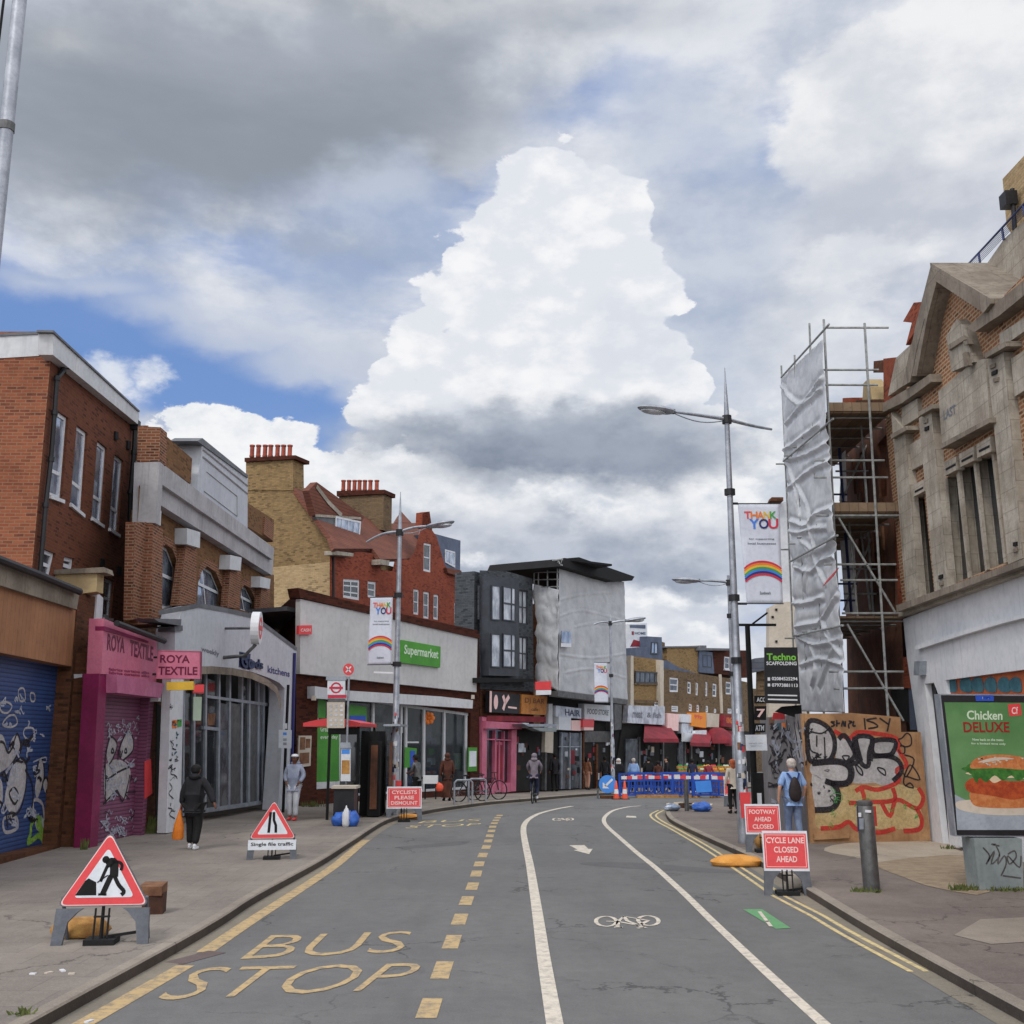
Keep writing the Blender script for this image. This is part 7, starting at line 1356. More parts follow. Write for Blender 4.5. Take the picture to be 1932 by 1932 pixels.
# road-work signs on grey plastic frames
def frame_sign(name, label, base, rz, kind, W_=1.03, s=1.0, lines=(), group='temporary road-work signs on grey frames'):
    T = thing(name, label, 'road sign', (0, 0, 0), group); th = .05; lean = .13
    def L(x, z, y=0): return Vector((x*s, (y+z*lean)*s, z*s))
    n = Vector((0, -1, lean)).normalized(); h0 = .39 if kind != 'rect' else .38
    def poly_prism(mb, pts, y0, y1): mb.prism([L(x, z)-Vector(n)*(-y1)*0+n*y1 for x, z in pts], -n*(y1-y0))
    hw = W_/2
    for sg in (-1, 1):
        mb = MB(); poly_prism(mb, [(sg*hw, h0), (sg*(hw+.02), .0), (sg*(hw-.10), .0), (sg*(hw-.14), h0*.62), (sg*(hw-.24), h0*.9), (sg*(hw-.3), h0)], -.05, 0); mb.build('leg', M['quaz'], T)
        mb = MB(); mb.tube([L(sg*(hw-.05), .5, .05), L(sg*(hw-.06), 0, .38)], .022*s, 6); mb.build('rear_leg', M['quaz'], T)
    mb = MB(); mb.box((0, .08*s, .22*s), (.03*s, .03*s, .44*s))
    for sx in (-.075, .0, .075): mb.tube([L(sx, .05), L(sx, h0)], .012*s, 6)
    mb.tube([L(-.09, .3), L(.09, .3)], .012*s, 6); mb.build('centre_stay', M['rub'], T); mb = MB(); mb.box((0, .1*s, .03*s), (.34*s, .3*s, .06*s)); mb.box((.2*s, .12*s, .09*s), (.34*s, .03*s, .03*s), .1, 0, 0, -.12); mb.build('foot_plate', M['rub'], T)
    if kind == 'rect':
        H_ = .58; mb = MB(); poly_prism(mb, [(-hw, h0-.02), (hw, h0-.02), (hw, h0+H_), (-hw, h0+H_)], -.03, .006); pl = mb.build('plate', M['whiteS'], T)
        q = Quad(L(-hw, h0), L(hw, h0), L(hw, h0+H_-.02), L(-hw, h0+H_-.02), n)
        mb = MB(); qbox(mb, q, .03, .97, .035, .965, .006, .009); mb.build('red_face', M['redS'], pl)
        mb = MB(); ring(mb, q.sub(.06, .94, .07, .93), .012, .016, .009, .011); mb.build('border', M['pinkT'], pl)
        rows(pl, q, lines, M['pinkT'], 'lettering', .012)
    else:
        hz = W_*.80; r_ = .09
        def tri(k, o):
            c = [(-hw*k, 0), (hw*k, 0), (0, hz*k)]; cz = h0+.02+(1-k)*hz*.33; out = []
            for i, (x, z) in enumerate(c):
                a, b_ = c[i-1], c[(i+1) % 3]; p = Vector((x, z)); da = (Vector(a)-p).normalized(); db = (Vector(b_)-p).normalized()
                for t in (1, .45, 0): pass
                e0, e1 = p+da*r_*k*1.0, p+db*r_*k*1.0
                for t in (0, .25, .5, .75, 1): out.append(e0*(1-t)**2+p*2*t*(1-t)+e1*t*t)
            return [L(v.x, v.y+cz)+n*o for v in out]
        mb = MB(); mb.prism(tri(1.0, .004), -n*.04); pl = mb.build('plate', M['quaz'], T)
        mb = MB(); mb.poly(tri(.965, .006)); mb.build('white_edge', M['pinkT'], pl); mb = MB(); mb.poly(tri(.93, .008)); mb.build('red_triangle', M['redS'], pl)
        mb = MB(); mb.poly(tri(.66, .011)); mb.build('white_centre', M['whiteS'], pl)
        sc_ = W_/665
        def q2(x, y, o=.014): return L((x-757)*sc_, h0+(1095-y)*sc_)+n*o
        mb = MB()
        if kind == 'digging':
            mb.poly([q2(745+26*math.cos(a), 757-26*math.sin(a)) for a in [2*PI*k/12 for k in range(12)]])
            for pts, wd in (((750, 790, 800, 775, 812, 820, 815, 880), 62), ((790, 772, 845, 778, 866, 800, 862, 835), 22), ((762, 800, 742, 855, 722, 912), 24), ((795, 870, 772, 930, 745, 1004), 40), ((820, 875, 855, 935, 898, 982, 880, 1006), 28), ((715, 1000, 775, 1002), 16), ((700, 918, 770, 868), 9)):
                mb.ribbon(spline([q2(pts[i], pts[i+1], .014) for i in range(0, len(pts), 2)], False, 4), n, wd*sc_)
            mb.poly([q2(*p) for p in ((550, 1006), (612, 905), (635, 888), (660, 900), (692, 915), (702, 1006))])
        else:
            for pts, wd in (((700, 1000, 715, 720), 34), ((800, 1000, 795, 900, 765, 830, 760, 720), 34)): mb.ribbon([q2(pts[i], pts[i+1]) for i in range(0, len(pts), 2)], n, wd*sc_)
        mb.build('symbol', M['blackM'], pl)
        if kind != 'digging':
            mb = MB(); poly_prism(mb, [(-hw, h0-.2), (hw, h0-.2), (hw, h0-.0), (-hw, h0-.0)], -.03, .015); p2 = mb.build('lower_plate', M['whiteS'], T)
            rows(p2, Quad(L(-hw, h0-.2), L(hw, h0-.2), L(hw, h0), L(-hw, h0), n), [('Single file traffic', .06, .94, .3, .75)], M['black'], 'lettering', .018)
    T.location = base; T.rotation_euler = (0, 0, rz); return T
frame_sign('works_sign', 'near triangular road works sign showing a digging man, on the left pavement', at(187, 1783), math.radians(6), 'digging', 1.03)
frame_sign('narrows_sign', 'second triangular sign with narrowing-road symbol and white plate, further along the left pavement', at(512, 1622), math.radians(8), 'narrow', .98, .92)
frame_sign('red_sign', 'red sign reading CYCLISTS PLEASE DISMOUNT by the left kerb', at(762, 1551, 0), math.radians(6), 'rect', .98, 1.02, [('CYCLISTS', .14, .86, .67, .85), ('PLEASE', .22, .78, .41, .59), ('DISMOUNT', .12, .88, .15, .33)])
frame_sign('red_sign', 'red sign reading CYCLE LANE CLOSED AHEAD in the right gutter', at(1488, 1690, 0), math.radians(-4), 'rect', .7, 1.0, [('CYCLE LANE', .08, .92, .7, .86), ('CLOSED', .24, .78, .45, .61), ('AHEAD', .28, .74, .2, .36)])
frame_sign('red_sign', 'red sign reading FOOTWAY AHEAD CLOSED beside the tall right lamp post', at(1443, 1609), math.radians(-3), 'rect', .72, .98, [('FOOTWAY', .12, .88, .68, .84), ('AHEAD', .26, .74, .42, .58), ('CLOSED', .2, .8, .16, .32)])
fs_ = frame_sign('red_sign', 'plain red sign standing beyond the right pavement by the end of the blue barriers', at(1383, 1522), math.radians(-20), 'rect', .6, .95, [])
mb = MB(); q = Quad(*FR(24.6).pp(K('B4', 312, 1450, 400, 1440, 408, 1180, 290, 1180)), (0, -1, 0)); o_ = tag(wpart('red_strip_sign', M['redS'], None, FR(24.6), K('B4', 312, 1450, 400, 1440, 408, 1180, 290, 1180), -.02, .02), 'tall red notice strapped round the base of the tall right lamp post', 'sign')
# sandbags
def sandbag(name, label, c, r, m, rz=0):
    mb = MB(); c = Vector(c); mb.ell((0, 0, 0), (1, 1, 1), 0, 20, 12); vs = []
    for v in mb.v:
        k = 1+.13*noise.noise(v*2.1+c); f = math.copysign(abs(v.x)**.75, v.x); vs.append(Vector((f*r[0]*k, v.y*r[1]*k, max(-.6, v.z)*r[2]*k+r[2]*.6)))
    mb.v = [Matrix.Rotation(rz, 3, 'Z') @ v + c for v in vs]; return tag(mb.build(name, M[m], None, smooth=True), label, 'sandbag')
sandbag('sandbag', 'dirty sandbag lying behind the left leg of the near digging-man sign', at(152, 1768), (.34, .17, .14), 'sand', .1)
sandbag('sandbag', 'bright orange sandbag lying on the double yellow lines', at(1390, 1634, 0), (.5, .26, .13), 'orange', -.15)
sandbag('sandbag', 'brown sandbag behind the FOOTWAY AHEAD CLOSED sign', at(1452, 1600), (.3, .2, .2), 'sand')
sandbag('sandbag', 'orange sandbag behind the CYCLISTS PLEASE DISMOUNT sign', at(772, 1546, 0), (.36, .18, .1), 'orange')
sandbag('sandbag', 'pale sandbag under the CYCLE LANE CLOSED AHEAD sign', at(1503, 1682, 0), (.16, .14, .16), 'cream2')
T = thing('wooden_crate', 'dark wooden box with a split brown cardboard flap behind the digging-man sign', 'box', at(290, 1728)); p = at(290, 1722)
mb = MB(); mb.box(p+Vector((0, 0, .13)), (.27, .3, .26), .15); mb.build('box', M['cardD'], T); mb = MB(); mb.box(p+Vector((-.02, -.02, .31)), (.3, .3, .12), .05, 0, .1); mb.build('flap', M['card'], T)
# bollard
T = thing('steel_bollard', 'leaning steel bollard with stickers on the right pavement near the kerb', 'bollard', at(1645, 1682)); p = at(1645, 1680); q_ = p+Vector((-.03, .0, 1.33))
mb = MB(); mb.tube([p, p.lerp(q_, .93), p.lerp(q_, .94), p.lerp(q_, .96), q_-Vector((0, 0, .01)), q_], [.125, .125, .115, .125, .12, .09], 20); mb.build('post', M['metalD'], T, smooth=True)
wB = FR(p.y-.135)
for c_, pp_ in (('whiteP', (205, 1165, 225, 1165, 225, 1140, 205, 1140)), ('alu', (215, 1240, 240, 1240, 240, 1175, 213, 1175)), ('whiteP', (250, 1138, 285, 1140, 285, 1125, 250, 1122)), ('navy', (205, 1250, 213, 1250, 205, 1100, 200, 1100))): wpart('sticker', M[c_], T, wB, K('B7', *pp_), -.02, 0)
T = thing('small_bollard', 'far thin dark bollard at the corner of the right pavement', 'bollard', at(1296, 1530)); mb = MB(); p = at(1296, 1530); mb.tube([p, p+Vector((0, 0, .95))], .07, 10); mb.build('post', M['metalD'], T)
# advertising unit with the burger poster, on its plinth
yA = 17.55; WA = FR(yA); T = thing('advertising_unit', 'large black-framed advertising screen with a green burger advert on a grey plinth', 'advert screen', (7.9, yA, .12))
oq = [(1803, 1578), (2012, 1580), (1992, 1311), (1772, 1309)]
mb = MB(); mb.wp(WA, oq, -.22, 0); cs = mb.build('casing', M['alu'], T); q = wq(WA, oq)
mb = MB(); qbox(mb, q, .012, .988, .01, .99, .0, .012); mb.build('black_bezel', M['black'], cs)
sq = [(1809, 1565), (1992, 1566), (1975, 1326), (1781, 1325)]; q = wq(WA, sq); mb = MB(); qbox(mb, q, 0, 1, 0, 1, .012, .016); sc_ = mb.build('screen', M['screenG'], T)
WA2 = lambda o: WA
def adp(m, pts, o, name, k='B7', closed=True): mb = MB(); mb.poly(spline(WA.pp(K(k, *pts), .016+o), True, 4) if closed else WA.pp(K(k, *pts), .016+o)); return mb.build(name, M[m], sc_)
adp('wb', (805, 1244, 1330, 1244, 1330, 1090, 900, 1085, 790, 1030), .001, 'table', closed=False)
adp('cream2', (800, 1075, 900, 1060, 1100, 1050, 1330, 1060, 1330, 1140, 1050, 1155, 830, 1125), .002, 'plate')
adp('bun', (890, 1010, 1050, 1040, 1280, 1020, 1290, 1080, 1200, 1110, 1000, 1110, 900, 1090), .003, 'lower_bun')
adp('crumb', (855, 960, 900, 930, 1000, 930, 1120, 950, 1280, 950, 1290, 1020, 1150, 1060, 1030, 1040, 900, 1020, 860, 1000), .004, 'chicken')
adp('mayo', (860, 905, 980, 930, 1030, 960, 1110, 930, 1250, 940, 1290, 960, 1290, 930, 1100, 900, 900, 895), .005, 'sauce')
adp('lettuce', (835, 870, 900, 860, 960, 850, 1030, 870, 1100, 855, 1200, 870, 1290, 860, 1290, 920, 1220, 925, 1170, 945, 1130, 915, 1080, 945, 1030, 915, 980, 955, 940, 930, 920, 960, 890, 910), .006, 'lettuce_leaf')
adp('bun', (885, 870, 900, 825, 960, 798, 1060, 788, 1180, 800, 1260, 830, 1290, 875, 1200, 880, 1060, 870, 960, 872), .007, 'top_bun')
adp('redS', (1110, 485, 1185, 480, 1195, 550, 1120, 558), .002, 'red_badge', closed=False)
def adtext(m, s_, pts, name): mb = MB(); text(mb, wq(WA, K('B7', *pts)), s_, 0, 1, 0, 1, .02); mb.build(name, M[m], sc_)
adtext('greenL', 'Chicken', (862, 578, 1075, 580, 1075, 525, 858, 522), 'lettering'); adtext('deepR', 'DELUXE', (842, 655, 1118, 655, 1115, 592, 836, 592), 'red_lettering')
adtext('greenL', 'Now back on the menu', (895, 705, 1080, 708, 1080, 692, 893, 690), 'small_lettering'); adtext('greenL', 'for a limited time only', (888, 730, 1095, 734, 1095, 718, 886, 715), 'small_lettering'); adtext('pinkT', 'Cf', (1130, 545, 1170, 543, 1168, 500, 1130, 502), 'badge_mark')
mb = MB(); mb.wp(WA, K('B7', 918, 465, 1026, 465, 1024, 430, 915, 430), .0, .02); mb.build('blue_header', M['blueH'], T); adtext('whiteP', 'JCD', (950, 456, 1000, 456, 1000, 440, 950, 440), 'header_lettering')
mb = MB(); mb.wp(WA, K('B7', 940, 1606, 1206, 1600, 1195, 1296, 904, 1296), -.35, .12); pl_ = mb.build('plinth', M['cab'], T)
mb = MB()
for pts in ((960, 1350, 1000, 1400, 980, 1450, 1030, 1370, 1010, 1450, 1060, 1400, 1040, 1340), (1060, 1390, 1050, 1450, 1090, 1400, 1100, 1450, 1070, 1520), (1110, 1390, 1150, 1370, 1160, 1410, 1120, 1450, 1110, 1400, 1180, 1470, 1190, 1400), (1040, 1330, 1010, 1330, 1060, 1340), (1080, 1520, 1190, 1535)): mb.ribbon(spline(WA.pp(K('B7', *pts), .124), False, 4), WA.N, .022)
mb.build('graffiti_scrawl', M['metalD'], pl_)
# weeds in the cracks
mb = MB(); random.seed(9)
def tuft(px, py, n, r, h, z=.12):
    p = at(px, py, z)
    for _ in range(n):
        a = random.uniform(0, 2*PI); d = random.uniform(0, r); b = p+Vector((math.cos(a)*d, math.sin(a)*d*.5, 0)); t = b+Vector((random.uniform(-.05, .05), random.uniform(-.04, .04), random.uniform(.4, 1)*h)); s_ = random.uniform(.008, .016)
        mb.add([b-Vector((s_, 0, 0)), b+Vector((s_, 0, 0)), b.lerp(t, .6)+Vector((s_*.9, .01, 0)), t, b.lerp(t, .6)-Vector((s_*.9, 0, 0))], [(0, 1, 2, 3, 4)])
for a in ((1655, 1684, 22, .15, .07), (1625, 1683, 34, .16, .09), (1818, 1680, 80, .28, .12), (1905, 1680, 90, .5, .09), (280, 1572, 140, .2, .45), (160, 1603, 40, .1, .25), (46, 1915, 26, .12, .07), (590, 1522, 50, .5, .25), (1790, 1602, 30, .2, .1), (1140, 1492, 60, .4, .45)): tuft(*a)
tag(mb.build('weeds', M['grass']), 'small green weeds growing in the pavement cracks and wall feet', 'weeds', kind='stuff')
# bus stop pole, shelter, bin
p = at(652, 1552); p = Vector((RX(655, 30.6), 30.6, .12)); w = FR(30.55); T = thing('bus_stop_pole', 'bus stop pole with a roundel flag, timetable panel and a red crossed disc on top', 'bus stop', p)
zt_ = w.hit(657, 1277).z; mb = MB(); mb.tube([p, (p.x, p.y, zt_)], .03, 10); mb.build('pole', M['metal'], T, smooth=True)
c_ = w.hit(657.5, 1263, .02); mb = MB(); mb.prism([c_+Vector((.15*math.cos(a), 0, .165*math.sin(a))) for a in [2*PI*k/20 for k in range(20)]], (0, .03, 0)); d_o = mb.build('red_disc', M['redS'], T); mb = MB(); n_ = Vector((0, -1, 0))
for sg in (-1, 1): mb.ribbon([c_+Vector((-.07*sg, -.005, -.08)), c_+Vector((.07*sg, -.005, .08))], n_, .035)
mb.build('white_cross', M['whiteP'], d_o)
fl = wpart('flag', M['whiteS'], T, w, K('A6', 255, 600, 450, 600, 450, 440, 258, 440), -.06, .03); c_ = w.hit(*K('A6', 352, 525)[0], .035)
mb = MB(); mb.ribbon([c_+Vector((.13*math.cos(a), 0, .13*math.sin(a))) for a in [2*PI*k/20 for k in range(20)]], n_, .045, True); mb.ribbon([c_+Vector((-.19, -.004, 0)), c_+Vector((.19, -.004, 0))], n_, .06); mb.build('roundel', M['mag'], fl)
wpart('flag_cap', M['alu'], T, w, K('A6', 240, 440, 460, 440, 460, 400, 245, 402), -.08, .05); wpart('red_band', M['mag'], T, w, K('A6', 262, 638, 462, 635, 462, 602, 262, 604), -.06, .03); wpart('grey_band', M['metalD'], T, w, K('A6', 262, 680, 450, 680, 450, 642, 262, 642), -.05, .02)
tp = wpart('route_panel', M['cream2'], T, w, K('A6', 250, 966, 442, 966, 445, 682, 252, 682), -.05, .02); q = wq(w, K('A6', 250, 966, 442, 966, 445, 682, 252, 682), .02); mb = MB()
for v in (.12, .3, .5, .68, .85):
    for u in (.15, .45, .75): qbox(mb, q, u, u+.16, v-.04, v+.04, 0, .004)
mb.build('route_tiles', M['curtain'], tp)
tt_ = wpart('timetable', M['whiteS'], T, w, K('A6', 400, 1550, 508, 1550, 510, 1190, 408, 1185), .0, .06); wpart('orange_map', M['sand'], tt_, w, K('A6', 412, 1470, 500, 1470, 502, 1320, 414, 1320), .06, .065); wpart('blue_map', M['signB'], tt_, w, K('A6', 412, 1250, 500, 1250, 502, 1200, 414, 1200), .06, .065); wpart('timetable_cap', M['alu'], T, w, K('A6', 390, 1185, 515, 1185, 500, 1125, 405, 1125), -.05, .1)
T = thing('bus_shelter', 'black bus shelter with a rounded red roof edge and glass side panels', 'bus shelter', (RX(640, 32), 33, .12))
y0 = 31.4; y1 = 35.2; xa, xb = RX(571, y0), RX(679, y0); zr = FR(y0).hit(620, 1364).z
mb = MB(); n_s = 10; prof = [(xa+(xb-xa)*k/n_s, zr+.13*math.sin(PI*k/n_s)) for k in range(n_s+1)]
mb.prism([Vector((x, y0, z)) for x, z in prof]+[Vector((x, y0, zr-.1)) for x, z in prof[::-1]], (0, y1-y0, 0)); mb.build('roof', M['redS'], T)
for x, y in ((xa+.75, y0+.1), (xb-.06, y0+.1), (xa+.75, y1-.1), (xb-.06, y1-.1)): mb = MB(); mb.box((x, y, zr/2), (.07, .07, zr-.12)); mb.build('post', M['blackM'], T)
mb = MB(); mb.box(((xa+xb)/2+.3, y0+.1, zr-.22), (xb-xa-.8, .06, .2)); mb.build('beam', M['blackM'], T)
mb = MB(); mb.box((xb+.12, y0+2.2, 1.35), (.5, 1.9, 2.4)); mb.build('rear_case', M['blackM'], T); mb = MB(); mb.box((xb-.35, y0+.5, 1.3), (.5, .06, 2.3)); mb.build('end_panel', M['glassD'], T)
for k_ in range(4): mb = MB(); mb.box((xb+.42+k_*.17, y0+2.9, 1.3), (.05, .05, 2.4)); mb.build('rear_post', M['blackM' if k_ % 2 else 'metalD'], T)
mb = MB(); mb.box((xb+.3, y0+1.6, 1.2), (.35, 1.2, 2.1)); mb.build('display_case', M['blackM'], T); mb = MB(); mb.box((xb+.3, y0+.985, 1.25), (.2, .02, 1.8)); mb.build('display_glass', M['brownD'], T); mb = MB(); mb.box((xb-.28, y0+.9, 1.25), (.32, .05, 2.2)); mb.build('side_panel', M['glassD'], T)
mb = MB(); mb.box((xa+1.1, y0+2, .55), (.3, 2.2, .06)); mb.build('bench', M['metalD'], T); mb = MB(); mb.box((xb+.75, y0+2.6, zr-.05), (.5, 2.4, .06)); mb.build('rear_roof', M['alu'], T)
mb = MB(); mb.box((xb+.72, y0+2.2, 1.2), (.06, 1.6, 2.1)); mb.build('rear_panel', M['brownD'], T)
p = Vector((RX(655, 29.9), 29.9, .12)); T = thing('litter_bin', 'black litter bin with a pale lid beside the bus stop pole', 'bin', p); mb = MB(); mb.prism([p+Vector((x, y, 0)) for x, y in ((-.28, -.2), (.26, -.2), (.28, .3), (-.3, .3))], (0, 0, .93)); mb.build('body', M['black'], T)
mb = MB(); mb.prism([p+Vector((x, y, .93)) for x, y in ((-.34, -.26), (.32, -.26), (.34, .36), (-.36, .36))], (0, 0, .07)); mb.build('lid', M['cream2'], T)
def bag(name, label, c, r, m, seed=0, white=False):
    mb = MB(); mb.ell((0, 0, 0), (1, 1, 1), 0, 18, 12); c = Vector(c)
    mb.v = [Vector((v.x*r[0], v.y*r[1], max(v.z, -.75)*r[2]+r[2]*.75))*(1+.22*noise.noise(v*2.6+Vector((seed, 0, 0))))+c for v in mb.v]; return tag(mb.build(name, M[m], None, smooth=True), label, 'bag')
bag('bin_bag', 'shiny blue rubbish bag slumped at the foot of the black litter bin', at(641, 1558), (.22, .2, .19), 'bagB', 1); bag('bin_bag', 'second blue rubbish bag, right-hand one at the foot of the litter bin', at(663, 1559), (.2, .2, .22), 'bagB', 4); bag('white_bag', 'crumpled white bag between the two blue rubbish bags', at(652, 1560), (.1, .1, .26), 'whiteP', 2)
# stand behind the dismount sign, white sign box, cycle racks
for lab, px_, m_ in (('yellow notice strapped to the foot of the left lamp post', 739, 'sand'), ('red notice strapped to the foot of the left lamp post', 751, 'redS')): mb = MB(); p = at(px_, 1538); mb.box(p+Vector((0, -.1, .72)), (.17, .05, .55)); tag(mb.build('strapped_notice', M[m_]), lab, 'notice')
T = thing('white_sign_box', 'low white box on legs outside the supermarket window', 'box', at(810, 1512)); p = at(812, 1508); mb = MB(); mb.box(p+Vector((0, 0, .72)), (.55, .3, .3)); mb.build('box', M['whiteP'], T)
for sx in (-.2, .2): mb = MB(); mb.box(p+Vector((sx, 0, .3)), (.05, .05, .6)); mb.build('leg', M['blackM'], T)
def rack(label, px, py):
    p = at(px, py); T = thing('cycle_stand', label, 'cycle stand', p, 'cycle stands outside the supermarket'); mb = MB(); mb.tube([p+Vector((-.02, 0, 0)), p+Vector((-.02, 0, .72)), p+Vector((.06, .03, .8)), p+Vector((.5, .3, .8)), p+Vector((.58, .33, .72)), p+Vector((.58, .33, 0))], .035, 8); mb.build('hoop', M['metal'], T, smooth=True)
rack('steel cycle stand nearest the brown-robed shopper', 858, 1518); rack('steel cycle stand with the parked bicycle, further right', 885, 1514)
def make_bike(label, group=None):
    T = thing('bicycle', label, 'bicycle', (0, 0, 0), group); R = .34
    for sx in (-.52, .52):
        mb = MB(); P = [Vector((sx+R*math.cos(a), 0, R+R*math.sin(a))) for a in [2*PI*k/24 for k in range(24)]]; mb.tube(P+[P[0]], .022, 6, caps=False); wh = mb.build('wheel', M['rub'], T, smooth=True)
        mb = MB()
        for k in range(10): a = 2*PI*k/10; mb.tube([Vector((sx, 0, R)), Vector((sx+R*math.cos(a), 0, R+R*math.sin(a)))], .003, 4)
        mb.build('spokes', M['metal'], wh)
    mb = MB(); h, s_, b_, hd = (-.52, R), (-.18, .78), (-.02, .3), (.36, .78)
    for a, b2_ in ((h, s_), (h, b_), (b_, s_), (b_, hd), (s_, hd), (hd, (.52, R)), (s_, (-.2, .88)), (hd, (.33, .95))): mb.tube([Vector((a[0], 0, a[1])), Vector((b2_[0], 0, b2_[1]))], .018, 6)
    mb.build('frame', M['black'], T); mb = MB(); mb.ell((-.21, 0, .9), (.13, .07, .03)); mb.build('saddle', M['blackM'], T, smooth=True); mb = MB(); mb.tube([(.3, -.27, .97), (.36, -.15, .97), (.35, .15, .97), (.3, .27, .97)], .014, 6); mb.build('handlebar', M['blackM'], T); mb = MB(); mb.tube([(-.02, -.12, .3), (-.02, .12, .3)], .06, 10); mb.build('pedals', M['metalD'], T)
    return T
bk1 = make_bike('dark bicycle ridden by the man in the grey sweater'); bk1.location = at(1008, 1515, 0); bk1.rotation_euler = (0, 0, math.radians(82))
bk2 = dup(bk1, at(888, 1512), math.radians(38), 'dark bicycle locked to the cycle stand outside the supermarket'); bk3 = dup(bk1, at(918, 1509), math.radians(30), 'thin-framed bicycle propped in front of the pink shopfront'); 
# keep-left sign, cones, barriers
T = thing('keep_left_sign', 'round blue keep-left arrow sign on a low stand at the works', 'road sign', at(1147, 1507, 0)); p = at(1147, 1507, 0); c_ = p+Vector((0, 0, .58)); n_ = Vector((.05, -1, 0)).normalized()
mb = MB(); mb.prism([c_+Vector((.36*math.cos(a), 0, .36*math.sin(a))) for a in [2*PI*k/28 for k in range(28)]], (0, .04, 0)); d_o = mb.build('disc', M['signB'], T)
mb = MB(); mb.ribbon([c_+Vector((.2, -.008, .2)), c_+Vector((-.1, -.008, -.08))], (0, -1, 0), .085); mb.poly([c_+Vector((x, -.008, z)) for x, z in ((-.21, -.17), (-.2, .08), (-.13, .01), (-.03, -.1), (.06, -.17))]); mb.build('arrow', M['whiteP'], d_o)
for sx in (-.4, .3): mb = MB(); mb.box(p+Vector((sx, .1, .18)), (.06, .3, .36)); mb.build('leg', M['quaz'], T)
mb = MB(); mb.box(p+Vector((0, .12, .06)), (.6, .3, .1)); mb.build('ballast', M['brickW'], T)
def cone(label, px, py):
    p = at(px, py, 0); T = thing('traffic_cone', label, 'traffic cone', p, 'traffic cones beside the keep-left sign'); mb = MB(); mb.lathe([(.13, .03), (.1, .22)], p, 14); mb.lathe([(.078, .4), (.03, .72), (.02, .73)], p, 14); mb.build('cone', M['orangeC'], T, smooth=True)
    mb = MB(); mb.lathe([(.101, .22), (.079, .4)], p, 14); mb.build('white_band', M['whiteP'], T, smooth=True); mb = MB(); mb.box(p+Vector((0, 0, .015)), (.36, .36, .03)); mb.build('base', M['rub'], T)
cone('orange and white traffic cone right beside the blue arrow sign', 1163, 1508); cone('second traffic cone, in front of the first blue barrier', 1179, 1508)
def make_barrier(w=1.25):
    T = thing('plastic_barrier', 'x', 'barrier', (0, 0, 0), 'blue plastic works barriers across the road'); mb = MB()
    q = Quad((-w/2, 0, .08), (w/2, 0, .08), (w/2, 0, 1.0), (-w/2, 0, 1.0), (0, -1, 0)); ring(mb, q, .07, .07, -.03, .03); qbox(mb, q, .07, .93, .62, .68, -.03, .03); mb.build('frame', M['barr'], T)
    mb = MB()
    qbox(mb, q, .06, .94, .34, .39, -.012, .012)
    for k in range(7): qbox(mb, q, .1+k*.12, .13+k*.12, .1, .63, .01, .022)
    mb.build('lower_panel', M['barr'], T)
    for i in range(2): mb = MB(); qbox(mb, q, .1+i*.4, .3+i*.4, .73, .88, .0, .036); mb.build('white_board', M['whiteP'], T); mb = MB(); qbox(mb, q, .3+i*.4, .5+i*.4, .73, .88, .0, .036); mb.build('red_board', M['redS'], T)
    for sx in (-w/2+.12, w/2-.12): mb = MB(); mb.box((sx, 0, .04), (.1, .5, .08)); mb.build('foot', M['sand'], T)
    return T
br0 = make_barrier(); first = True
labs = ['leftmost blue barrier, beside the keep-left sign', 'second blue barrier from the keep-left sign, turned slightly', 'third blue barrier from the left, in the middle of the row', 'fourth blue barrier, behind the leaning light-blue board', 'fifth blue barrier, right of the light-blue board', 'rightmost blue barrier of the front row, near the red sign', 'blue barrier in the back row left of the pale-shirted shopper', 'blue barrier in the back row behind the middle of the front row', 'blue barrier in the back row at its right end']
for i, (px_, Y, rz) in enumerate(((1190, 47.2, 22), (1222, 47.9, -14), (1258, 48.0, 8), (1292, 47.6, -18), (1328, 47.2, 10), (1362, 46.6, -28), (1208, 50.3, 10), (1270, 50.8, -5), (1330, 50.2, 6))):
    l = Vector((RX(px_, Y), Y, gz(Y)))
    if i == 0: br0.location = l; br0.rotation_euler = (0, 0, math.radians(rz)); br0['label'] = labs[0]
    else: dup(br0, l, math.radians(rz), labs[i])
T = tag(wpart('leaning_board', M['signB'], None, FR(46.2), K('B1', 1060, 1852, 1232, 1840, 1215, 1718, 1045, 1728), -.04, 0), 'plain light-blue board leaning on the front of the blue barriers', 'board')
for i, (px_, lb) in enumerate(((1237, 'short timber offcut lying left of the leaning light-blue board'), (1265, 'timber baulk on the road in front of the middle blue barriers'), (1305, 'timber block at the right pavement corner under the light-blue board'), (1216, 'pale timber baulk at the foot of the second blue barrier'))): mb = MB(); mb.box(at(px_, 1505, 0)+Vector((0, 0, .06)), (.7, .12, .12), .2*i-.3); tag(mb.build('timber_baulk', M['sand']), lb, 'timber')
T = thing('rubble_pile', 'low pile of boards and rubble at the corner of the right pavement', 'rubble', at(1290, 1528)); random.seed(4)
for i in range(9): mb = MB(); p = at(1266+i*8+random.uniform(-3, 3), 1527+random.uniform(-6, 3)); mb.box(p+Vector((0, 0, .06)), (random.uniform(.2, .6), random.uniform(.15, .4), random.uniform(.06, .2)), random.uniform(0, 3), 0, random.uniform(-.2, .2)); mb.build('broken_board', M[random.choice(['cream2', 'card', 'cardD', 'metalD'])], T)
bag('rubble_sack', 'blue plastic sack on the rubble at the right pavement corner', at(1325, 1531), (.3, .24, .16), 'bagB', 8); bag('rubble_sack', 'grey-blue plastic sack left of the far thin bollard', at(1268, 1530), (.26, .2, .12), 'glassS', 9)
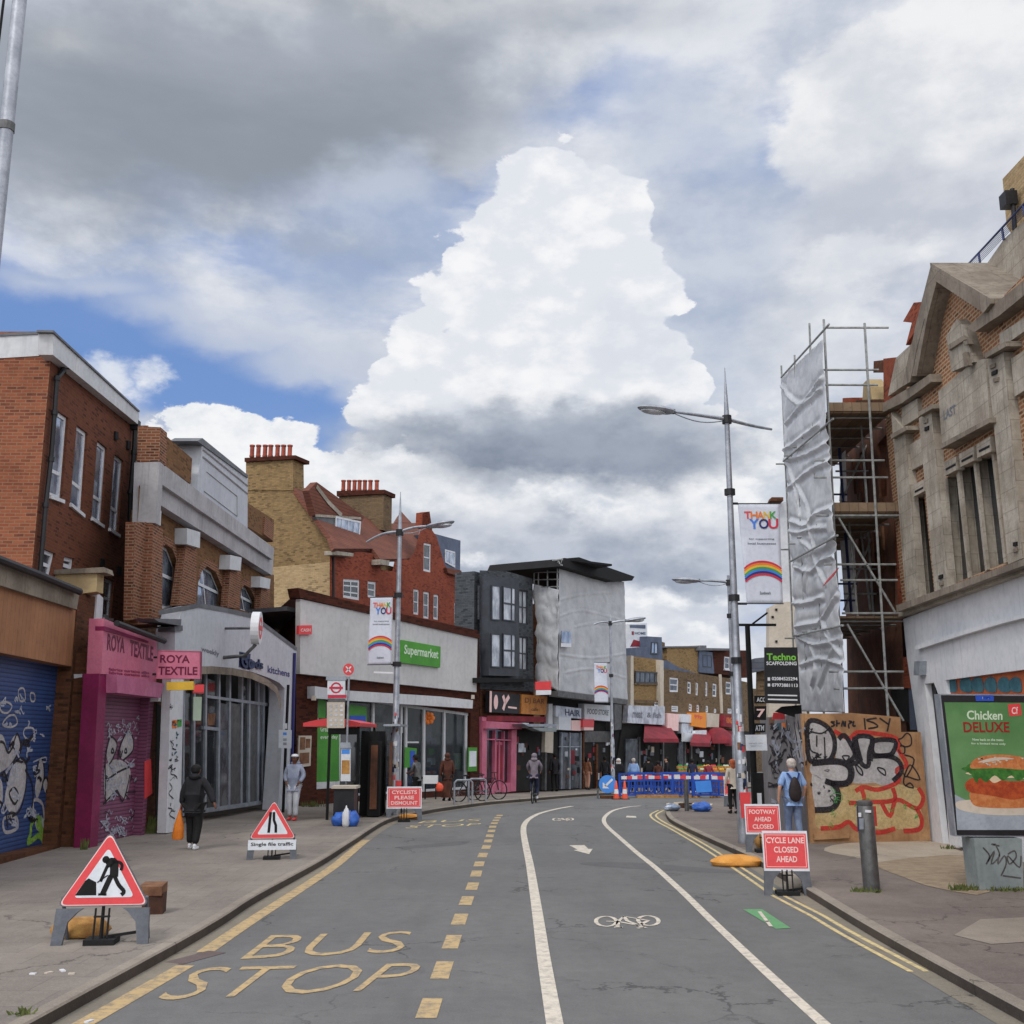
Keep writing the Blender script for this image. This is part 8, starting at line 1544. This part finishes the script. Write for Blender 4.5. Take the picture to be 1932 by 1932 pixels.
# greengrocer's stall beyond the barriers
T = thing('market_stall', 'greengrocer stall with boxes of fruit and greens under the red awnings beyond the barriers', 'stall', (RX(1340, 53), 53, gz(53)))
mb = MB(); yy = 53; c0_ = Vector((RX(1340, yy), yy, gz(yy))); mb.box(c0_+Vector((0, .3, .5)), (3.2, 1.0, .9)); mb.build('table', M['card'], T); random.seed(2)
for i in range(10):
    for j in range(2): mb = MB(); c = c0_+Vector((-1.45+i*.32, -.1+j*.45, 1.02+j*.15)); mb.box(c, (.28, .4, .12)); cr = mb.build('crate', M['sand'], T); mb = MB(); [mb.ell(c+Vector((random.uniform(-.1, .1), random.uniform(-.15, .15), .08)), (.06, .06, .05), 0, 6, 4) for _ in range(6)]; mb.build('produce', M[random.choice(['lettuce', 'oran', 'redS', 'grn', 'yel', 'greenL'])], cr)

# pole with a small white sign in front of the station's right pier
pp_ = Vector((RX(540, 34.4), 34.4, .12)); wq2 = FR(34.4); T = thing('white_sign_pole', 'black pole with a small white sign of blue symbols beside the person in grey', 'sign post', pp_)
mb = MB(); mb.tube([pp_, (pp_.x, pp_.y, wq2.hit(542, 1292).z)], .045, 8); mb.build('pole', M['blackM'], T, smooth=True)
o_ = wpart('sign_plate', M['whiteS'], T, wq2, K('A5', 1300, 1360, 1440, 1365, 1445, 1165, 1305, 1160), .05, .08)
for y_ in (1190, 1255, 1300): wpart('blue_symbol', M['signB'] if y_ == 1190 else M['curtain'], o_, wq2, K('A5', 1350, y_+30, 1390, y_+30, 1390, y_, 1350, y_), .08, .085)
wpart('white_collar', M['whiteP'], T, wq2, K('A5', 1355, 1150, 1395, 1150, 1395, 1090, 1360, 1090), .0, .06)
# seeds and highlights on the advert's bun
random.seed(8)
for _ in range(16):
    x, y = random.uniform(930, 1200), random.uniform(800, 850); g = MB(); g.poly(WA.pp(K('B7', x-7, y+3, x, y+6, x+7, y+3, x+6, y-3, x-5, y-3), .026)); g.build('seed', M['cream2'], sc_)
adp('cream2', (930, 835, 1000, 812, 1080, 805, 1150, 815, 1060, 822, 980, 835), .009, 'bun_highlight'); adp('lettuce', (860, 862, 880, 845, 930, 855, 980, 845, 1040, 858, 1100, 842, 1160, 856, 1230, 848, 1290, 860, 1290, 885, 860, 880), .0065, 'lettuce_leaf')
# litter
for i, (x, y, m_) in enumerate(((62, 1838, 'whiteP'), (92, 1836, 'cream2'), (118, 1832, 'whiteP'), (135, 1838, 'cream2'), (168, 1928, 'whiteP'))):
    p = at(x, y); mb = MB(); mb.box(p+Vector((0, 0, .006)), (.06+.02*(i % 3), .04, .012), i*1.1); tag(mb.build('paper_scrap', M[m_]), 'pale scrap of litter on the pavement in front of the near digging-man sign', 'litter', 'litter scraps on the near pavement')
# ---------------------------------------------------------------- people
def skin(nodes, edges, root=0, sub=2):
    me = bpy.data.meshes.new('s'); me.from_pydata([n[0] for n in nodes], edges, []); ob = bpy.data.objects.new('s', me); COL.objects.link(ob)
    ob.modifiers.new('k', 'SKIN'); sv = me.skin_vertices[0].data
    for i, n in enumerate(nodes): r = n[1]; sv[i].radius = (r, r) if not hasattr(r, '__len__') else r; sv[i].use_root = (i == root)
    m2 = ob.modifiers.new('u', 'SUBSURF'); m2.levels = sub; m2.render_levels = sub; ob.modifiers['k'].use_smooth_shade = True
    dg = bpy.context.evaluated_depsgraph_get(); e = ob.evaluated_get(dg); r = bpy.data.meshes.new_from_object(e)
    vs = [v.co.copy() for v in r.vertices]; fs = [tuple(p.vertices) for p in r.polygons]
    bpy.data.objects.remove(ob); bpy.data.meshes.remove(me); bpy.data.meshes.remove(r); return vs, fs
def person(label, loc, h, rz, skin_m='skinL', top='coat', bottom='trou', hair='hair', shoes='whiteP', armL=None, armR=None, stride=.1, lean=0.0, longcoat=False, sleeves='long', hood=False, cap=None, fingers=True, long_hair=False, skirt=None, knees=None, feet=None, group='people in the street', scarf=None, bulk=1.0):
    """figure facing +Y before rotation; armL/armR = (elbow, wrist) in units of the height"""
    T = thing('person', label, 'person', (0, 0, 0), group)
    V = lambda x, y, z: Vector((x, y+lean*max(0, z-.5), z))*h
    armL = armL or ((-.135, -.01, .655), (-.14, .03, .52)); armR = armR or ((.135, -.01, .655), (.14, .03, .52))
    fL, fR = feet or ((-.05, stride, .035), (.055, -stride, .035)); kL, kR = knees or ((-.052, stride*.7+.015, .275), (.055, -stride*.25+.02, .275))
    hd = lean*.42
    N = []; E = []
    def add(p, r, par=None): N.append((V(*p), r*h)); (E.append((par, len(N)-1)) if par is not None else None); return len(N)-1
    pel = add((0, 0, .53), .062); sp = add((0, -.005, .62), .058, pel); ch = add((0, 0, .73), .07, sp); nb = add((0, -.005, .82), .035, ch); nk = add((0, .002, .855), .03, nb); jw = add((0, .012, .885), .037, nk); hc = add((0, .006, .925), .052, jw); tp = add((0, 0, .96), .042, hc)
    add((0, .055, .905), .012, jw)
    for sg, (el, wr) in ((-1, armL), (1, armR)):
        s_ = add((sg*.095, 0, .80), .032, ch); e_ = add(el, .024, s_); w_ = add(wr, .016, e_); d = (Vector(wr)-Vector(el)).normalized(); pm = Vector(wr)+d*.028; p_ = add(tuple(pm), .02, w_)
        if fingers:
            fw = Vector((0, 1, 0)); fw = (fw-d*fw.dot(d)).normalized()
            for k, ln in enumerate((.030, .036, .034, .026)):
                b = pm+fw*((k-1.5)*.011)+d*.012; m_ = add(tuple(b+d*ln*.5), .0055, p_); add(tuple(b+d*ln+Vector((-sg*.006, 0, 0))), .0045, m_)
            add(tuple(pm+fw*.03-d*.002), .006, p_)
    for sg, kn, ft in ((-1, kL, fL), (1, kR, fR)):
        hp = add((sg*.048, 0, .5), .05, pel); k_ = add(kn, .032, hp); a_ = add((ft[0], ft[1], ft[2]+.02), .021, k_); add((ft[0], ft[1]+.06, ft[2]-.012), .017, a_)
    mb = MB(); mb.add(*skin(N, E)); 
    for sg in (-1, 1): mb.ell(V(sg*.048, .0, .915), (.008*h, .012*h, .019*h), 0, 8, 6)
    mb.build('body', M[skin_m], T, smooth=True)
    for sg in (-1, 1): mb = MB(); mb.ell(V(sg*.018, .054, .925), (.006*h, .004*h, .004*h), 0, 8, 6); mb.build('eye', M['blackM'], T)
    # top
    N = []; E = []; b = bulk
    low = .36 if longcoat else .5
    pe = add((0, 0, .535), .085*b); 
    if longcoat: c1 = add((0, 0, .45), .088*b, pe); add((0, 0, low), .08*b, c1)
    else: add((0, 0, .495), .078*b, pe)
    sp = add((0, -.005, .63), .074*b, pe); ch = add((0, 0, .74), .085*b, sp); nb = add((0, -.005, .815), .05*b, ch); add((0, 0, .845), .036, nb)
    for sg, (el, wr) in ((-1, armL), (1, armR)):
        s_ = add((sg*.098, 0, .795), .042*b, ch); e_ = add(el, .035*b, s_)
        if sleeves == 'long': add(wr, .027*b, e_)
    mb = MB(); vs, fs = skin(N, E)
    vs = [Vector((v.x, v.y*.86 if abs(v.x) < .16*h else v.y, v.z)) for v in vs]
    mb.add(vs, fs); tp_ = mb.build('coat' if longcoat else 'top', M[top], T, smooth=True)
    if hood: mb = MB(); mb.ell(V(0, -.045, .845), (.075*h, .05*h, .04*h)); mb.build('hood', M[top], T, smooth=True)
    # trousers
    N = []; E = []; pe = add((0, 0, .53), .072*b)
    for sg, kn, ft in ((-1, kL, fL), (1, kR, fR)): hp = add((sg*.05, 0, .49), .062*b, pe); k_ = add(kn, .043*b, hp); add((ft[0], ft[1]-.002, ft[2]+.03), .034*b, k_)
    if skirt:
        mb = MB(); n = 16; vs = []
        for z, r in ((.56, .085), (.45, .1), (.25, .115), (.07, .13)): vs += [V((r+.006*math.sin(5*a))*math.cos(a), (r*.8+.006*math.sin(7*a))*math.sin(a), z) for a in [2*PI*k/n for k in range(n)]]
        mb.add(vs, [(j*n+k, j*n+(k+1) % n, (j+1)*n+(k+1) % n, (j+1)*n+k) for j in range(3) for k in range(n)]); mb.build('skirt', M[skirt], T, smooth=True)
    mb = MB(); mb.add(*skin(N, E)); mb.build('trousers', M[bottom], T, smooth=True)
    for sg, ft in ((-1, fL), (1, fR)):
        mb = MB(); mb.ell(V(ft[0], ft[1]+.03, ft[2]-.012), (.027*h, .075*h, .026*h), 0, 12, 8); mb.ell(V(ft[0], ft[1]-.005, ft[2]+.01), (.024*h, .035*h, .03*h), 0, 10, 6); mb.build('shoe', M[shoes], T, smooth=True)
    if hair: mb = MB(); mb.ell(V(0, -.008, .938), (.058*h, .062*h, .052*h), 0, 14, 10, None, -.15); mb.ell(V(0, -.02, .92), (.055*h, .048*h, .05*h), 0, 14, 10); (mb.ell(V(0, -.03, .87), (.05*h, .03*h, .07*h)) if long_hair else None); mb.build('hair', M[hair], T, smooth=True)
    if scarf: mb = MB(); mb.ell(V(0, -.01, .925), (.064*h, .068*h, .06*h)); mb.ell(V(0, -.01, .855), (.07*h, .06*h, .05*h)); mb.build('headscarf', M[scarf], T, smooth=True)
    if cap: mb = MB(); mb.ell(V(0, .0, .952), (.06*h, .065*h, .034*h)); mb.ell(V(0, .055, .952), (.04*h, .04*h, .008*h)); mb.build('cap', M[cap], T, smooth=True)
    T.location = loc; T.rotation_euler = (0, 0, rz); return T
D2 = math.radians
w1 = person('person in a hooded black coat walking away, holding an orange carrier bag', at(362, 1603), 1.74, D2(-8), 'skinB', 'coat', 'trou', 'hair', 'whiteP', ((-.14, -.02, .655), (-.16, .0, .52)), ((.19, -.0, .66), (.26, -.03, .535)), .05, 0, True, hood=True, bulk=1.28)
p = at(362, 1603); hb = p+Vector((-.29, .0, .80))
T = thing('carrier_bag', 'orange carrier bag in the hand of the black-coated walker', 'bag', hb); mb = MB(); n = 12; vs = []
for z, rx, ry in ((0, .02, .02), (-.12, .05, .035), (-.3, .1, .06), (-.55, .125, .08), (-.6, .1, .06)): vs += [hb+Vector((rx*math.cos(a)-.03*abs(z), ry*math.sin(a), z)) for a in [2*PI*k/n for k in range(n)]]
mb.add(vs, [(j*n+k, j*n+(k+1) % n, (j+1)*n+(k+1) % n, (j+1)*n+k) for j in range(4) for k in range(n)]+[tuple(4*n+k for k in range(n))[::-1]]); mb.build('sack', M['orangeB'], T, smooth=True); mb = MB(); mb.tube([hb+Vector((-.015, 0, -.02)), hb+Vector((0, 0, .05)), hb+Vector((.015, 0, -.02))], .008, 5); mb.build('handles', M['redS'], T)
person('person in a pale grey hoodie and white cap standing outside the station, facing the road', at(552, 1548), 1.83, D2(172), 'skinB', 'hoodW', 'jogW', 'hair', 'redS', ((-.15, -.02, .66), (-.10, .06, .56)), ((.15, -.02, .66), (.10, .06, .56)), .03, cap='whiteP', hood=True, bulk=1.12)

w3 = person('person in a light blue short-sleeved shirt and pale jeans with a dark backpack, walking away', at(1500, 1592), 1.84, D2(4), 'skinL', 'shirt', 'jeans', 'hairG', 'card', ((-.155, -.01, .655), (-.16, .03, .53)), ((.155, -.01, .655), (.15, .05, .55)), .05, sleeves='short', bulk=1.12)
T = thing('backpack', 'dark backpack with navy straps on the back of the walker in light blue', 'backpack', (0, 0, 0)); mb = MB(); mb.ell((0, 0, 0), (1, 1, 1), 0, 16, 12); b_ = at(1500, 1592)
mb.v = [Vector((v.x*(.14+.04*(-v.z)), v.y*.09-.19, v.z*.27+1.16)) for v in mb.v]; mb.build('pack', M['backp'], T, smooth=True)
for sg in (-1, 1): mb = MB(); mb.ribbon([Vector((sg*.02, -.235, 1.3)), Vector((sg*.08, -.19, 1.41)), Vector((sg*.13, -.13, 1.5)), Vector((sg*.125, -.0, 1.53))], (0, -1, .2), .04); o_ = mb.build('strap', M['strap'], T); md = o_.modifiers.new('t', 'SOLIDIFY'); md.thickness = .012
T.location = b_; T.rotation_euler = (0, 0, D2(4))
# cyclist seen from behind
cb_ = at(1008, 1515, 0); person('person in a grey sweater and dark jeans riding a bicycle away along the road', cb_+Vector((0, 0, .12)), 1.72, D2(-6), 'skinL', 'greyH', 'jeansD', None, 'whiteP', ((-.15, .04, .70), (-.13, .14, .60)), ((.15, .04, .70), (.13, .14, .60)), 0, .12, hood=True, knees=((-.06, .12, .36), (.06, .05, .25)), feet=((-.06, .03, .14), (.06, .0, .05)), scarf='greyH', bulk=1.1)
person('person in a grey jacket leaning by the supermarket window, carrying something', at(787, 1517), 1.68, D2(60), 'skinB', 'metalD', 'trou', 'hair', 'blackM', ((-.13, .05, .66), (-.08, .16, .62)), ((.13, .05, .66), (.08, .16, .60)), .04, .15)
person('person in a long brown robe and headscarf outside the supermarket', at(843, 1511), 1.72, D2(20), 'skinB', 'robe', 'trou', None, 'blackM', None, None, .03, 0, True, skirt='robe', scarf='robe', bulk=1.15)
bag('shopping_bag', 'small orange shopping bag beside the brown-robed shopper', at(829, 1512)+Vector((0, 0, .35)), (.13, .1, .16), 'orangeC', 3)
T = person('person all in black standing before the dark shop doorway', at(1047, 1493), 1.76, D2(30), 'skinB', 'coat', 'trou', 'hair', 'blackM', None, None, .03)
person('person in a patterned orange top with bare legs at the glazed shops', at(1108, 1490), 1.6, D2(-40), 'skinL', 'robeO', 'skinL', 'hair', 'blackM', None, None, .02, long_hair=True, skirt=None)
person('person in dark clothes half hidden left of the keep-left sign', at(1142, 1489), 1.6, D2(10), 'skinB', 'coat', 'trou', 'hair', 'blackM', None, None, .02, fingers=False)
def behind(px, Y, label, h=1.66, **k): person(label, Vector((RX(px, Y), Y, gz(Y)+.02)), h, D2(k.pop('rz', 0)), fingers=False, **k)
behind(1166, 49.5, 'person in black with a white headscarf just behind the keep-left sign', 1.62, top='coat', hair=None, scarf='scarf', bulk=1.3, rz=180)
behind(1194, 51.8, 'person in a pale blue top behind the first blue barriers', 1.62, top='shirt', hair='hairG', bulk=1.3)
behind(1222, 53, 'person in a dark coat at the dark shop front behind the barriers', 1.66, top='trou', bulk=1.2); behind(1256, 53.5, 'second dark-coated person, below the crimson awning', 1.68, top='coat', bulk=1.2, rz=90)
behind(1240, 52.5, 'short person in brown between two dark-coated people', 1.5, top='robe', skin_m='skinB'); behind(1304, 52, 'person in navy standing at the left end of the fruit stall', 1.6, top='jeansD', skin_m='skinB')
behind(1335, 52.2, 'person in maroon bending over the fruit stall', 1.5, top='redD', lean=.3); person('person with long reddish hair and cream top by the tall right lamp post', at(1385, 1535), 1.62, D2(20), 'skinL', 'cream2', 'trou', 'spO', 'blackM', None, None, .03, long_hair=True)
